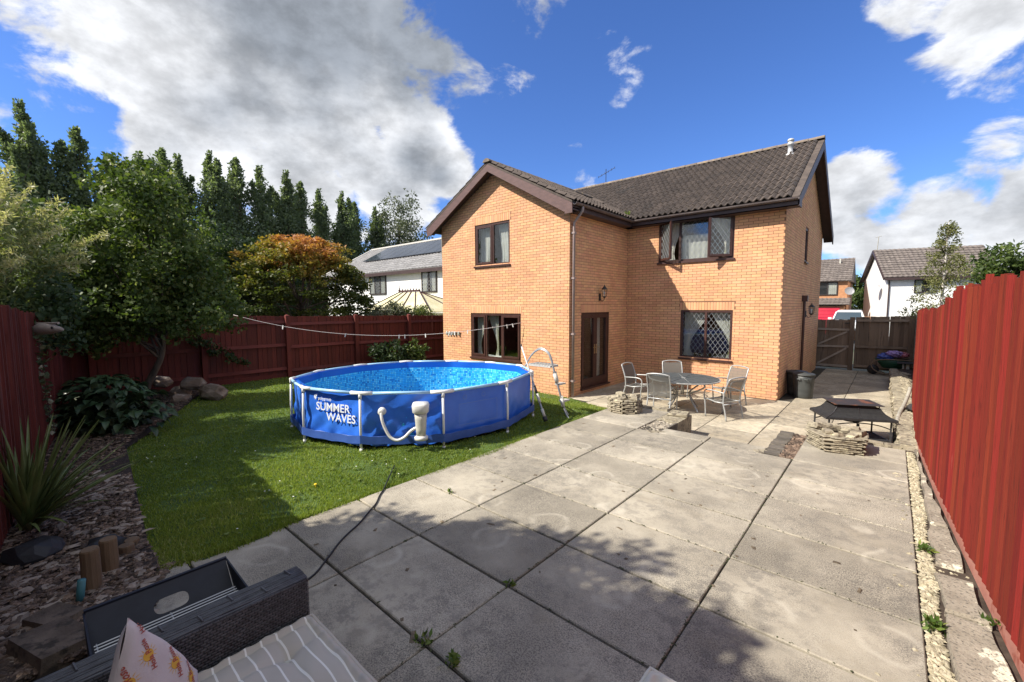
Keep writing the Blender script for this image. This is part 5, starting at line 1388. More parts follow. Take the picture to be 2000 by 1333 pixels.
# ------------------------------------------------------------------ dustbins and barrow
m_bin = mat('bin_plastic', (0.035, 0.037, 0.036), (0.055, 0.058, 0.055), 8, 0.55, 0.1, 60)
m_binl = mat('bin_grey', (0.045, 0.05, 0.048), (0.065, 0.07, 0.068), 8, 0.5, 0.1, 60)
def dustbin(x, y, m, ml, label, h=.56, r0=.185, r1=.215):
    r_ = empty('dustbin', (x, y, LZ), label, 'dustbin', 'dustbins by the house corner')
    b = MB(); b.lathe((x, y, LZ), [(r0 - .01, 0), (r0, .01)] + [(r0 + (r1 - r0) * t_ / 5 + (.004 if t_ % 2 else 0), h * t_ / 5) for t_ in range(1, 6)], 26); b.build('tub', m, r_, smooth=True)
    b = MB(); b.lathe((x, y, LZ + h), [(r1 + .014, -.02), (r1 + .018, .0), (r1 + .012, .018), (r1 - .03, .03), (.05, .045), (.05, .05)], 26); b.build('lid', ml, r_, smooth=True)
    for s_ in (-1, 1): b = MB(); b.tube([(x + s_ * .10, y - r1 + .02, LZ + h * .84), (x + s_ * .10, y - r1 - .03, LZ + h * .84), (x + s_ * .04, y - r1 - .035, LZ + h * .84), (x + s_ * .04, y - r1 + .0, LZ + h * .84)], .010, 6); b.build('handle', m, r_)
dustbin(-1.47, 12.15, m_binl, m_bin, 'grey dustbin in front of the black one at the house corner')
dustbin(-1.66, 12.48, m_bin, m_bin, 'black dustbin half hidden behind the grey one')
wb = empty('wheelbarrow', (.05, 17.9, LZ), 'green wheelbarrow with blue and pink bags heaped in it by the passage fence', 'wheelbarrow')
m_grn = mat('green_tub', (0.015, 0.075, 0.045), (0.02, 0.10, 0.06), 6, .5)
b = MB(); cxx = Vector((.12, 17.85, 0))
P = []
for z, w_, l_ in ((-.12, .16, .24), (.02, .24, .34), (.16, .30, .44)):
    for k_ in range(12):
        a = 2 * PI * k_ / 12; P.append((cxx.x + math.copysign(abs(math.cos(a)) ** .7, math.cos(a)) * l_, cxx.y + math.copysign(abs(math.sin(a)) ** .7, math.sin(a)) * w_, z))
b.poly(P, [(i * 12 + k_, i * 12 + (k_ + 1) % 12, (i + 1) * 12 + (k_ + 1) % 12, (i + 1) * 12 + k_) for i in range(2) for k_ in range(12)] + [tuple(range(12))[::-1], tuple(range(24, 36))]); b.build('tub', m_grn, wb, smooth=True)
b = MB()
for s_ in (-1, 1): b.tube(catmull([(.62, cxx.y + .26 * s_, .16), (.1, cxx.y + .30 * s_, .17), (-.25, cxx.y + .27 * s_, .12), (-.38, cxx.y + .2 * s_, -.02), (-.30, cxx.y + .18 * s_, -.2), (-.05, cxx.y + .18 * s_, -.32)], 5), .016, 6)
b.build('frame', m_oldwood, wb, smooth=True)
b = MB(); b.lathe((-.34, cxx.y, LZ + .15), [(.02, -.03), (.14, -.035), (.15, -.02), (.15, .02), (.14, .035), (.02, .03)], 18, ax=(0, 1, 0)); b.build('wheel', m_metal_black, wb, smooth=True)
def blob(c, r_, seed, squash=.6, n=2):
    bm = bmesh.new(); bmesh.ops.create_icosphere(bm, subdivisions=n + 1, radius=1.0); rr = random.Random(seed); ph = [rr.uniform(0, 6) for _ in range(6)]
    V = []
    for v in bm.verts:
        p = v.co; k_ = 1 + .14 * math.sin(p.x * 4 + ph[0]) * math.sin(p.y * 5 + ph[1]) + .09 * math.sin(p.z * 9 + p.x * 6 + ph[2]) + .06 * math.sin(p.y * 15 + ph[3] + p.z * 8)
        V.append((c[0] + p.x * r_ * k_, c[1] + p.y * r_ * k_, c[2] + p.z * r_ * k_ * squash))
    F = [tuple(v.index for v in f.verts) for f in bm.faces]; bm.free(); return V, F
for i, (c, r_, cc_, lb, nm) in enumerate((((-.05, 17.85, .22), .22, (0.03, 0.05, 0.22), 'crumpled dark blue bag at the front of the wheelbarrow', 'blue'), ((.14, 17.8, .32), .20, (0.22, 0.15, 0.32), 'crumpled lilac plastic bag on top of the wheelbarrow heap', 'lilac'), ((.32, 17.9, .30), .18, (0.30, 0.10, 0.13), 'dark pink bag at the back of the wheelbarrow heap', 'pink'))):
    V, F = blob(c, r_, i, .55); b = MB(); b.poly(V, F); tag(b.build('plastic_bag', mat('bag_' + nm, cc_, tuple(x * 1.8 for x in cc_), 9, .35, .4, 20), smooth=False), lb, 'bag')
pt = empty('white_table_base', (.50, 17.3, LZ), 'upturned white plastic stand with two legs beside the wheelbarrow', 'stand')
for x in (.36, .46): b = MB(); b.box(x - (.02 if x < .4 else .035), x + (.02 if x < .4 else .035), 17.25, 17.29, LZ, .10); b.build('leg', m_white2, pt)
b = MB(); b.box(.22, .62, 17.1, 17.6, .105, .13); b.build('top', m_bin, pt)

# ------------------------------------------------------------------ wicker sofa (its arm and seat are in view)
m_wick = mat('grey_wicker', (0.055, 0.056, 0.060), (0.085, 0.087, 0.092), 30, 0.5, 0.15, 120, tone=.5, spec=.6)
m_wick_d = mat('wicker_under', (0.02, 0.02, 0.022), None, rough=.8)
sofa = empty('wicker_sofa', (-1.0, .35, 0), 'dark grey wicker garden sofa in the near corner showing its arm and seat', 'sofa')
ax0, ax1, ay0, ay1, az = -2.075, -1.925, -.30, .775, .62
b = MB(); b.box(ax0 + .006, ax1 - .006, ay0, ay1 - .006, .04, az - .006); arm = b.build('arm', m_wick_d, sofa)
def weave(parent, O, U, Vv, nu, nv, cu, cv, th=.006, name='weave', run=1):
    """flat strands over and under: one slightly arched strip per cell, alternate rows offset"""
    O, U, Vv = Vector(O), Vector(U).normalized(), Vector(Vv).normalized(); Nn = U.cross(Vv); P = []; F = []; T = []
    for j in range(nv):
        for i in range(-1, nu):
            a0 = (i + .5 * (j % 2)) * cu; a1 = a0 + cu * .98; a0 = max(a0, 0); a1 = min(a1, nu * cu)
            if a1 - a0 < cu * .2: continue
            v0, v1 = j * cv + cv * .05, (j + 1) * cv - cv * .05; b_ = len(P); hh = [0.0008, th * .9, th, th * .9, 0.0008]
            for q, a in enumerate((a0, a0 + (a1 - a0) * .18, (a0 + a1) / 2, a1 - (a1 - a0) * .18, a1)):
                P.append(O + U * a + Vv * v0 + Nn * hh[q] * .6); P.append(O + U * a + Vv * (v0 + v1) / 2 + Nn * hh[q]); P.append(O + U * a + Vv * v1 + Nn * hh[q] * .6)
            t_ = random.random()
            for q in range(4):
                for e_ in (0, 1): F.append((b_ + q * 3 + e_, b_ + (q + 1) * 3 + e_, b_ + (q + 1) * 3 + e_ + 1, b_ + q * 3 + e_ + 1)); T.append(t_)
    return np_obj(name, np.array([tuple(p) for p in P]), F, m_wick, parent, tone=T, kind='stuff')
weave(sofa, (ax1 - .006, ay0, .04), (0, 1, 0), (0, 0, 1), 48, 52, .0224, .0111, .005)      # inner face of the arm
weave(sofa, (ax0 + .003, ay1 - .006, .04), (1, 0, 0), (0, 0, 1), 6, 52, .0240, .0111, .005)  # its end (mirrored side does not matter)
# long strands running along the top of the arm, with cross ties
P = []
b = MB()
for k_ in range(13):
    x = ax0 + .008 + k_ * .0112; y = ay0
    b.tone = random.random(); pts = []
    for q in range(15): pts.append((x + .0012 * math.sin(q * 2.1 + k_), ay0 + (ay1 - ay0) * q / 14, az - .002 - .00006 * (k_ - 6) ** 4 * .1 + .0015 * math.sin(q * 1.3 + k_ * 2)))
    b.tube(pts, .0054, 5)
b.build('top_strand', m_wick, sofa, tone=True, smooth=True, kind='stuff')
b = MB()
for k_ in range(9): y = ay0 + .1 + k_ * .115; b.tone = .8; b.tube([(ax0 + .02 + (k_ % 2) * .05, y, az + .0035), (ax0 + .07 + (k_ % 2) * .05, y + .006, az + .0035)], .0045, 5)
b.build('cross_tie', m_wick, sofa, tone=True, kind='stuff')
b = MB(); b.box(ax1, -.62, -.35, .74, .10, .315); b.box(-.62, -.47, -.35, .76, .04, .62); b.box(ax0, -.47, -.50, -.32, .04, .84); b.build('seat_base', m_wick_d, sofa)
weave(sofa, (ax1, .742, .10), (-1, 0, 0), (0, 0, 1), 1, 1, .02, .02) if False else None
b = MB()
for y_ in (.70, -.42):
    for x_ in (-2.04, -.52): b.box(x_ - .03, x_ + .03, y_ - .03, y_ + .03, 0.0, .12)
b.build('foot', m_metal_black, sofa)
# striped tufted cushion
def stripe_mat(name, base, stripe, axis='Y', per=.066, wd=.16):
    m = bpy.data.materials.new(name); m.use_nodes = True; t = m.node_tree; N = t.nodes.new; L = t.links.new; p = t.nodes['Principled BSDF']; p.inputs['Roughness'].default_value = .9
    uv = N('ShaderNodeUVMap'); uv.uv_map = 'UVMap'; s_ = N('ShaderNodeSeparateXYZ'); L(uv.outputs[0], s_.inputs[0]); v = s_.outputs[1]
    a = N('ShaderNodeMath'); a.operation = 'DIVIDE'; L(v, a.inputs[0]); a.inputs[1].default_value = per; f = N('ShaderNodeMath'); f.operation = 'FRACT'; L(a.outputs[0], f.inputs[0])
    g = N('ShaderNodeMath'); g.operation = 'LESS_THAN'; L(f.outputs[0], g.inputs[0]); g.inputs[1].default_value = wd
    mx = N('ShaderNodeMix'); mx.data_type = 'RGBA'; L(g.outputs[0], mx.inputs[0]); mx.inputs[6].default_value = base + (1,); mx.inputs[7].default_value = stripe + (1,)
    L(mx.outputs[2], p.inputs['Base Color']); nz = N('ShaderNodeTexNoise'); nz.inputs['Scale'].default_value = 700; tcn = N('ShaderNodeTexCoord'); L(tcn.outputs['Object'], nz.inputs['Vector']); bp = N('ShaderNodeBump'); bp.inputs['Strength'].default_value = .25; bp.inputs['Distance'].default_value = .002; L(nz.outputs[0], bp.inputs['Height']); L(bp.outputs[0], p.inputs['Normal']); return m
def cushion(name, x0, x1, y0, y1, z0, z1, m, label, tufts=(2, 2), piping=.018, cat='cushion', n=64, rnd_=.05):
    """thick cushion: superellipse plan, puffed top, button dimples, rolled edge"""
    root = empty(name, ((x0 + x1) / 2, (y0 + y1) / 2, z0), label, cat); cx, cy = (x0 + x1) / 2, (y0 + y1) / 2; hx, hy = (x1 - x0) / 2, (y1 - y0) / 2
    V = []; F = []; UV = []
    for j in range(n + 1):
        for i in range(n + 1):
            u, v = i / n * 2 - 1, j / n * 2 - 1
            e_ = max(abs(u), abs(v)); 
            px = u * hx * (1 - .035 * (v ** 4) * .0); py = v * hy
            edge = (1 - abs(u) ** 7) * (1 - abs(v) ** 7)
            h = (z1 - z0) * (.80 + .20 * edge ** .5)
            roll = math.exp(-((e_ - .93) / .035) ** 2) * .012 * (1 + .3 * math.sin(u * 31 + v * 29))
            groove = -math.exp(-((e_ - .86) / .022) ** 2) * .016
            d = 0
            for a in range(tufts[0]):
                for c_ in range(tufts[1]):
                    tx_, ty_ = (a + .5) / tufts[0] * 2 - 1, (c_ + .5) / tufts[1] * 2 - 1; rr = math.hypot((u - tx_) * hx, (v - ty_) * hy); d -= .05 * math.exp(-rr / .045)
                    # creases run from button to button
            cre = 0
            for a in range(tufts[0]): tx_ = (a + .5) / tufts[0] * 2 - 1; cre -= .012 * math.exp(-abs(u - tx_) * hx / .014) * (1 - e_ ** 6)
            for c_ in range(tufts[1]): ty_ = (c_ + .5) / tufts[1] * 2 - 1; cre -= .012 * math.exp(-abs(v - ty_) * hy / .014) * (1 - e_ ** 6)
            z = z0 + h + roll + groove + d * (1 if e_ < .84 else 0) + cre + .004 * math.sin(u * 11 + v * 7) * math.sin(v * 9)
            V.append((cx + px, cy + py, z)); UV.append((px, py + .003 * math.sin(u * 7 + v * 5)))
    W = n + 1
    for j in range(n):
        for i in range(n): F.append((j * W + i, j * W + i + 1, (j + 1) * W + i + 1, (j + 1) * W + i))
    ring_ = [i for i in range(W)] + [j * W + n for j in range(1, W)] + [n * W + i for i in range(n - 1, -1, -1)] + [j * W for j in range(n - 1, 0, -1)]
    uvf = [UV[i] for i in range(len(V))]; bs = len(V); prev = ring_
    for lv, (off_, zz_) in enumerate(((.012, .72), (.006, .5), (.012, .2), (-.01, 0.0))):
        cur = []
        for idx in ring_:
            x, y, z = V[idx]; dx, dy = x - cx, y - cy; l_ = math.hypot(dx, dy); cur.append(len(V)); V.append((x + dx / l_ * off_, y + dy / l_ * off_, z0 + (z1 - z0) * zz_)); uvf.append((UV[idx][0] + .0, UV[idx][1]))
        m_ = len(ring_)
        for q in range(m_): F.append((cur[q], cur[(q + 1) % m_], prev[(q + 1) % m_], prev[q]))
        prev = cur
    me = bpy.data.meshes.new(name); off = Vector(root.location); me.from_pydata([(a - off.x, b_ - off.y, c_ - off.z) for a, b_, c_ in V], [], F)
    uvl = me.uv_layers.new(name='UVMap'); li = np.empty(len(me.loops), dtype=np.int32); me.loops.foreach_get('vertex_index', li); uvl.data.foreach_set('uv', np.array(uvf, dtype=np.float32)[li].ravel())
    me.materials.append(m); me.shade_smooth(); o = bpy.data.objects.new('cover', me); col.objects.link(o); o.parent = root
    # piping
    b = MB(); loop = [Vector(V[i]) + Vector((0, 0, .004)) for i in ring_][::2]; loop.append(loop[0]); b.tube(loop, .0075, 6, caps=False); pob = b.build('piping', m, root, smooth=True); pob.data.uv_layers.new(name='UVMap')
    cdat = np.empty(len(pob.data.loops), dtype=np.int32); pob.data.loops.foreach_get('vertex_index', cdat); co = np.empty(len(pob.data.vertices) * 3); pob.data.vertices.foreach_get('co', co); co = co.reshape(-1, 3) + np.array(off) - np.array((cx, cy, 0)); pob.data.uv_layers[0].data.foreach_set('uv', co[cdat][:, :2].astype(np.float32).ravel())
    for a in range(tufts[0]):
        for c_ in range(tufts[1]):
            tx_, ty_ = cx + ((a + .5) / tufts[0] * 2 - 1) * hx, cy + ((c_ + .5) / tufts[1] * 2 - 1) * hy; b = MB(); b.lathe((tx_, ty_, z1 - .058), [(.012, 0), (.014, .005), (.006, .010)], 10); b.build('button', MATS['curtain'], root, smooth=True)
    return root
m_stripe = stripe_mat('striped_cotton', (0.50, 0.46, 0.395), (0.84, 0.82, 0.76), per=.058, wd=.12)
cushion('seat_cushion', -1.905, -1.275, .10, .775, .318, .475, m_stripe, 'grey seat cushion with white pinstripes and buttons on the wicker sofa')
m_cream = mat('cream_cotton', (0.66, 0.62, 0.52), (0.72, 0.68, 0.58), 6, .9, .2, 200)
stool = empty('wicker_footstool', (-.30, 1.22, 0), 'wicker footstool at the bottom edge under a cream cushion', 'footstool')
b = MB(); b.box(-.60, .05, .86, 1.50, .06, .30); b.build('frame', m_wick_d, stool)
b = MB()
for x_ in (-.57, .02):
    for y_ in (.89, 1.47): b.box(x_ - .02, x_ + .02, y_ - .02, y_ + .02, 0, .10)
b.build('leg', m_metal_black, stool)
cushion('stool_cushion', -.635, .08, .83, 1.535, .302, .455, m_cream, 'plain cream cushion corner poking in at the bottom edge')

# pillow with suns and writing
m_pil = mat('pillow_cotton', (0.62, 0.56, 0.55), (0.68, 0.63, 0.62), 5, .9, .15, 150)
m_sunp = mat('sun_print', (0.72, 0.42, 0.06), None, rough=.9); m_wr = mat('script_print', (0.42, 0.10, 0.07), None, rough=.9)
pil = empty('scatter_pillow', (-1.78, .17, .50), 'white pillow printed with yellow suns and red handwriting leaning in the sofa corner', 'pillow')
# local frame: A = along the width (towards +Y with a little X), Bv = up along the leaning pillow, N = its face
Bv = Vector((-.02, -.09, 1)).normalized(); Nn = Vector((.80, .62, .16)); Nn = (Nn - Bv * Nn.dot(Bv)).normalized(); Au = Bv.cross(Nn).normalized()
PC2 = Vector((-1.735, .185, .500))
ang_t = R(45)
def pil_xyz(u, v, side=1, lift=0.0):
    """u, v in -1..1 over a square pillow turned on its corner"""
    hs_ = .27; th = .060 * ((1 - u ** 2) * (1 - v ** 2)) ** .42
    pin = 1 + .10 * (1 - u ** 2) * (1 - v ** 2) ** .2 if abs(v) > abs(u) else 1 + .10 * (1 - v ** 2) * (1 - u ** 2) ** .2
    uu, vv = u * hs_ * pin, v * hs_ * pin; a = (uu * math.cos(ang_t) - vv * math.sin(ang_t)) * .50; b_ = (uu * math.sin(ang_t) + vv * math.cos(ang_t)) * 1.0
    wr = .0035 * math.sin(u * 7 + v * 3) * math.sin(v * 8)
    return PC2 + Au * a + Bv * b_ + Nn * (side * (th + wr + lift))
V = []; F = []; n = 28; W = n + 1
for s_ in (1, -1):
    b0 = len(V)
    for j in range(W):
        for i in range(W): V.append(tuple(pil_xyz(i / n * 2 - 1, j / n * 2 - 1, s_)))
    for j in range(n):
        for i in range(n): f = (b0 + j * W + i, b0 + j * W + i + 1, b0 + (j + 1) * W + i + 1, b0 + (j + 1) * W + i); F.append(f if s_ > 0 else f[::-1])
b = MB(); b.poly(V, F); b.build('pillow_case', m_pil, pil, smooth=True)
def on_pillow(u0, v0, du, dv):   # du, dv in the pillow's screen-like frame (across, up), metres
    a, b_ = du / .50, dv; ru = a * math.cos(ang_t) + b_ * math.sin(ang_t); rv = -a * math.sin(ang_t) + b_ * math.cos(ang_t)
    return pil_xyz(max(-.97, min(.97, u0 + ru / .27)), max(-.97, min(.97, v0 + rv / .27)), 1, .0016)
def drawn_sun(u0, v0, r_=.017):
    b = MB(); P = [on_pillow(u0, v0, 0, 0)] + [on_pillow(u0, v0, r_ * math.cos(2 * PI * k_ / 14), r_ * math.sin(2 * PI * k_ / 14)) for k_ in range(14)]
    b.poly(P, [(0, 1 + k_, 1 + (k_ + 1) % 14) for k_ in range(14)])
    for k_ in range(14):
        a = 2 * PI * (k_ + .5) / 14; w_ = .07; P = [on_pillow(u0, v0, r_ * 1.15 * math.cos(a - w_), r_ * 1.15 * math.sin(a - w_)), on_pillow(u0, v0, r_ * 1.9 * math.cos(a), r_ * 1.9 * math.sin(a)), on_pillow(u0, v0, r_ * 1.15 * math.cos(a + w_), r_ * 1.15 * math.sin(a + w_))]; b.poly(P, [(0, 1, 2)])
    b.build('printed_sun', m_sunp, pil)
def script_word(u0, v0, s_, size=.034):
    cu = bpy.data.curves.new('w', 'FONT'); cu.body = s_; cu.size = size; cu.shear = .35; cu.offset = .0006; cu.align_x = 'CENTER'; cu.resolution_u = 2
    tmp = bpy.data.objects.new('w', cu); col.objects.link(tmp); bpy.context.view_layer.update(); me = bpy.data.meshes.new_from_object(tmp.evaluated_get(bpy.context.evaluated_depsgraph_get())); bpy.data.objects.remove(tmp)
    off = Vector(pil.location)
    for v in me.vertices:    # written sideways: baseline runs up the pillow
        p = on_pillow(u0, v0, -v.co.y + .010, v.co.x) + Nn * .0006; v.co = p - off
    me.materials.clear(); me.materials.append(m_wr); o = bpy.data.objects.new('printed_word', me); col.objects.link(o); o.parent = pil
for (a, b_, word) in ((.012, .325, 0), (.0, .235, 1), (-.065, .20, 1), (.078, .215, 2), (.070, .135, 1), (-.015, .085, 1), (-.095, .06, 1), (.12, .04, 1), (.03, -.02, 1)):
    aa, bb2 = a / .50, b_; ru = (aa * math.cos(ang_t) + bb2 * math.sin(ang_t)) / .27; rv = (-aa * math.sin(ang_t) + bb2 * math.cos(ang_t)) / .27
    if max(abs(ru), abs(rv)) > .95: continue
    if word == 1: drawn_sun(ru, rv)
    script_word(ru, rv, 'Hola Rosie' if word == 1 else 'Hola', .024)

# ------------------------------------------------------------------ black metal tray with racks beside the sofa
m_tray = mat('blue_black_metal', (0.008, 0.010, 0.018), (0.013, 0.016, 0.026), 9, .6, .05)
m_wire = mat('chromed_wire', (0.42, 0.43, 0.45), None, rough=.3, metal=.8)
tr = empty('grill_tray', (-2.6, .40, 0), 'black metal grill tray with slotted end plate and wire racks beside the sofa arm', 'tray')
# end plate leans back: outer rectangle with a rounded slot
def TP(s_, t_): return Vector((-2.93 + .30 * (1 - t_) * .9, .10 + s_ * .60, .06 + .27 * t_))
b = MB(); nS = 40; outer = []; inner = []
for k_ in range(nS):
    a = 2 * PI * k_ / nS; ca, sa = math.cos(a), math.sin(a); m_ = max(abs(ca), abs(sa)); outer.append((.5 + ca / m_ * .5, .5 + sa / m_ * .5)); inner.append((.54 + math.copysign(abs(ca) ** .45, ca) * .125, .70 + math.copysign(abs(sa) ** .9, sa) * .105))
P = [TP(*p) for p in outer] + [TP(*p) for p in inner]; nn_ = (TP(1, 0) - TP(0, 0)).cross(TP(0, 1) - TP(0, 0)).normalized() * .006; P2 = [p + nn_ for p in P]
F = [(k_, (k_ + 1) % nS, nS + (k_ + 1) % nS, nS + k_) for k_ in range(nS)]; F2 = [tuple(2 * nS + i for i in f[::-1]) for f in F]; F3 = [(nS + k_, nS + (k_ + 1) % nS, 3 * nS + (k_ + 1) % nS, 3 * nS + k_) for k_ in range(nS)] + [((k_ + 1) % nS, k_, 2 * nS + k_, 2 * nS + (k_ + 1) % nS) for k_ in range(nS)]
b.poly(P + P2, F + F2 + F3); b.build('end_plate', m_tray, tr)
b = MB(); b.bar(TP(-.01, 1.02), TP(1.01, 1.02), .02, .02); b.build('rim', m_tray, tr)
b = MB()
for y_ in (.09, .705): b.extrude([(-2.94, y_, .33), (-2.64, y_, .055), (-2.0, y_, .055), (-2.0, y_, .30)], (0, .008, 0))
b.box(-2.66, -2.0, .098, .705, .05, .058); b.build('side_plate', m_tray, tr)
b = MB()
for k_ in range(15): x = -2.72 + k_ * .026; b.tube([(x, .11, .262), (x, .69, .262)], .0035, 5)
for y_ in (.12, .40, .68): b.tube([(-2.74, y_, .257), (-2.34, y_, .267)], .004, 5)
b.build('wire_rack', m_wire, tr)
b = MB()
for x_ in (-2.88, -2.04):
    for y_ in (.12, .68): b.box(x_ - .012, x_ + .012, y_ - .012, y_ + .012, 0, .12)
b.build('foot', m_tray, tr)

# ------------------------------------------------------------------ cable, washing line, log posts, stones, rocks
m_cable = mat('black_cable', (0.012, 0.012, 0.013), None, rough=.5)
b = MB(); b.tube(catmull([(-2.86, .9, .008), (-2.87, 1.16, .008), (-3.00, 1.34, .008), (-3.13, 1.49, .008), (-3.22, 1.62, .008), (-3.30, 1.76, .008), (-3.43, 1.93, .008), (-3.53, 2.06, .008), (-3.66, 2.18, .008), (-3.75, 2.28, .01), (-3.92, 2.44, .02), (-4.2, 2.7, .02)], 5), .0075, 6)
tag(b.build('power_cable', m_cable, smooth=True), 'black power cable trailing across the slabs into the grass', 'cable')
b = MB(); lineP = []
LA, LB_ = Vector((-11.78, 3.27, 1.66)), Vector((-7.12, 8.44, 1.42))
for q in range(29): t_ = q / 28; p = LA.lerp(LB_, t_); p.z -= .52 * 4 * t_ * (1 - t_) * (1 - .25 * (t_ - .5)) * .80; lineP.append(p)
b.tube(lineP, .006, 5); tag(b.build('washing_line', mat('line_cord', (.55, .50, .50), None, rough=.7), smooth=True), 'sagging washing line strung from the fence to the house wing', 'washing line')
m_peg = mat('peg_plastic', (.62, .62, .60), (.78, .78, .76), 20, .5, rnd=.2)
me_peg = None
pegs = [.16, .37, .555, .575, .648, .73, .742, .752, .80, .945, .965]
plabs_ = ['clothes peg nearest the fence end of the washing line', 'second clothes peg from the fence, alone on the line', 'thin upright clothes peg before the fence post in the middle', 'bulky white clothes peg just right of the thin upright one', 'single clothes peg left of the pair by the post', 'left clothes peg of the close cluster above the shrub', 'middle clothes peg of the close cluster above the shrub', 'right clothes peg of the close cluster above the shrub', 'lone clothes peg between the cluster and the house corner', 'left white clothes peg in front of the kitchen window', 'right white clothes peg in front of the kitchen window']
for i, t_ in enumerate(pegs):
    q = t_ * 28; p = lineP[int(q)].lerp(lineP[min(28, int(q) + 1)], q - int(q))
    if me_peg is None:
        mb = MB(); mb.poly([(-.010, -.006, -.075), (.010, -.006, -.075), (.014, -.006, .0), (.009, -.006, .022), (-.009, -.006, .022), (-.014, -.006, .0), (-.010, .006, -.075), (.010, .006, -.075), (.014, .006, .0), (.009, .006, .022), (-.009, .006, .022), (-.014, .006, .0)], [tuple(range(6)), tuple(range(6, 12))[::-1]] + [(k_, 6 + k_, 6 + (k_ + 1) % 6, (k_ + 1) % 6) for k_ in range(6)]); pg = mb.build('clothes_peg', m_peg); me_peg = pg
    o = pg if i == 0 else pg.copy()
    if i: col.objects.link(o)
    o.location = p; o.rotation_euler = (random.uniform(-.3, .3), random.uniform(-.35, .35), .8 + random.uniform(-.6, .6)); tag(o, plabs_[i], 'clothes peg', 'clothes pegs on the washing line')
m_log = mat('log_post', (0.12, 0.078, 0.045), (0.19, 0.125, 0.07), 4, .85, .5, 40, stretch=(1, 1, .2), rnd=.3)
logs = [(-3.74, .17, .32, 'tall round log edging post nearest the camera beside the bark bed'), (-3.92, .27, .28, 'round log edging post just behind the tallest one'), (-4.10, .375, .12, 'short log edging post hidden in grass at the lawn corner'), (-4.22, .42, .10, 'lowest log edging post farthest along the bark bed corner')]
for (x, y, h, lb) in logs:
    b = MB(); b.lathe((x, y, -.05), [(.047, 0), (.050, .04), (.047, h + .04), (.043, h + .05), (.01, h + .052)], 12); tag(b.build('log_post', m_log, smooth=False, base=(x, y, 0)), lb, 'post', 'log posts edging the bark bed')
loose_stone((-3.16, -.02, .03), (.34, .22, .26), .35, 'big dark brown stone block at the bottom left edge', dark=True)
loose_stone((-3.47, -.0, .03), (.24, .16, .18), .5, 'dark brown stone behind the big block at the lower left', dark=True)
m_rock = mat('rockery_stone', (.17, .125, .09), (.27, .21, .155), 3, .95, .9, 12, rnd=.3, c3=(.36, .32, .26), s3=6, l3=.56, h3=.68, c4=(.10, .07, .05), s4=2.5)
rocks = [((-10.25, 2.42, .12), (.62, .42, .34), .4, 'largest pale rockery boulder at the lawn corner under the tree'), ((-10.55, 2.15, .30), (.46, .36, .26), 1.1, 'pale boulder resting on top of the rockery'), ((-10.85, 2.0, .10), (.40, .36, .28), .2, 'brownish rockery boulder left of the pale ones'), ((-11.0, 1.72, .34), (.36, .30, .24), .9, 'rusty brown boulder against the fence post'), ((-10.3, 1.9, .06), (.38, .3, .2), 2.0, 'low front boulder of the rockery by the shrub')]
for (c, s_, a, lb) in rocks:
    V, F = blob((0, 0, 0), .5, int(c[0] * 100), 1.0, 1); b = MB(); b.poly(V, F); o = b.build('boulder', m_rock); o.location = c; o.scale = s_; o.rotation_euler = (.2, .1, a); tag(o, lb, 'rock', 'boulders of the rockery')
m_memb = mat('black_membrane', (0.016, 0.017, 0.02), (0.026, 0.028, 0.032), 7, .6, .2, 50)
for i, (c, r_, lb) in enumerate((((-4.62, -.07, .06), .17, 'crumpled black weed membrane poking from the bark beside the yucca'), ((-4.36, .28, .06), .12, 'small scrap of black weed membrane near the lawn edge'))):
    V, F = blob(c, r_, 40 + i, .55, 1); b = MB(); b.poly(V, F); tag(b.build('weed_membrane', m_memb), lb, 'sheet')
# stone bird ornament on the fence end
m_orn2 = mat('ornament_stone', (.26, .22, .19), (.34, .29, .25), 12, .9, .4, 60)
orn = empty('bird_ornament', (-7.25, .17, 1.60), 'pale stone bird head ornament on the shaded side fence', 'ornament')
b = MB(); b.tube(catmull([(-7.42, .06, 1.585), (-7.34, .10, 1.60), (-7.25, .16, 1.605), (-7.15, .22, 1.60), (-7.08, .265, 1.598)], 4), [.02, .05, .062, .066, .068, .068, .067, .066, .064, .060, .054, .046, .040, .034, .028, .022, .012], 10); b.build('head', m_orn2, orn, smooth=True)
b = MB(); b.tube([(-7.38, .07, 1.665), (-7.12, .235, 1.672)], .014, 6); b.build('crest', m_orn2, orn); b = MB(); b.lathe((-7.12, .185, 1.62), [(.012, 0), (.016, .008), (.004, .014)], 10, ax=(.5, -.8, 0)); b.build('eye', m_metal_black, orn)
rubble('bark_chips', lambda r_: (lambda x: (x, r_.uniform(-.55, (bed_edge(x) if x < -4.25 else (.50 if x < -3.75 else .50 - (x + 3.75) * .42))), bed_z(x, 0) + r_.uniform(0, .035)) if True else None)(-3.0 - 8.6 * r_.random() ** 1.7), 26000, .010, .036, m_chip, seed=21, flat=.45)
rubble('long_bark_slivers', lambda r_: (lambda x: (x, r_.uniform(-.5, (bed_edge(x) if x < -4.25 else .48)), bed_z(x, 0) + .03))(-3.1 - 3.5 * r_.random()), 420, .03, .07, mat('pale_sliver', (.22, .17, .13), (.34, .28, .22), 20, .85, .2, tone=.5), seed=22, flat=.2)
rubble('patio_bark', lambda r_: (lambda x: (x, (.5 - (x + 3.75) * .42) + abs(r_.normal(0, .10)) * -1 + .06, .012))(r_.uniform(-3.8, -2.9)), 260, .015, .05, m_chip, seed=23, flat=.4)
b = MB(); b.tube([(-3.62, .10, .02), (-3.60, .12, .20)], .02, 8); tag(b.build('hose_stub', mat('teal_plastic', (.06, .20, .22), None, rough=.5), smooth=True), 'short teal plastic tube standing behind the log post', 'tube')

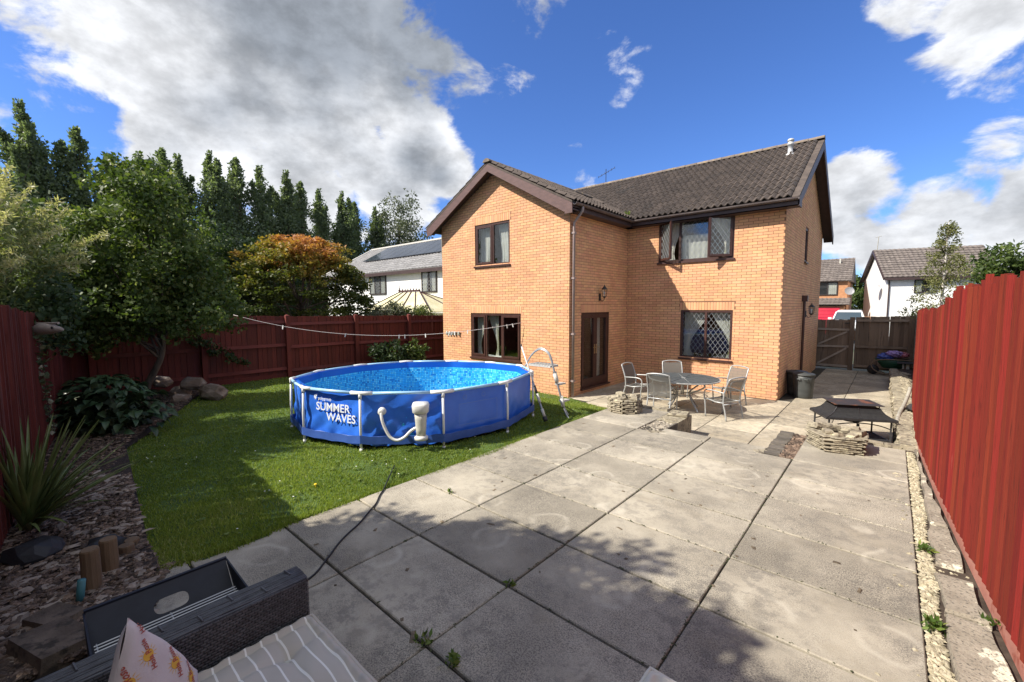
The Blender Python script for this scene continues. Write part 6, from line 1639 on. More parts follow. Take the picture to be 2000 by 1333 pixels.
pp_ = empty('potted_plant', (-7.98, 8.66, .39), 'small green plant in a white pot inside the kitchen window', 'plant')
b = MB(); b.lathe((-7.98, 8.66, .455), [(.035, 0), (.048, .09), (.050, .095), (.03, .096)], 14); b.build('pot', m_white, pp_, smooth=True)
b = MB(); b.box(-9.05, -7.25, 8.57, 8.78, .42, .452); b.build('window_board', m_white_wall, w1)

# ------------------------------------------------------------------ foliage
def leafmat(name, stops, trans=.3, rough=.55):
    m = bpy.data.materials.new(name); m.use_nodes = True; t = m.node_tree; t.nodes.clear(); N = t.nodes.new; L = t.links.new
    out = N('ShaderNodeOutputMaterial'); p = N('ShaderNodeBsdfPrincipled'); p.inputs['Roughness'].default_value = rough; p.inputs['Specular IOR Level'].default_value = .35
    at = N('ShaderNodeAttribute'); at.attribute_name = 'tone'; r_ = N('ShaderNodeValToRGB'); L(at.outputs['Fac'], r_.inputs[0]); cr = r_.color_ramp
    cr.elements[0].position, cr.elements[0].color = stops[0][0], stops[0][1] + (1,); cr.elements[1].position, cr.elements[1].color = stops[-1][0], stops[-1][1] + (1,)
    for pos, c in stops[1:-1]: e_ = cr.elements.new(pos); e_.color = c + (1,)
    L(r_.outputs[0], p.inputs['Base Color']); tr_ = N('ShaderNodeBsdfTranslucent'); g2 = N('ShaderNodeMix'); g2.data_type = 'RGBA'; g2.blend_type = 'MULTIPLY'; g2.inputs[0].default_value = 1
    L(r_.outputs[0], g2.inputs[6]); g2.inputs[7].default_value = (1.5, 1.6, .7, 1); L(g2.outputs[2], tr_.inputs['Color'])
    ms = N('ShaderNodeMixShader'); ms.inputs[0].default_value = trans; L(p.outputs[0], ms.inputs[1]); L(tr_.outputs[0], ms.inputs[2]); L(ms.outputs[0], out.inputs[0]); return m
m_bark = mat('tree_bark', (0.07, 0.055, 0.042), (0.13, 0.105, 0.08), 6, .95, .6, 30, stretch=(1, 1, .25))
m_birchb = mat('birch_bark', (0.42, 0.39, 0.35), (0.55, 0.52, 0.47), 5, .9, .3, 30, c3=(.12, .10, .09), s3=10)
m_lf_green = leafmat('leaf_green', [(0, (.030, .052, .015)), (.5, (.068, .105, .026)), (.85, (.12, .16, .04)), (1, (.30, .32, .13))])
m_lf_pop = leafmat('leaf_poplar', [(0, (.082, .112, .068)), (.6, (.14, .18, .11)), (1, (.22, .265, .175))], .5, .5)
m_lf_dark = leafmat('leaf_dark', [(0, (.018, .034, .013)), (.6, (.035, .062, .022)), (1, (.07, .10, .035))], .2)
m_lf_willow = leafmat('leaf_willow', [(0, (.06, .085, .03)), (.45, (.14, .17, .07)), (.75, (.32, .32, .17)), (1, (.60, .54, .38))], .35)
m_lf_maple = leafmat('leaf_maple', [(0, (.040, .060, .014)), (.35, (.085, .105, .022)), (.52, (.24, .20, .04)), (.72, (.40, .19, .06)), (1, (.48, .21, .11))], .35)
m_lf_birch = leafmat('leaf_birch', [(0, (.09, .105, .04)), (.6, (.16, .17, .06)), (1, (.24, .23, .10))], .3)
m_lf_grey = leafmat('leaf_grey', [(0, (.06, .075, .045)), (.6, (.11, .13, .08)), (1, (.20, .21, .15))], .25)
def leaves(name, C, rad, per, ll, lw, m, parent, seed=1, tone=None, flat=.0, squash=1.0, stretch=(1, 1, 1), up=0.0, droop=0.0, twist=True):
    """leaf-sized quads scattered round the clump centres C; tone(P, rnd) picks the colour along the ramp"""
    r_ = np.random.default_rng(seed); C = np.asarray(C, float); n = len(C) * per; rad = np.asarray(rad if np.ndim(rad) else np.full(len(C), rad))
    d = r_.normal(0, 1, (n, 3)); d /= np.linalg.norm(d, axis=1)[:, None]; rr = r_.random(n) ** .45
    P = np.repeat(C, per, 0) + d * (rr * np.repeat(rad, per))[:, None] * np.array(stretch) * np.array([1, 1, squash])
    a = r_.normal(0, 1, (n, 3)); a[:, 2] = a[:, 2] * (1 - flat) + up - droop; a /= np.linalg.norm(a, axis=1)[:, None]
    b_ = r_.normal(0, 1, (n, 3)); b_[:, 2] *= (1 - flat); b_ -= a * (a * b_).sum(1)[:, None]; b_ /= np.linalg.norm(b_, axis=1)[:, None]
    s_ = r_.uniform(.65, 1.25, n)[:, None]; A = a * ll * s_; B = b_ * lw * s_
    V = np.stack([P, P + A * .45 + B * .5, P + A, P + A * .45 - B * .5], 1).reshape(-1, 3); F = np.arange(n * 4).reshape(-1, 4)
    T = r_.random(n) if tone is None else tone(P, r_, np.repeat(r_.random(len(C)), per))
    return np_obj(name, V, F, m, parent, tone=np.clip(T, 0, 1))
def crown_points(c, r3, n, seed, shell=.75, lump=.25):
    r_ = np.random.default_rng(seed); d = r_.normal(0, 1, (n, 3)); d /= np.linalg.norm(d, axis=1)[:, None]
    k_ = (shell + (1 - shell) * r_.random(n)) * (1 + lump * np.sin(d[:, 0] * 5 + seed) * np.sin(d[:, 1] * 6 + d[:, 2] * 4 + seed))
    inner = r_.random(n) < .25; k_[inner] *= r_.uniform(.3, .8, inner.sum()); return np.array(c) + d * k_[:, None] * np.array(r3)
def trunk(parent, base, top, r0, r1, limbs, name='trunk', m=None, bend=.1, seed=0):
    rr = random.Random(seed); base, top = Vector(base), Vector(top); b = MB(); pts = [base + (top - base) * (i / 5) + Vector((rr.uniform(-bend, bend), rr.uniform(-bend, bend), 0)) * (1 if 0 < i < 5 else 0) for i in range(6)]
    b.tube(catmull(pts, 3), [r0 + (r1 - r0) * i / 15 for i in range(16)], 8)
    for p in limbs:
        p = Vector(p); t_ = rr.uniform(.35, .95); s_ = base + (top - base) * t_; mid = s_.lerp(p, .5) + Vector((rr.uniform(-bend, bend), rr.uniform(-bend, bend), rr.uniform(0, bend * 2)))
        rl = r0 * (1 - t_ * .7) * .5; b.tube(catmull([s_, mid, p], 4), [rl * (1 - i / 8.5) for i in range(9)], 5)
    return b.build(name, m or m_bark, parent, smooth=True)
def simple_tree(name, label, base, crown_c, r3, n, cr, per, ll, lw, m, seed, cat='tree', tr0=.12, group=None, tone=None, bark=None, **kw):
    t_ = empty(name, base, label, cat, group); C = crown_points(crown_c, r3, n, seed); leaves('crown', C, cr, per, ll, lw, m, t_, seed, tone, **kw)
    trunk(t_, base, (crown_c[0], crown_c[1], crown_c[2] + r3[2] * .3), tr0, tr0 * .3, C[::max(1, n // 14)], seed=seed, bend=max(r3) * .06, m=bark); return t_
tn = lambda P, r_, c: .25 + .45 * c + .35 * (r_.random(len(P)) - .5) + .25 * (r_.random(len(P)) ** 6)
# poplar row
def poplar(variant, seed):
    H = 16.0; root = empty('poplar_tree', (0, 0, 0)); r_ = np.random.default_rng(seed); C = []; R_ = []
    heads = [(0, 0, H)] + [(r_.uniform(-.75, .75), r_.uniform(-.9, .9), H * r_.uniform(.86, .97)) for _ in range(variant + 1)]
    for hx, hy, hz in heads:
        for k_ in range(42):
            t_ = (k_ + .5) / 42; z = 1.0 + (hz - 1.0) * t_; wd = 2.5 * (math.sin(PI * min(1, t_ * .72 + .22)) ** .8) * (1 - t_ * .25) * (1 - .75 * max(0, t_ - .85) / .15)
            for q in range(2): C.append((hx * 1.25 * t_ ** 1.6 + r_.normal(0, wd * .36), hy * 1.4 * t_ ** 1.6 + r_.normal(0, wd * .36), z + r_.uniform(-.2, .2))); R_.append((.24 + .24 * wd) * r_.uniform(.6, 1.25) * (1 - .15 * t_ ** 4))
    C = np.array(C); R_ = np.array(R_); leaves('crown', C, R_, 66 if variant else 88, .25, .17, m_lf_pop, root, seed, lambda P, r2, c: .3 + .45 * c + .3 * (r2.random(len(P)) - .5) + .2 * (r2.random(len(P)) > .93), squash=1.7, up=.9)
    trunk(root, (0, 0, -.6), (0, 0, H * .9), .22, .05, [tuple(c) for c in C[4::7]], seed=seed, bend=.1); return root
pops = [poplar(v, 50 + v) for v in range(3)]
plist = [(-1.2, 12.2), (.78, 14.4), (2.19, 16.0), (3.5, 15.2), (5.0, 13.4), (6.4, 13.9), (8.1, 14.9), (9.3, 14.7), (11.03, 15.0), (13.36, 15.4), (15.22, 14.9), (17.24, 14.9), (19.16, 14.6), (21.22, 14.2), (23.15, 14.1), (25.21, 13.8), (27.4, 13.3)]
plabs = ['low poplar at the far left edge behind the pale willow', 'broad poplar left of the tallest leaning poplar', 'tallest poplar leaning left at its tip', 'tall poplar close to the right of the leaning one', 'shorter poplar over the leafy garden tree', 'poplar with thin twin tips above the garden tree', 'broad many-tipped poplar right of the garden tree', 'poplar joined to the broad many-tipped one', 'slim separate poplar left of the pointed single one', 'pointed single poplar standing clear against the cloud', 'poplar above the left side of the orange maple', 'poplar above the top of the orange maple', 'poplar just right of the orange maple top', 'poplar left of the white house roof', 'poplar nearing the left end of the white house ridge', 'last poplar before the grey green willow', 'poplar half merged into the grey green willow']
for i, (y, z) in enumerate(plist):
    o = pops[i] if i < 3 else copy_tree(pops[i % 3]); s_ = (z + .35) / 16.35; o.location = (-45 + random.uniform(-.8, .8), y, -.35 + .35 * 0); o.scale = (s_ * .95, s_ * random.uniform(.88, 1.08), s_); o.rotation_euler = (0.10 if i == 2 else random.uniform(-.02, .02), 0, random.uniform(0, 6) if i != 2 else 0); tag(o, plabs[i], 'tree', 'poplar row beyond the garden fence')
simple_tree('willow_tree', 'airy grey green tree at the right end of the poplar row', (-45, 30.6, -.5), (-45, 30.6, 9.6), (3.4, 3.6, 5.2), 130, 1.0, 62, .34, .16, m_lf_grey, 71, tr0=.3, tone=tn)
# mass of far woodland under the poplars
C = [(random.uniform(-47, -40), y, random.uniform(0, 4.2) + (1.0 if y > 8 else 0)) for y in np.arange(-6, 42, .30)]
hedge = empty('woodland_edge', (-43, 18, -.5), 'dark line of bushes at the foot of the poplar row', 'hedge'); leaves('foliage', C, 1.15, 110, .34, .22, m_lf_dark, hedge, 72, tn)
# leafy garden tree in the corner
gtree = empty('garden_tree', (-10.75, 1.45, 0), 'leafy green garden tree with a leaning trunk in the left corner', 'tree')
C = np.concatenate([crown_points((-10.3, 1.45, 3.0), (1.2, .95, 1.35), 120, 81), crown_points((-10.1, 2.15, 2.15), (.9, .62, .7), 42, 82), crown_points((-10.4, .9, 2.1), (1.0, .9, .75), 55, 83), crown_points((-10.35, 1.5, 4.1), (.45, .45, .55), 16, 84), crown_points((-9.9, 1.7, 1.65), (.8, .9, .3), 22, 86), crown_points((-10.9, .75, 1.85), (.9, .6, .75), 40, 87), crown_points((-10.6, 2.7, 1.75), (.6, .5, .4), 20, 88), crown_points((-10.9, .2, 2.6), (.9, .7, .9), 45, 89)])
leaves('crown', C, .27, 92, .085, .060, m_lf_green, gtree, 85, lambda P, r_, c: .32 + .42 * c + .35 * (r_.random(len(P)) - .5) + .40 * (r_.random(len(P)) > .93), squash=.8)
b = MB(); pts = catmull([(-10.75, 1.42, -.05), (-10.68, 1.44, .3), (-10.5, 1.55, .62), (-10.38, 1.66, .95), (-10.33, 1.68, 1.35), (-10.35, 1.6, 2.2), (-10.3, 1.55, 3.4)], 4); b.tube(pts, [.075 - .055 * i / (len(pts) - 1) for i in range(len(pts))], 10)
for p in C[::16]: s_ = Vector(pts[10 + random.randrange(10)]); b.tube(catmull([s_, s_.lerp(Vector(p), .5) + Vector((0, 0, .08)), p], 3), [.026, .022, .018, .014, .010, .007, .004], 5)
b.build('trunk', m_bark, gtree, smooth=True)
for (base, cc, r3, n, lb, sd) in (((-14.5, .1, -.3), (-14.3, .0, 2.2), (1.6, 1.3, 1.9), 110, 'dark tree filling the gap between pale willow and garden tree', 91), ((-16.5, 2.6, -.3), (-16.5, 2.6, 3.0), (1.7, 1.6, 2.2), 110, 'dark green tree behind the leafy garden tree', 92), ((-14.0, -2.2, -.3), (-14.2, -2.0, 2.0), (1.9, 1.6, 1.6), 100, 'dark tree behind the pale willow at the left edge', 93), ((-17.0, 4.6, -.3), (-17.0, 4.8, 2.6), (1.4, 1.3, 1.9), 80, 'dark green tree between garden tree and orange maple', 94)):
    simple_tree('broadleaf_tree', lb, base, cc, r3, n, .45, 100, .13, .09, m_lf_dark if sd != 92 else m_lf_green, sd, tone=tn)
# pale variegated willow over the near fence
wil = empty('variegated_willow', (-8.6, -.75, 0), 'pale cream tipped willow bush rising over the near left fence', 'shrub')
C = crown_points((-8.55, -.62, 2.25), (1.15, 1.05, 1.15), 130, 101, lump=.15)
leaves('crown', C, .26, 130, .115, .022, m_lf_willow, wil, 102, lambda P, r_, c: np.clip((P[:, 2] - 1.5) / 2.0, 0, 1) * .55 + .25 * c + .35 * (r_.random(len(P)) - .4), up=.4, stretch=(1, 1, .7))
r2_ = np.random.default_rng(103); tips = C[C[:, 2] > 2.2]; SP = []
for p in tips[:75]:
    d = np.array([p[0] + 8.55, p[1] + .62, max(.1, (p[2] - 2.25))]); d = d / np.linalg.norm(d) + np.array([0.1, .15, .25]); 
    for q in range(7): SP.append(p + d * (.05 + q * .05))
leaves('shoot', SP, .035, 22, .07, .016, m_lf_willow, wil, 104, lambda P, r_, c: .65 + .35 * r_.random(len(P)), up=.3)
trunk(wil, (-8.6, -.75, 0), (-8.55, -.62, 2.2), .08, .02, C[::9], seed=105)
ov = empty('fence_climber', (-9.2, .1, 1.7), 'dark climber and branches hanging over the near fence top behind the bird ornament', 'climber')
C = [(random.uniform(-11.5, -7.6), .12 + random.uniform(-.3, .25) + (-.105 * 0), random.uniform(1.35, 2.1)) for _ in range(70)]
leaves('foliage', C, .22, 85, .075, .055, m_lf_dark, ov, 106, tn, droop=.2)
# orange maple beyond the fence: layered sprays, orange on top
mp_ = empty('maple_tree', (-14.8, 6.0, -.2), 'spreading maple turning orange on top beyond the back fence', 'tree')
r3_ = np.random.default_rng(111); C = []; R_ = []
for k_ in range(340):
    a = r3_.uniform(0, 2 * PI); rr = r3_.random() ** .55; h = math.sqrt(max(0, 1 - rr * rr)); z = 1.35 + 2.95 * h * r3_.uniform(.72, 1.0) if r3_.random() < .72 else r3_.uniform(.9, 2.4)
    C.append((-14.8 + 1.9 * rr * math.cos(a), 6.1 + 2.35 * rr * math.sin(a), z + .12 * math.sin(a * 5 + rr * 7))); R_.append(r3_.uniform(.24, .42))
leaves('crown', C, R_, 105, .095, .07, m_lf_maple, mp_, 112, lambda P, r_, c: np.clip((P[:, 2] - 1.9) / 2.1, 0, 1) * .56 + .30 * c + .22 * (r_.random(len(P)) - .5) + .1 * np.sin(P[:, 1] * 2.3), flat=.5, squash=.42)
trunk(mp_, (-14.8, 6.0, -.3), (-14.8, 6.1, 2.4), .13, .04, C[::14], seed=113, bend=.2)
for (c, r3, n, lb, m_, sd, ll, lw, tone_) in (((-12.6, 8.15, 1.55), (.35, .75, .38), 36, 'small silvery leaved shrub poking over the fence below the maple', m_lf_grey, 121, .10, .03, lambda P, r_, c: .5 + .5 * r_.random(len(P))), ((-12.6, 9.0, 1.5), (.35, .9, .30), 40, 'bright green hedge top over the fence in front of the conservatory', m_lf_green, 122, .06, .045, lambda P, r_, c: .5 + .5 * r_.random(len(P)))):
    s_ = empty('shrub', (c[0], c[1], -.2), lb, 'shrub'); C = crown_points(c, r3, n, sd); leaves('foliage', C, .20, 90, ll, lw, m_, s_, sd, tone_); trunk(s_, (c[0], c[1], -.3), c, .03, .01, C[::6], seed=sd, bend=.04)
# shrub against the garden fence, half dull, half glossy
sh = empty('laurel_shrub', (-11.25, 7.5, -.1), 'low dark shrub with glossy pale flecked leaves against the garden fence', 'shrub')
C = crown_points((-11.3, 7.3, .32), (.35, .85, .42), 50, 131); leaves('foliage', C, .17, 40, .13, .055, m_lf_dark, sh, 132, tn, up=.2)
C2 = crown_points((-11.15, 8.05, .38), (.3, .38, .36), 22, 133); leaves('glossy_foliage', C2, .14, 40, .11, .055, m_lf_green, sh, 134, lambda P, r_, c: .3 + .7 * r_.random(len(P)) ** 1.5)
trunk(sh, (-11.25, 7.5, -.15), (-11.25, 7.5, .35), .03, .01, C[::8], seed=135, bend=.04)
# hosta-like shrub with big drooping leaves, each its own part
hy = empty('broad_leaved_shrub', (-8.95, .75, 0), 'large dark green shrub with broad drooping leaves at the edge of the bark bed', 'shrub')
m_big = mat('broad_leaf', (.026, .056, .023), (.042, .082, .033), 9, .42, .15, 40, rnd=.6, hue=.04, coord='obj')
LM = []
for v_ in range(4):
    rr = random.Random(v_); V = []; F = []; nn = 7
    for i in range(nn):
        t_ = i / (nn - 1); w_ = .5 * math.sin(PI * t_ ** .75) ** .8 * (.62 + .1 * v_ / 3) + (.01 if i in (0, nn - 1) else 0); z = .16 * t_ - .42 * t_ * t_ * (1 + .2 * v_)
        for s_ in (-1, 0, 1): V.append((t_, s_ * w_ * .9, z + abs(s_) * .09 * math.sin(PI * t_) - (0 if s_ else .02)))
    for i in range(nn - 1):
        for s_ in (0, 1): F.append((i * 3 + s_, (i + 1) * 3 + s_, (i + 1) * 3 + s_ + 1, i * 3 + s_ + 1))
    me = piece_mesh('leaf', V, F, m_big, True); LM.append(me)
rl = random.Random(5)
for k_ in range(285):
    a = rl.uniform(0, 2 * PI); el = rl.random() ** .8; ph = el * PI / 2; d = Vector((math.cos(a) * math.cos(ph), math.sin(a) * math.cos(ph), math.sin(ph)))
    p = Vector((d.x * 1.22, d.y * .66 + d.x * .20, .12 + d.z * .68)) * rl.uniform(.82, 1.0); o = bpy.data.objects.new('leaf', rl.choice(LM)); col.objects.link(o); o.parent = hy
    s_ = rl.uniform(.125, .19); o.location = p; o.scale = (s_, s_ * rl.uniform(.8, 1.1), s_); o.rotation_euler = (rl.gauss(0, .3), rl.uniform(-.2, .55) - d.z * .3, math.atan2(d.y, d.x) + rl.gauss(0, .5))
b = MB()
for k_ in range(40): a = rl.uniform(0, 2 * PI); q = rl.uniform(.3, .95); b.tube([(-8.95 + .1 * math.cos(a), .75 + .1 * math.sin(a), 0), (-8.95 + .95 * q * math.cos(a), .75 + .5 * q * math.sin(a) + .16 * q * math.cos(a), .55 - .3 * q)], .008, 4)
b.build('stem', m_lf_dark, hy, kind='stuff'); V, F = blob((-8.95, .75, .20), .62, 77, .6, 1); 
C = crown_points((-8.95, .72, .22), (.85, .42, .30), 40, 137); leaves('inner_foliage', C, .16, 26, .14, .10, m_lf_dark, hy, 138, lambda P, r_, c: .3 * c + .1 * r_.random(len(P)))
# yucca
yu = empty('yucca', (-5.12, -.10, 0), 'spiky yucca with long narrow yellowish leaves against the near fence', 'plant')
m_yu = mat('yucca_leaf', (.085, .125, .032), (.16, .19, .06), 3, .5, .15, 60, rnd=.6, stretch=(1, 1, 1), coord='obj')
YM = []
for v_ in range(4):
    V = []; F = []; nn = 9; bend = (.05, .16, .32, .5)[v_]
    for i in range(nn):
        t_ = i / (nn - 1); w_ = .012 * (1 - t_) ** .6 * (.6 + 1.2 * min(1, t_ * 3)) + .0005; x = t_ * (1 - bend * .3 * t_); z = -bend * t_ ** 2.2
        for s_ in (-1, 0, 1): V.append((x, s_ * w_, z + abs(s_) * .006))
    for i in range(nn - 1):
        for s_ in (0, 1): F.append((i * 3 + s_, (i + 1) * 3 + s_, (i + 1) * 3 + s_ + 1, i * 3 + s_ + 1))
    YM.append(piece_mesh('leaf', V, F, m_yu, True))
for k_ in range(115):
    el = rl.uniform(.5, 1.5); a = rl.uniform(0, 2 * PI); v_ = 0 if el > 1.0 else rl.choice((0, 1, 1, 2)); 
    if math.sin(a) < -.3 and el < 1.2: a = -a
    o = bpy.data.objects.new('leaf', YM[v_]); col.objects.link(o); o.parent = yu; o.location = (rl.gauss(0, .025), rl.gauss(0, .02), .04 + rl.uniform(0, .08)); s_ = rl.uniform(.55, .95); o.scale = (s_, 1.0, s_); o.rotation_euler = (rl.gauss(0, .15), -el, a)
# ivy trailing down the fences
m_ivy = leafmat('leaf_ivy', [(0, (.04, .06, .03)), (.6, (.10, .13, .07)), (1, (.34, .32, .22))], .15)
iv = empty('ivy', (-7.1, .1, .3), 'ivy strand trailing down the near left fence below the bird ornament', 'ivy'); rr = random.Random(3); C = []; x = -7.35
for k_ in range(46): z = 1.62 - k_ * .030; x = -7.35 - k_ * .012 + .03 * math.sin(k_ * .7); C.append((x + rr.uniform(-.04, .04), -.415 - (x + 3.2) * .105 + .045, z))
leaves('foliage', C, .03, 3, .062, .055, m_ivy, iv, 141, lambda P, r_, c: .2 + .8 * r_.random(len(P)) ** 1.6, flat=.2); b = MB(); b.tube(C[::3], .004, 5); b.build('stem', m_bark, iv)
iv2 = empty('ivy', (-11.7, 2.9, .7), 'ivy strand hanging from the garden tree down the back fence', 'ivy')
C = [(-11.75 + rr.uniform(0, .15), 1.9 + k_ * .045 + rr.uniform(-.15, .15), 1.45 - k_ * .028 + rr.uniform(-.08, .08)) for k_ in range(34)]
leaves('foliage', C, .09, 16, .075, .06, m_lf_dark, iv2, 142, lambda P, r_, c: .4 + .6 * r_.random(len(P)))
# tree behind the photographer whose shade falls over the near slabs
simple_tree('shade_tree', 'broadleaf tree behind the near fence casting shade on the slabs', (-4.1, -2.4, -.4), (-4.10, -2.04, 3.93), (1.25, 1.0, .88), 170, .28, 150, .085, .065, m_lf_green, 151, tone=tn)
simple_tree('shade_tree', 'smaller broadleaf tree behind the near fence right of the first', (-2.4, -2.2, -.4), (-2.5, -1.7, 3.2), (.75, .6, .62), 34, .26, 110, .085, .065, m_lf_green, 152, tone=tn)
simple_tree('shade_tree', 'low broadleaf tree behind the near fence left of the others', (-4.7, -2.3, -.4), (-4.56, -1.90, 3.35), (.85, .72, .62), 90, .26, 130, .085, .065, m_lf_green, 153, tone=tn)
C = crown_points((-7.98, 8.66, .66), (.06, .05, .08), 10, 190); leaves('foliage', C, .04, 14, .06, .022, m_weed_leaf := m_lf_green, pp_, 191)
# slab joint weeds, daisies, verge plants on the right
m_weed2 = leafmat('weed_leaf', [(0, (.05, .09, .02)), (.6, (.10, .17, .035)), (1, (.22, .26, .06))], .3)
def tuft(x, y, z, r_, n, seed, m=m_weed2, name='weed_tuft', ll=.05, lw=.018, label=None):
    o = leaves(name, [(x, y, z)], r_, n, ll, lw, m, None, seed, up=.7, squash=.3); return tag(o, label, 'weed')
for i, (x, y, r_, n, lb) in enumerate(((-1.85, 1.34, .05, 40, 'weed tuft in the slab joint crossing nearest the sofa'), (-1.62, 1.36, .05, 36, 'weed tuft in the joint just right of the nearest crossing'), (-1.80, 2.02, .03, 18, 'small weed in the shaded slab crossing further out'), (-3.2, 2.68, .03, 16, 'tiny weed in the sunlit joint near the lawn edge'), (.27, 2.2, .06, 90, 'green weeds among the pale gravel nearest the camera'), (.28, 2.75, .04, 40, 'green weeds in the gravel strip beside the lichen stone'), (.28, 3.35, .05, 70, 'green weeds halfway along the gravel strip'), (.28, 4.4, .04, 40, 'green weeds in the far part of the gravel strip'), (.66, 1.95, .07, 60, 'bright green plant at the foot of the red fence, bottom right'), (.58, 2.55, .06, 40, 'green plant squeezed between edging stone and red fence'), (.53, 3.6, .05, 30, 'leafy weed in the hollow under the red fence'))):
    tuft(x, y, .01, r_, n, 160 + i, label=lb, ll=.045 if i < 4 else .05)
# birch and bushes on the right, beyond the fence
bi = empty('birch_tree', (1.05, 17.3, -.5), 'wispy young birch standing behind the weathered fence', 'tree'); rb = np.random.default_rng(171); C = []; R_ = []
bx, by = 1.06, 17.0
for k_ in range(150):
    t_ = rb.random(); z = 1.35 + 2.75 * t_; wd = .62 * (1 - t_) ** .7 + .05; C.append((bx + rb.uniform(-1, 1) * wd, by + rb.uniform(-1, 1) * wd * .9, z)); R_.append(.10 + .14 * (1 - t_))
leaves('crown', C, R_, 42, .058, .034, m_lf_birch, bi, 172, tn, squash=.8, droop=.4); b = MB(); b.tube([(bx, by, -.5), (bx - .02, by, 1.5), (bx, by, 2.8), (bx + .01, by, 4.15)], [.05, .04, .025, .006], 8)
b.build('trunk', m_birchb, bi, smooth=True); b = MB()
for p in C[::3]: b.tube([(bx, by, p[2] - .25), ((bx + p[0]) / 2, (by + p[1]) / 2, p[2] - .05), p], [.012, .008, .003], 4)
b.build('branch', m_bark, bi)
for (c, r3, n, lb, m_, sd, cr, ll) in (((5.2, 40, 3.4), (1.5, 1.5, 1.9), 70, 'round dark green tree at the right edge above the red fence', m_lf_green, 181, .5, .24), ((6.9, 40.5, 3.2), (1.2, 1.2, 1.6), 50, 'dark green tree cut by the right picture edge', m_lf_green, 182, .5, .24), ((-3.4, 60, 2.6), (2.0, 1.5, 2.1), 80, 'green tree between the brick house and the white house', m_lf_green, 183, .6, .3), ((.9, 19.6, 1.2), (.7, .5, .45), 30, 'yellowish bush behind the end of the weathered fence', m_lf_birch, 184, .2, .07)):
    simple_tree('bush' if sd == 184 else 'broadleaf_tree', lb, (c[0], c[1], -.6), c, r3, n, cr, 70, ll, ll * .6, m_, sd, tone=tn, cat='bush' if sd == 184 else 'tree')

# ------------------------------------------------------------------ grass blades and small flowers
m_grass = leafmat('grass_blade', [(0, (.09, .135, .022)), (.5, (.18, .24, .034)), (.85, (.26, .31, .06)), (1, (.38, .37, .15))], .35, .6)
NG = 330000; g1 = np.random.default_rng(201); xs2 = g1.uniform(-11.85, -3.6, NG * 3); ys2 = g1.uniform(.3, 11.5, NG * 3)
dist = np.hypot(xs2, ys2); bare = np.sin(xs2 * 3.1 + 2 * np.sin(ys2 * 1.3)) * np.sin(ys2 * 3.7 + xs2)
keep = g1.random(len(xs2)) < np.clip(16 / dist ** 2, .05, 1) * np.where(bare > .62, .45, 1)
xs2, ys2 = xs2[keep], ys2[keep]; ok = np.array([in_lawn(x, y) for x, y in zip(xs2, ys2)]); xs2, ys2 = xs2[ok], ys2[ok]
edge = np.array([y - bed_edge(x) for x, y in zip(xs2, ys2)])
# longer fringe along the patio and bed edges
fringe_y = g1.uniform(.6, 7.5, 5000); fx2 = -3.745 + .035 * np.sin(fringe_y * 2.1) + .02 * np.sin(fringe_y * 6.7 + 1) + g1.normal(-.01, .022, 5000)
xs2 = np.concatenate([xs2, fx2]); ys2 = np.concatenate([ys2, fringe_y]); n = len(xs2)
zs2 = np.array([lawn_z(x, y) for x, y in zip(xs2, ys2)]); dist = np.hypot(xs2, ys2)
patch = .6 * np.sin(xs2 * .9 + 2.3) * np.sin(ys2 * .8 + xs2 * .5) + np.sin(xs2 * 2.1 + 1) * np.sin(ys2 * 1.7 + xs2 * .6) * .5 + np.sin(xs2 * 5.3) * np.sin(ys2 * 4.7 + 2) * .3
h = g1.uniform(.016, .036, n) * (1 + .25 * patch); h[-5000:] *= 1.3; wdt = .0022 + .00075 * dist; a = g1.uniform(0, 2 * PI, n); la = g1.uniform(0, 2 * PI, n); ln = g1.uniform(.1, .9, n) * h
P0 = np.stack([xs2, ys2, zs2 - .004], 1); sd_ = np.stack([np.cos(a) * wdt, np.sin(a) * wdt, np.zeros(n)], 1); tp = P0 + np.stack([np.cos(la) * ln, np.sin(la) * ln, h], 1)
V = np.stack([P0 - sd_, P0 + sd_, tp], 1).reshape(-1, 3); F = np.arange(n * 3).reshape(-1, 3)
T = .50 + .26 * patch + .42 * (g1.random(n) - .5) + .35 * (g1.random(n) > .96); np_obj('grass', V, F, m_grass, tone=np.clip(T, 0, 1), kind='stuff')
# clover and daisies
r4 = np.random.default_rng(205); C = []
while len(C) < 420:
    x, y = r4.uniform(-8, -3.8), r4.uniform(.8, 4.2)
    if in_lawn(x, y): C.append((x, y, lawn_z(x, y) + .028))
leaves('clover', C, .03, 9, .022, .020, m_weed2, None, 206, lambda P, r_, c: .5 + .5 * r_.random(len(P)), flat=.75, squash=.3)['kind'] = 'stuff'
m_daisy = mat('daisy_petal', (.80, .80, .76), None, rough=.7)
V = []; F = []
for p in C[:46]:
    b_ = len(V); V.append((p[0], p[1], p[2] + .022)); 
    for q in range(7): V.append((p[0] + .008 * math.cos(q * .9), p[1] + .008 * math.sin(q * .9), p[2] + .026))
    for q in range(7): F.append((b_, b_ + 1 + q, b_ + 1 + (q + 1) % 7))
np_obj('daisies', V, F, m_daisy, kind='stuff')
m_dan = mat('dandelion', (.75, .55, .02), None, rough=.7)
for (x, y, lb) in ((-4.35, 1.86, 'yellow dandelion flower in the sunlit grass near the slabs'), (-3.30, .02, 'yellow fallen leaf on the bark beside the stone block')):
    b = MB(); b.lathe((x, y, (lawn_z(x, y) + .04) if y > 1 else .06), [(.004, -.03), (.005, -.004), (.017, .0), (.013, .008), (.003, .010)], 9); tag(b.build('dandelion' if y > 1 else 'fallen_leaf', m_dan), lb, 'flower' if y > 1 else 'leaf')
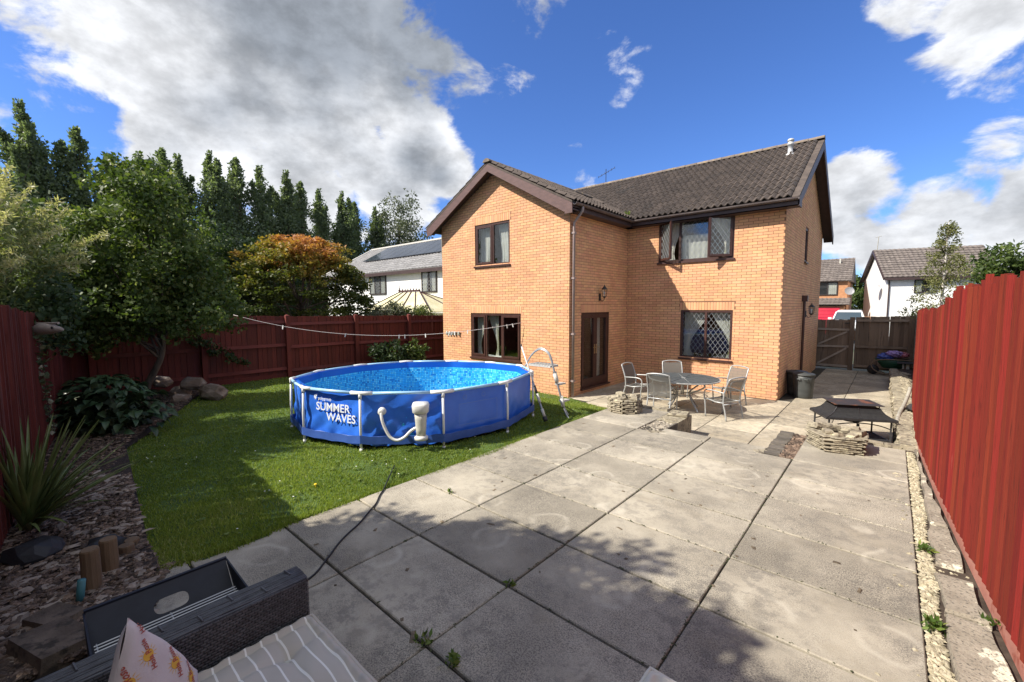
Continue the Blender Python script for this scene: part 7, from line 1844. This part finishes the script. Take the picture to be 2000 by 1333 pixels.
# crumbs of earth and moss along the slab joints
rubble('joint_moss', lambda r_: (lambda k_: ((r_.choice(COLS[1:4]) + r_.normal(0, .006), r_.uniform(.9, 6.0), .002) if k_ else (r_.uniform(-3.7, .2), round(r_.uniform(1.4, 6.0) / .667) * .667 + r_.normal(0, .006), .002)))(r_.random() < .5), 800, .004, .011, mat('moss', (.035, .05, .018), (.07, .075, .035), 30, .95, .3, tone=.6), seed=31, flat=.4)
for i in range(26):
    pass
rubble('dry_leaf_litter', lambda r_: (r_.uniform(-3.6, .2), r_.uniform(1.0, 6.0), .003), 60, .012, .034, mat('dry_leaf', (.10, .075, .05), (.18, .14, .09), 30, .9, .2, tone=.8), seed=33, flat=.25)

# ------------------------------------------------------------------ neighbours
m_grey_tile = mat('grey_roof_tile', (0.20, 0.195, 0.195), (0.27, 0.265, 0.26), 6, .85, .4, 40, tone=.35, rnd=.3)
m_brown_tile = mat('brown_roof_tile', (0.115, 0.095, 0.085), (0.17, 0.145, 0.13), 6, .9, .4, 30, tone=.5, rnd=.3, c3=(.24, .21, .17), s3=5, l3=.6, h3=.72)
m_dkframe = mat('dark_window_frame', (0.03, 0.022, 0.02), None, rough=.5)
m_far_brick = mat('far_orange_brick', (0.42, 0.20, 0.10), (0.52, 0.26, 0.13), 6, .9, .2, tone=.3, rnd=.3)
def tiled(parent, O, U, Vv, wu, wv, tu, tv, m, name='tile_field', lift=.03):
    """roof slope of overlapping rows of rolled tiles, joined"""
    O, U, Vv = Vector(O), Vector(U).normalized(), Vector(Vv).normalized(); Nn = U.cross(Vv); nu, nv = max(1, int(wu / tu)), max(1, int(wv / tv)); tu, tv = wu / nu, wv / nv; P = []; F = []; T = []
    for j in range(nv):
        for i in range(nu):
            b_ = len(P); rz = (0, .012, .035, .012, 0)
            for q in range(5):
                p = O + U * (i * tu + tu * q / 4) + Vv * (j * tv); P += [p + Nn * (rz[q] * tu / .3 + lift), p + Vv * tv * 1.05 + Nn * (rz[q] * tu / .3 + .004), p + Nn * .0]
            t_ = random.random()
            for q in range(4): F += [(b_ + q * 3, b_ + q * 3 + 3, b_ + q * 3 + 4, b_ + q * 3 + 1), (b_ + q * 3 + 2, b_ + q * 3 + 5, b_ + q * 3 + 3, b_ + q * 3)]; T += [t_, t_]
    return np_obj(name, np.array([tuple(p) for p in P]), F, m, parent, tone=T, kind='stuff')
def far_window(parent, O, U, w_, h, Nv, secs=2, leaded=False, curtain=True, name='window'):
    O, U, Nv = Vector(O), Vector(U).normalized(), Vector(Nv).normalized(); T = lambda a, z, d: tuple(O + U * a + Vector((0, 0, z)) + Nv * d)
    f = MB(); frame_ring(f, T, 0, w_, 0, h, .07, .002, .07)
    for i in range(1, secs): f.obox(T(w_ * i / secs, h / 2, .035), U * .04, Nv * .03, (0, 0, h / 2 - .07))
    win = f.build(name, m_dkframe, parent); p = MB(); tbox(p, T, .07, w_ - .07, .07, h - .07, .040, .046); p.build('pane', m_glass, win)
    i_ = MB(); tbox(i_, T, .05, w_ - .05, .05, h - .05, .002, .006); i_.build('room_dark_back', mat('room_dark', (.03, .03, .035), None, rough=.9), win)  # dark panel on the solid wall stands in for the unlit room
    if leaded: l = MB(); lattice(l, T, .07, w_ - .07, .07, h - .07, .050, .14, .2, .006); l.build('leading', m_lead, win)
    if curtain: c = MB(); drape(c, T, .08, w_ * .36, .08, h - .08, .022, .1, 'L', freq=4, amp=.008); drape(c, T, w_ * .66, w_ - .08, .08, h - .08, .022, .1, 'R', freq=4, amp=.008); c.build('curtain', m_curtain, win)
    return win
# white house with solar panels, on the left beyond the fence
nb = empty('white_house', (-25, 18, -.5), 'white rendered neighbour house with grey tiles and solar panels left of the brick gable', 'house')
b = MB(); b.box(-31.6, -17.6, 15.0, 15.15, -.6, 4.0); b.box(-31.6, -31.45, 15.15, 23, -.6, 4.0); b.box(-17.75, -17.6, 15.15, 23, -.6, 4.0); b.extrude([(-31.6, 15.0, 4.0), (-31.6, 23, 4.0), (-31.6, 19, 6.2)], (.15, 0, 0)); b.box(-31.45, -17.75, 22.85, 23, -.6, 4.0); b.build('wall', m_white_wall, nb)
b = MB(); b.extrude([(-31.95, 14.7, 3.96), (-17.3, 14.7, 3.96), (-17.3, 19, 6.36), (-31.95, 19, 6.36)], (0, 0, -.05)); b.extrude([(-31.95, 19, 6.36), (-17.3, 19, 6.36), (-17.3, 23.3, 3.96), (-31.95, 23.3, 3.96)], (0, 0, -.05)); nroof = b.build('roof', m_grey_tile, nb)
sv = Vector((0, 4.3, 2.4)); tiled(nroof, (-31.95, 14.7, 3.97), (1, 0, 0), sv, 14.65, sv.length, .30, .32, m_grey_tile)
m_verge = mat('pale_verge', (.52, .50, .46), (.60, .58, .54), 8, .8)
b = MB(); b.bar((-31.95, 14.7, 4.02), (-31.95, 19, 6.43), .16, .10); b.bar((-31.95, 19, 6.44), (-17.3, 19, 6.44), .2, .10); b.build('verge', m_verge, nroof)
b = MB(); b.box(-31.9, -17.3, 14.66, 14.70, 3.74, 3.94); b.box(-31.9, -17.3, 14.70, 15.0, 3.80, 3.83); b.build('fascia', m_fascia, nb)
m_solar = mat('solar_cell', (.012, .018, .035), (.02, .028, .05), 3, .18, coat=.4)
def onroof(x, t_, lift=.10): p = Vector((x, 14.7, 3.97)) + sv * t_; n_ = Vector((1, 0, 0)).cross(sv.normalized()); return p + n_ * lift
for k_ in range(11):
    x0 = -29.0 + k_ * 1.03; b = MB(); b.extrude([onroof(x0, .42), onroof(x0 + 1.0, .42), onroof(x0 + 1.0, .90), onroof(x0, .90)], Vector((0, -.02, .035))); b.build('solar_panel', m_solar, nroof)
far_window(nb, (-25.6, 15.0, 2.60), (1, 0, 0), 1.9, 1.25, (0, -1, 0), 3, True); far_window(nb, (-20.05, 15.0, 2.62), (1, 0, 0), 1.35, 1.22, (0, -1, 0), 2, True)
b = MB(); b.tube([(-19.0, 15.6, 4.4), (-19.0, 15.6, 6.0)], .02, 6); b.build('aerial_pole', m_conc, nroof)
# conservatory with polycarbonate roof
cn = empty('conservatory', (-17.5, 13.2, -.4), 'conservatory with pale yellow polycarbonate roof against the white house', 'conservatory')
m_poly = mat('polycarbonate', (.72, .66, .42), (.80, .76, .56), 2, .35, trans=.25); rg0, rg1 = Vector((-19.65, 13.2, 2.55)), Vector((-17.86, 13.2, 2.55)); e0, e1, e2_, e3 = Vector((-21.0, 11.8, 1.58)), Vector((-15.2, 11.8, 1.58)), Vector((-15.2, 14.9, 1.58)), Vector((-21.0, 14.9, 1.58))
b = MB(); b.extrude([e0, e1, rg1, rg0], (0, 0, .03)); b.extrude([e1, e2_, rg1], (0, 0, .03)); b.extrude([e3, e0, rg0], (0, 0, .03)); b.extrude([e2_, e3, rg0, rg1], (0, 0, .03)); b.build('roof_sheet', m_poly, cn)
b = MB(); up_ = Vector((0, 0, .045))
for t_ in np.linspace(0, 1, 6): b.bar(e0.lerp(e1, t_) + up_, rg0.lerp(rg1, t_) + up_, .05, .05)
for p in (e2_, e1.lerp(e2_, .5)): b.bar(p + up_, rg1 + up_, .05, .05)
for p in (e3, e3.lerp(e0, .5)): b.bar(p + up_, rg0 + up_, .05, .05)
b.build('glazing_bar', m_frame, cn); b = MB(); b.bar(rg0 + up_ * 2, rg1 + up_ * 2, .10, .09)
for t_ in np.linspace(.03, .97, 8): p = rg0.lerp(rg1, t_) + up_ * 2; b.lathe((p.x, p.y, p.z + .04), [(.02, 0), (.035, .03), (.01, .08), (.02, .10), (.003, .14)], 6)
p = rg0 + up_ * 2; b.lathe((p.x, p.y, p.z), [(.05, 0), (.06, .08), (.02, .14), (.015, .30), (.002, .34)], 8); b.build('ridge_finial', m_frame, cn)
b = MB()
for x in np.linspace(-20.9, -15.3, 8): b.box(x - .04, x + .04, 11.85, 11.93, -.5, 1.55)
b.box(-21, -15.2, 11.84, 11.94, 1.46, 1.56); b.box(-21, -15.2, 11.84, 11.94, .3, .38); b.build('frame', m_frame, cn); b = MB(); b.box(-20.95, -15.25, 11.88, 11.89, .3, 1.5); b.box(-15.25, -15.24, 11.9, 14.9, .3, 1.5); b.build('glazing', m_glass, cn); b = MB(); b.box(-20.95, -15.25, 11.86, 14.9, -.6, .30); b.build('plinth', m_white_wall, cn)
# distant brick house with a red garage door
bh_ = empty('distant_brick_house', (-6, 48, -.6), 'distant orange brick house with brown roof and red garage beside the gable', 'house')
b = MB(); b.box(-11.5, -2.85, 46, 52, -.8, 3.9); b.build('wall', m_far_brick, bh_)
b = MB(); b.extrude([(-2.62, 45.7, 3.86), (-2.62, 49, 6.0), (-2.62, 52.3, 3.86)], (-9, 0, 0)); nr = b.build('roof', m_brown_tile, bh_); v_ = Vector((0, 3.3, 2.14)); tiled(nr, (-11.6, 45.7, 3.88), (1, 0, 0), v_, 9.0, v_.length, .30, .32, m_brown_tile, lift=.05)
far_window(bh_, (-5.6, 45.99, 2.70), (1, 0, 0), 2.1, 1.12, (0, -1, 0), 3, False)
b = MB(); b.box(-11.5, -2.95, 44.9, 46, -.8, 1.75); b.build('garage_wall', m_far_brick, bh_); b = MB(); b.extrude([(-2.6, 44.6, 1.86), (-2.6, 46, 2.42), (-2.6, 46, 1.86)], (-9, 0, 0)); gr_ = b.build('porch_roof', m_brown_tile, bh_); v2 = Vector((0, 1.4, .56)); tiled(gr_, (-11.6, 44.6, 1.88), (1, 0, 0), v2, 9.0, v2.length, .30, .32, m_brown_tile, lift=.05)
m_redg = mat('garage_red', (.50, .02, .05), (.56, .03, .06), 2, .45)
b = MB(); b.box(-6.4, -3.2, 44.85, 44.89, -.7, 1.66)
for k_ in range(8): b.box(-6.35, -3.25, 44.83, 44.849, -.6 + k_ * .28, -.6 + k_ * .28 + .22)
b.build('garage_door', m_redg, bh_)
b = MB(); b.lathe((-2.72, 45.9, 3.0), [(.02, 0), (.20, .03), (.33, .09), (.34, .10), (.20, .045), (.02, .02)], 16, ax=(.3, -1, .35)); b.tube([(-2.86, 46.0, 2.8), (-2.72, 45.9, 3.0)], .02, 5); b.build('satellite_dish', mat('dish_grey', (.25, .25, .26), None, rough=.5), bh_)
b = MB(); b.lathe((-3.6, 48.2, 5.45), [(.06, 0), (.06, .4), (.09, .42), (.02, .5)], 8); b.build('flue', m_white2, nr)
# distant white gabled house
wh = empty('white_gabled_house', (2, 46, -.6), 'distant white gabled house with brown tiled roof behind the birch', 'house'); d_ = Vector((.966, .259, 0)); bk = Vector((-.259, .966, 0)); c0 = Vector((-.34, 44, 0)); LW, DW = 6.1, 6.0
Q = lambda a, k_, z: c0 + d_ * a + bk * k_ + Vector((0, 0, z))
b = MB(); b.extrude([Q(0, 0, -.8), Q(LW, 0, -.8), Q(LW, 0, 3.95), Q(0, 0, 3.95)], bk * DW); b.extrude([Q(0, 0, 3.95), Q(0, DW, 3.95), Q(0, DW / 2, 6.15)], d_ * LW); b.build('wall', m_white_wall, wh)
b = MB(); b.extrude([Q(-.25, -.3, 3.86), Q(LW + .25, -.3, 3.86), Q(LW + .25, DW / 2, 6.30), Q(-.25, DW / 2, 6.30)], (0, 0, .05)); b.extrude([Q(-.25, DW + .3, 3.86), Q(LW + .25, DW + .3, 3.86), Q(LW + .25, DW / 2, 6.30), Q(-.25, DW / 2, 6.30)], (0, 0, .05)); wr_ = b.build('roof', m_brown_tile, wh)
v3 = Q(0, DW / 2, 6.30) - Q(0, -.3, 3.86); tiled(wr_, Q(-.25, -.3, 3.93), d_, v3, LW + .5, v3.length, .30, .32, m_brown_tile, lift=.05)
b = MB(); b.bar(Q(-.27, -.3, 3.82), Q(-.27, DW / 2, 6.27), .05, .22); b.bar(Q(-.27, DW + .3, 3.82), Q(-.27, DW / 2, 6.27), .05, .22); b.bar(Q(-.25, -.33, 3.82), Q(LW + .25, -.33, 3.82), .05, .18); b.build('bargeboard', m_fascia, wh)
far_window(wh, Q(1.6, -.005, 2.75), d_, 1.3, 1.0, -bk, 2, False)
b = MB(); b.tube([Q(.12, -.06, 3.8), Q(.12, -.06, -.5)], .05, 6); b.build('downpipe', m_fascia, wh); b = MB(); b.lathe(tuple(Q(-.25, 1.1, 3.1)), [(.02, 0), (.22, .03), (.36, .10), (.22, .05), (.02, .03)], 14, ax=(-.8, -.5, .3)); b.build('satellite_dish', mat('dish_pale', (.50, .50, .50), None, rough=.5), wh)
b = MB(); b.tube([Q(0, DW / 2, 6.3), Q(.05, DW / 2, 7.45)], .025, 5); b.tube([Q(-.15, DW / 2, 7.40), Q(.25, DW / 2, 7.50)], .015, 4); b.build('aerial', m_conc, wh)
b = MB(); b.box(-2.2, -.2, 38.0, 38.15, -.6, 1.05); tag(b.build('garden_wall', m_far_brick), 'low orange wall between the white car and the white house', 'wall')
# white car seen over the gate
car = empty('white_car', (-2.05, 36, -.45), 'white car whose roof and window show over the garden gate', 'car'); m_carp = mat('white_car_paint', (.74, .75, .76), None, rough=.25, coat=.8); zc = -.0
def crs(y, z0, zs): return None
sec = [(-2.1, .42, .70, .70), (-1.9, .30, .82, .80), (-1.0, .28, .95, .84), (-.55, .28, 1.0, .84), (.0, .28, 1.0, .85), (1.2, .28, 1.02, .85), (2.0, .30, 1.0, .82), (2.12, .42, .85, .76)]
zb = -.02; rings = []
for (y, z0, z1, hw) in sec:
    Y = 36 + y; X = -2.05; rings.append([Vector((X - hw, Y, z0 + zb)), Vector((X - hw, Y, z1 * .8 + zb)), Vector((X - hw * .93, Y, z1 + zb)), Vector((X + hw * .93, Y, z1 + zb)), Vector((X + hw, Y, z1 * .8 + zb)), Vector((X + hw, Y, z0 + zb))])
b = MB(); loft(b, rings); b.build('body', m_carp, car, smooth=False, bevel=.03)
rings = []
for (y, z, hw) in ((-1.15, .97, .74), (-.55, 1.40, .64), (-.2, 1.50, .60), (1.0, 1.51, .60), (1.6, 1.36, .62), (2.0, 1.0, .72)): rings.append([Vector((-2.05 - .76, 36 + y, .95 + zb)), Vector((-2.05 - hw, 36 + y, z + zb)), Vector((-2.05 + hw, 36 + y, z + zb)), Vector((-2.05 + .76, 36 + y, .95 + zb))])
b = MB(); loft(b, rings); b.build('cabin_glass', mat('car_glass', (.05, .07, .08), None, rough=.08, coat=.6), car)
b = MB(); loft(b, [[p + Vector((0, 0, .012)) for p in (Vector((-2.05 - hw, 36 + y, z - .02)), Vector((-2.05 - hw * .9, 36 + y, z + .02)), Vector((-2.05 + hw * .9, 36 + y, z + .02)), Vector((-2.05 + hw, 36 + y, z - .02)))] for (y, z, hw) in ((-.50, 1.40, .66), (-.2, 1.49, .63), (1.0, 1.50, .63), (1.55, 1.38, .65))]); b.build('roof_panel', m_carp, car)
b = MB()
for s_ in (-1, 1): b.bar((-2.05 + s_ * .75, 34.85, .95), (-2.05 + s_ * .645, 35.5, 1.40), .07, .05); b.box(-2.05 + s_ * .95 - .09, -2.05 + s_ * .95 + .09, 35.0, 35.12, .92, 1.05)
b.build('pillar_and_mirror', m_carp, car)
for sx in (-1, 1):
    for yy in (-1.3, 1.3): b = MB(); b.lathe((-2.05 + sx * .74, 36 + yy, -.12), [(.05, -.1), (.30, -.1), (.31, -.06), (.31, .06), (.30, .1), (.05, .1)], 16, ax=(1, 0, 0)); b.build('wheel', m_metal_black, car)
b = MB(); b.poly([(-14, 30, -.598), (8, 30, -.598), (8, 44.8, -.598), (-14, 44.8, -.598)], [(0, 1, 2, 3)]); b.build('road', mat('asphalt', (.05, .05, .052), (.08, .08, .08), 8, .9, .3, 60), kind='structure')
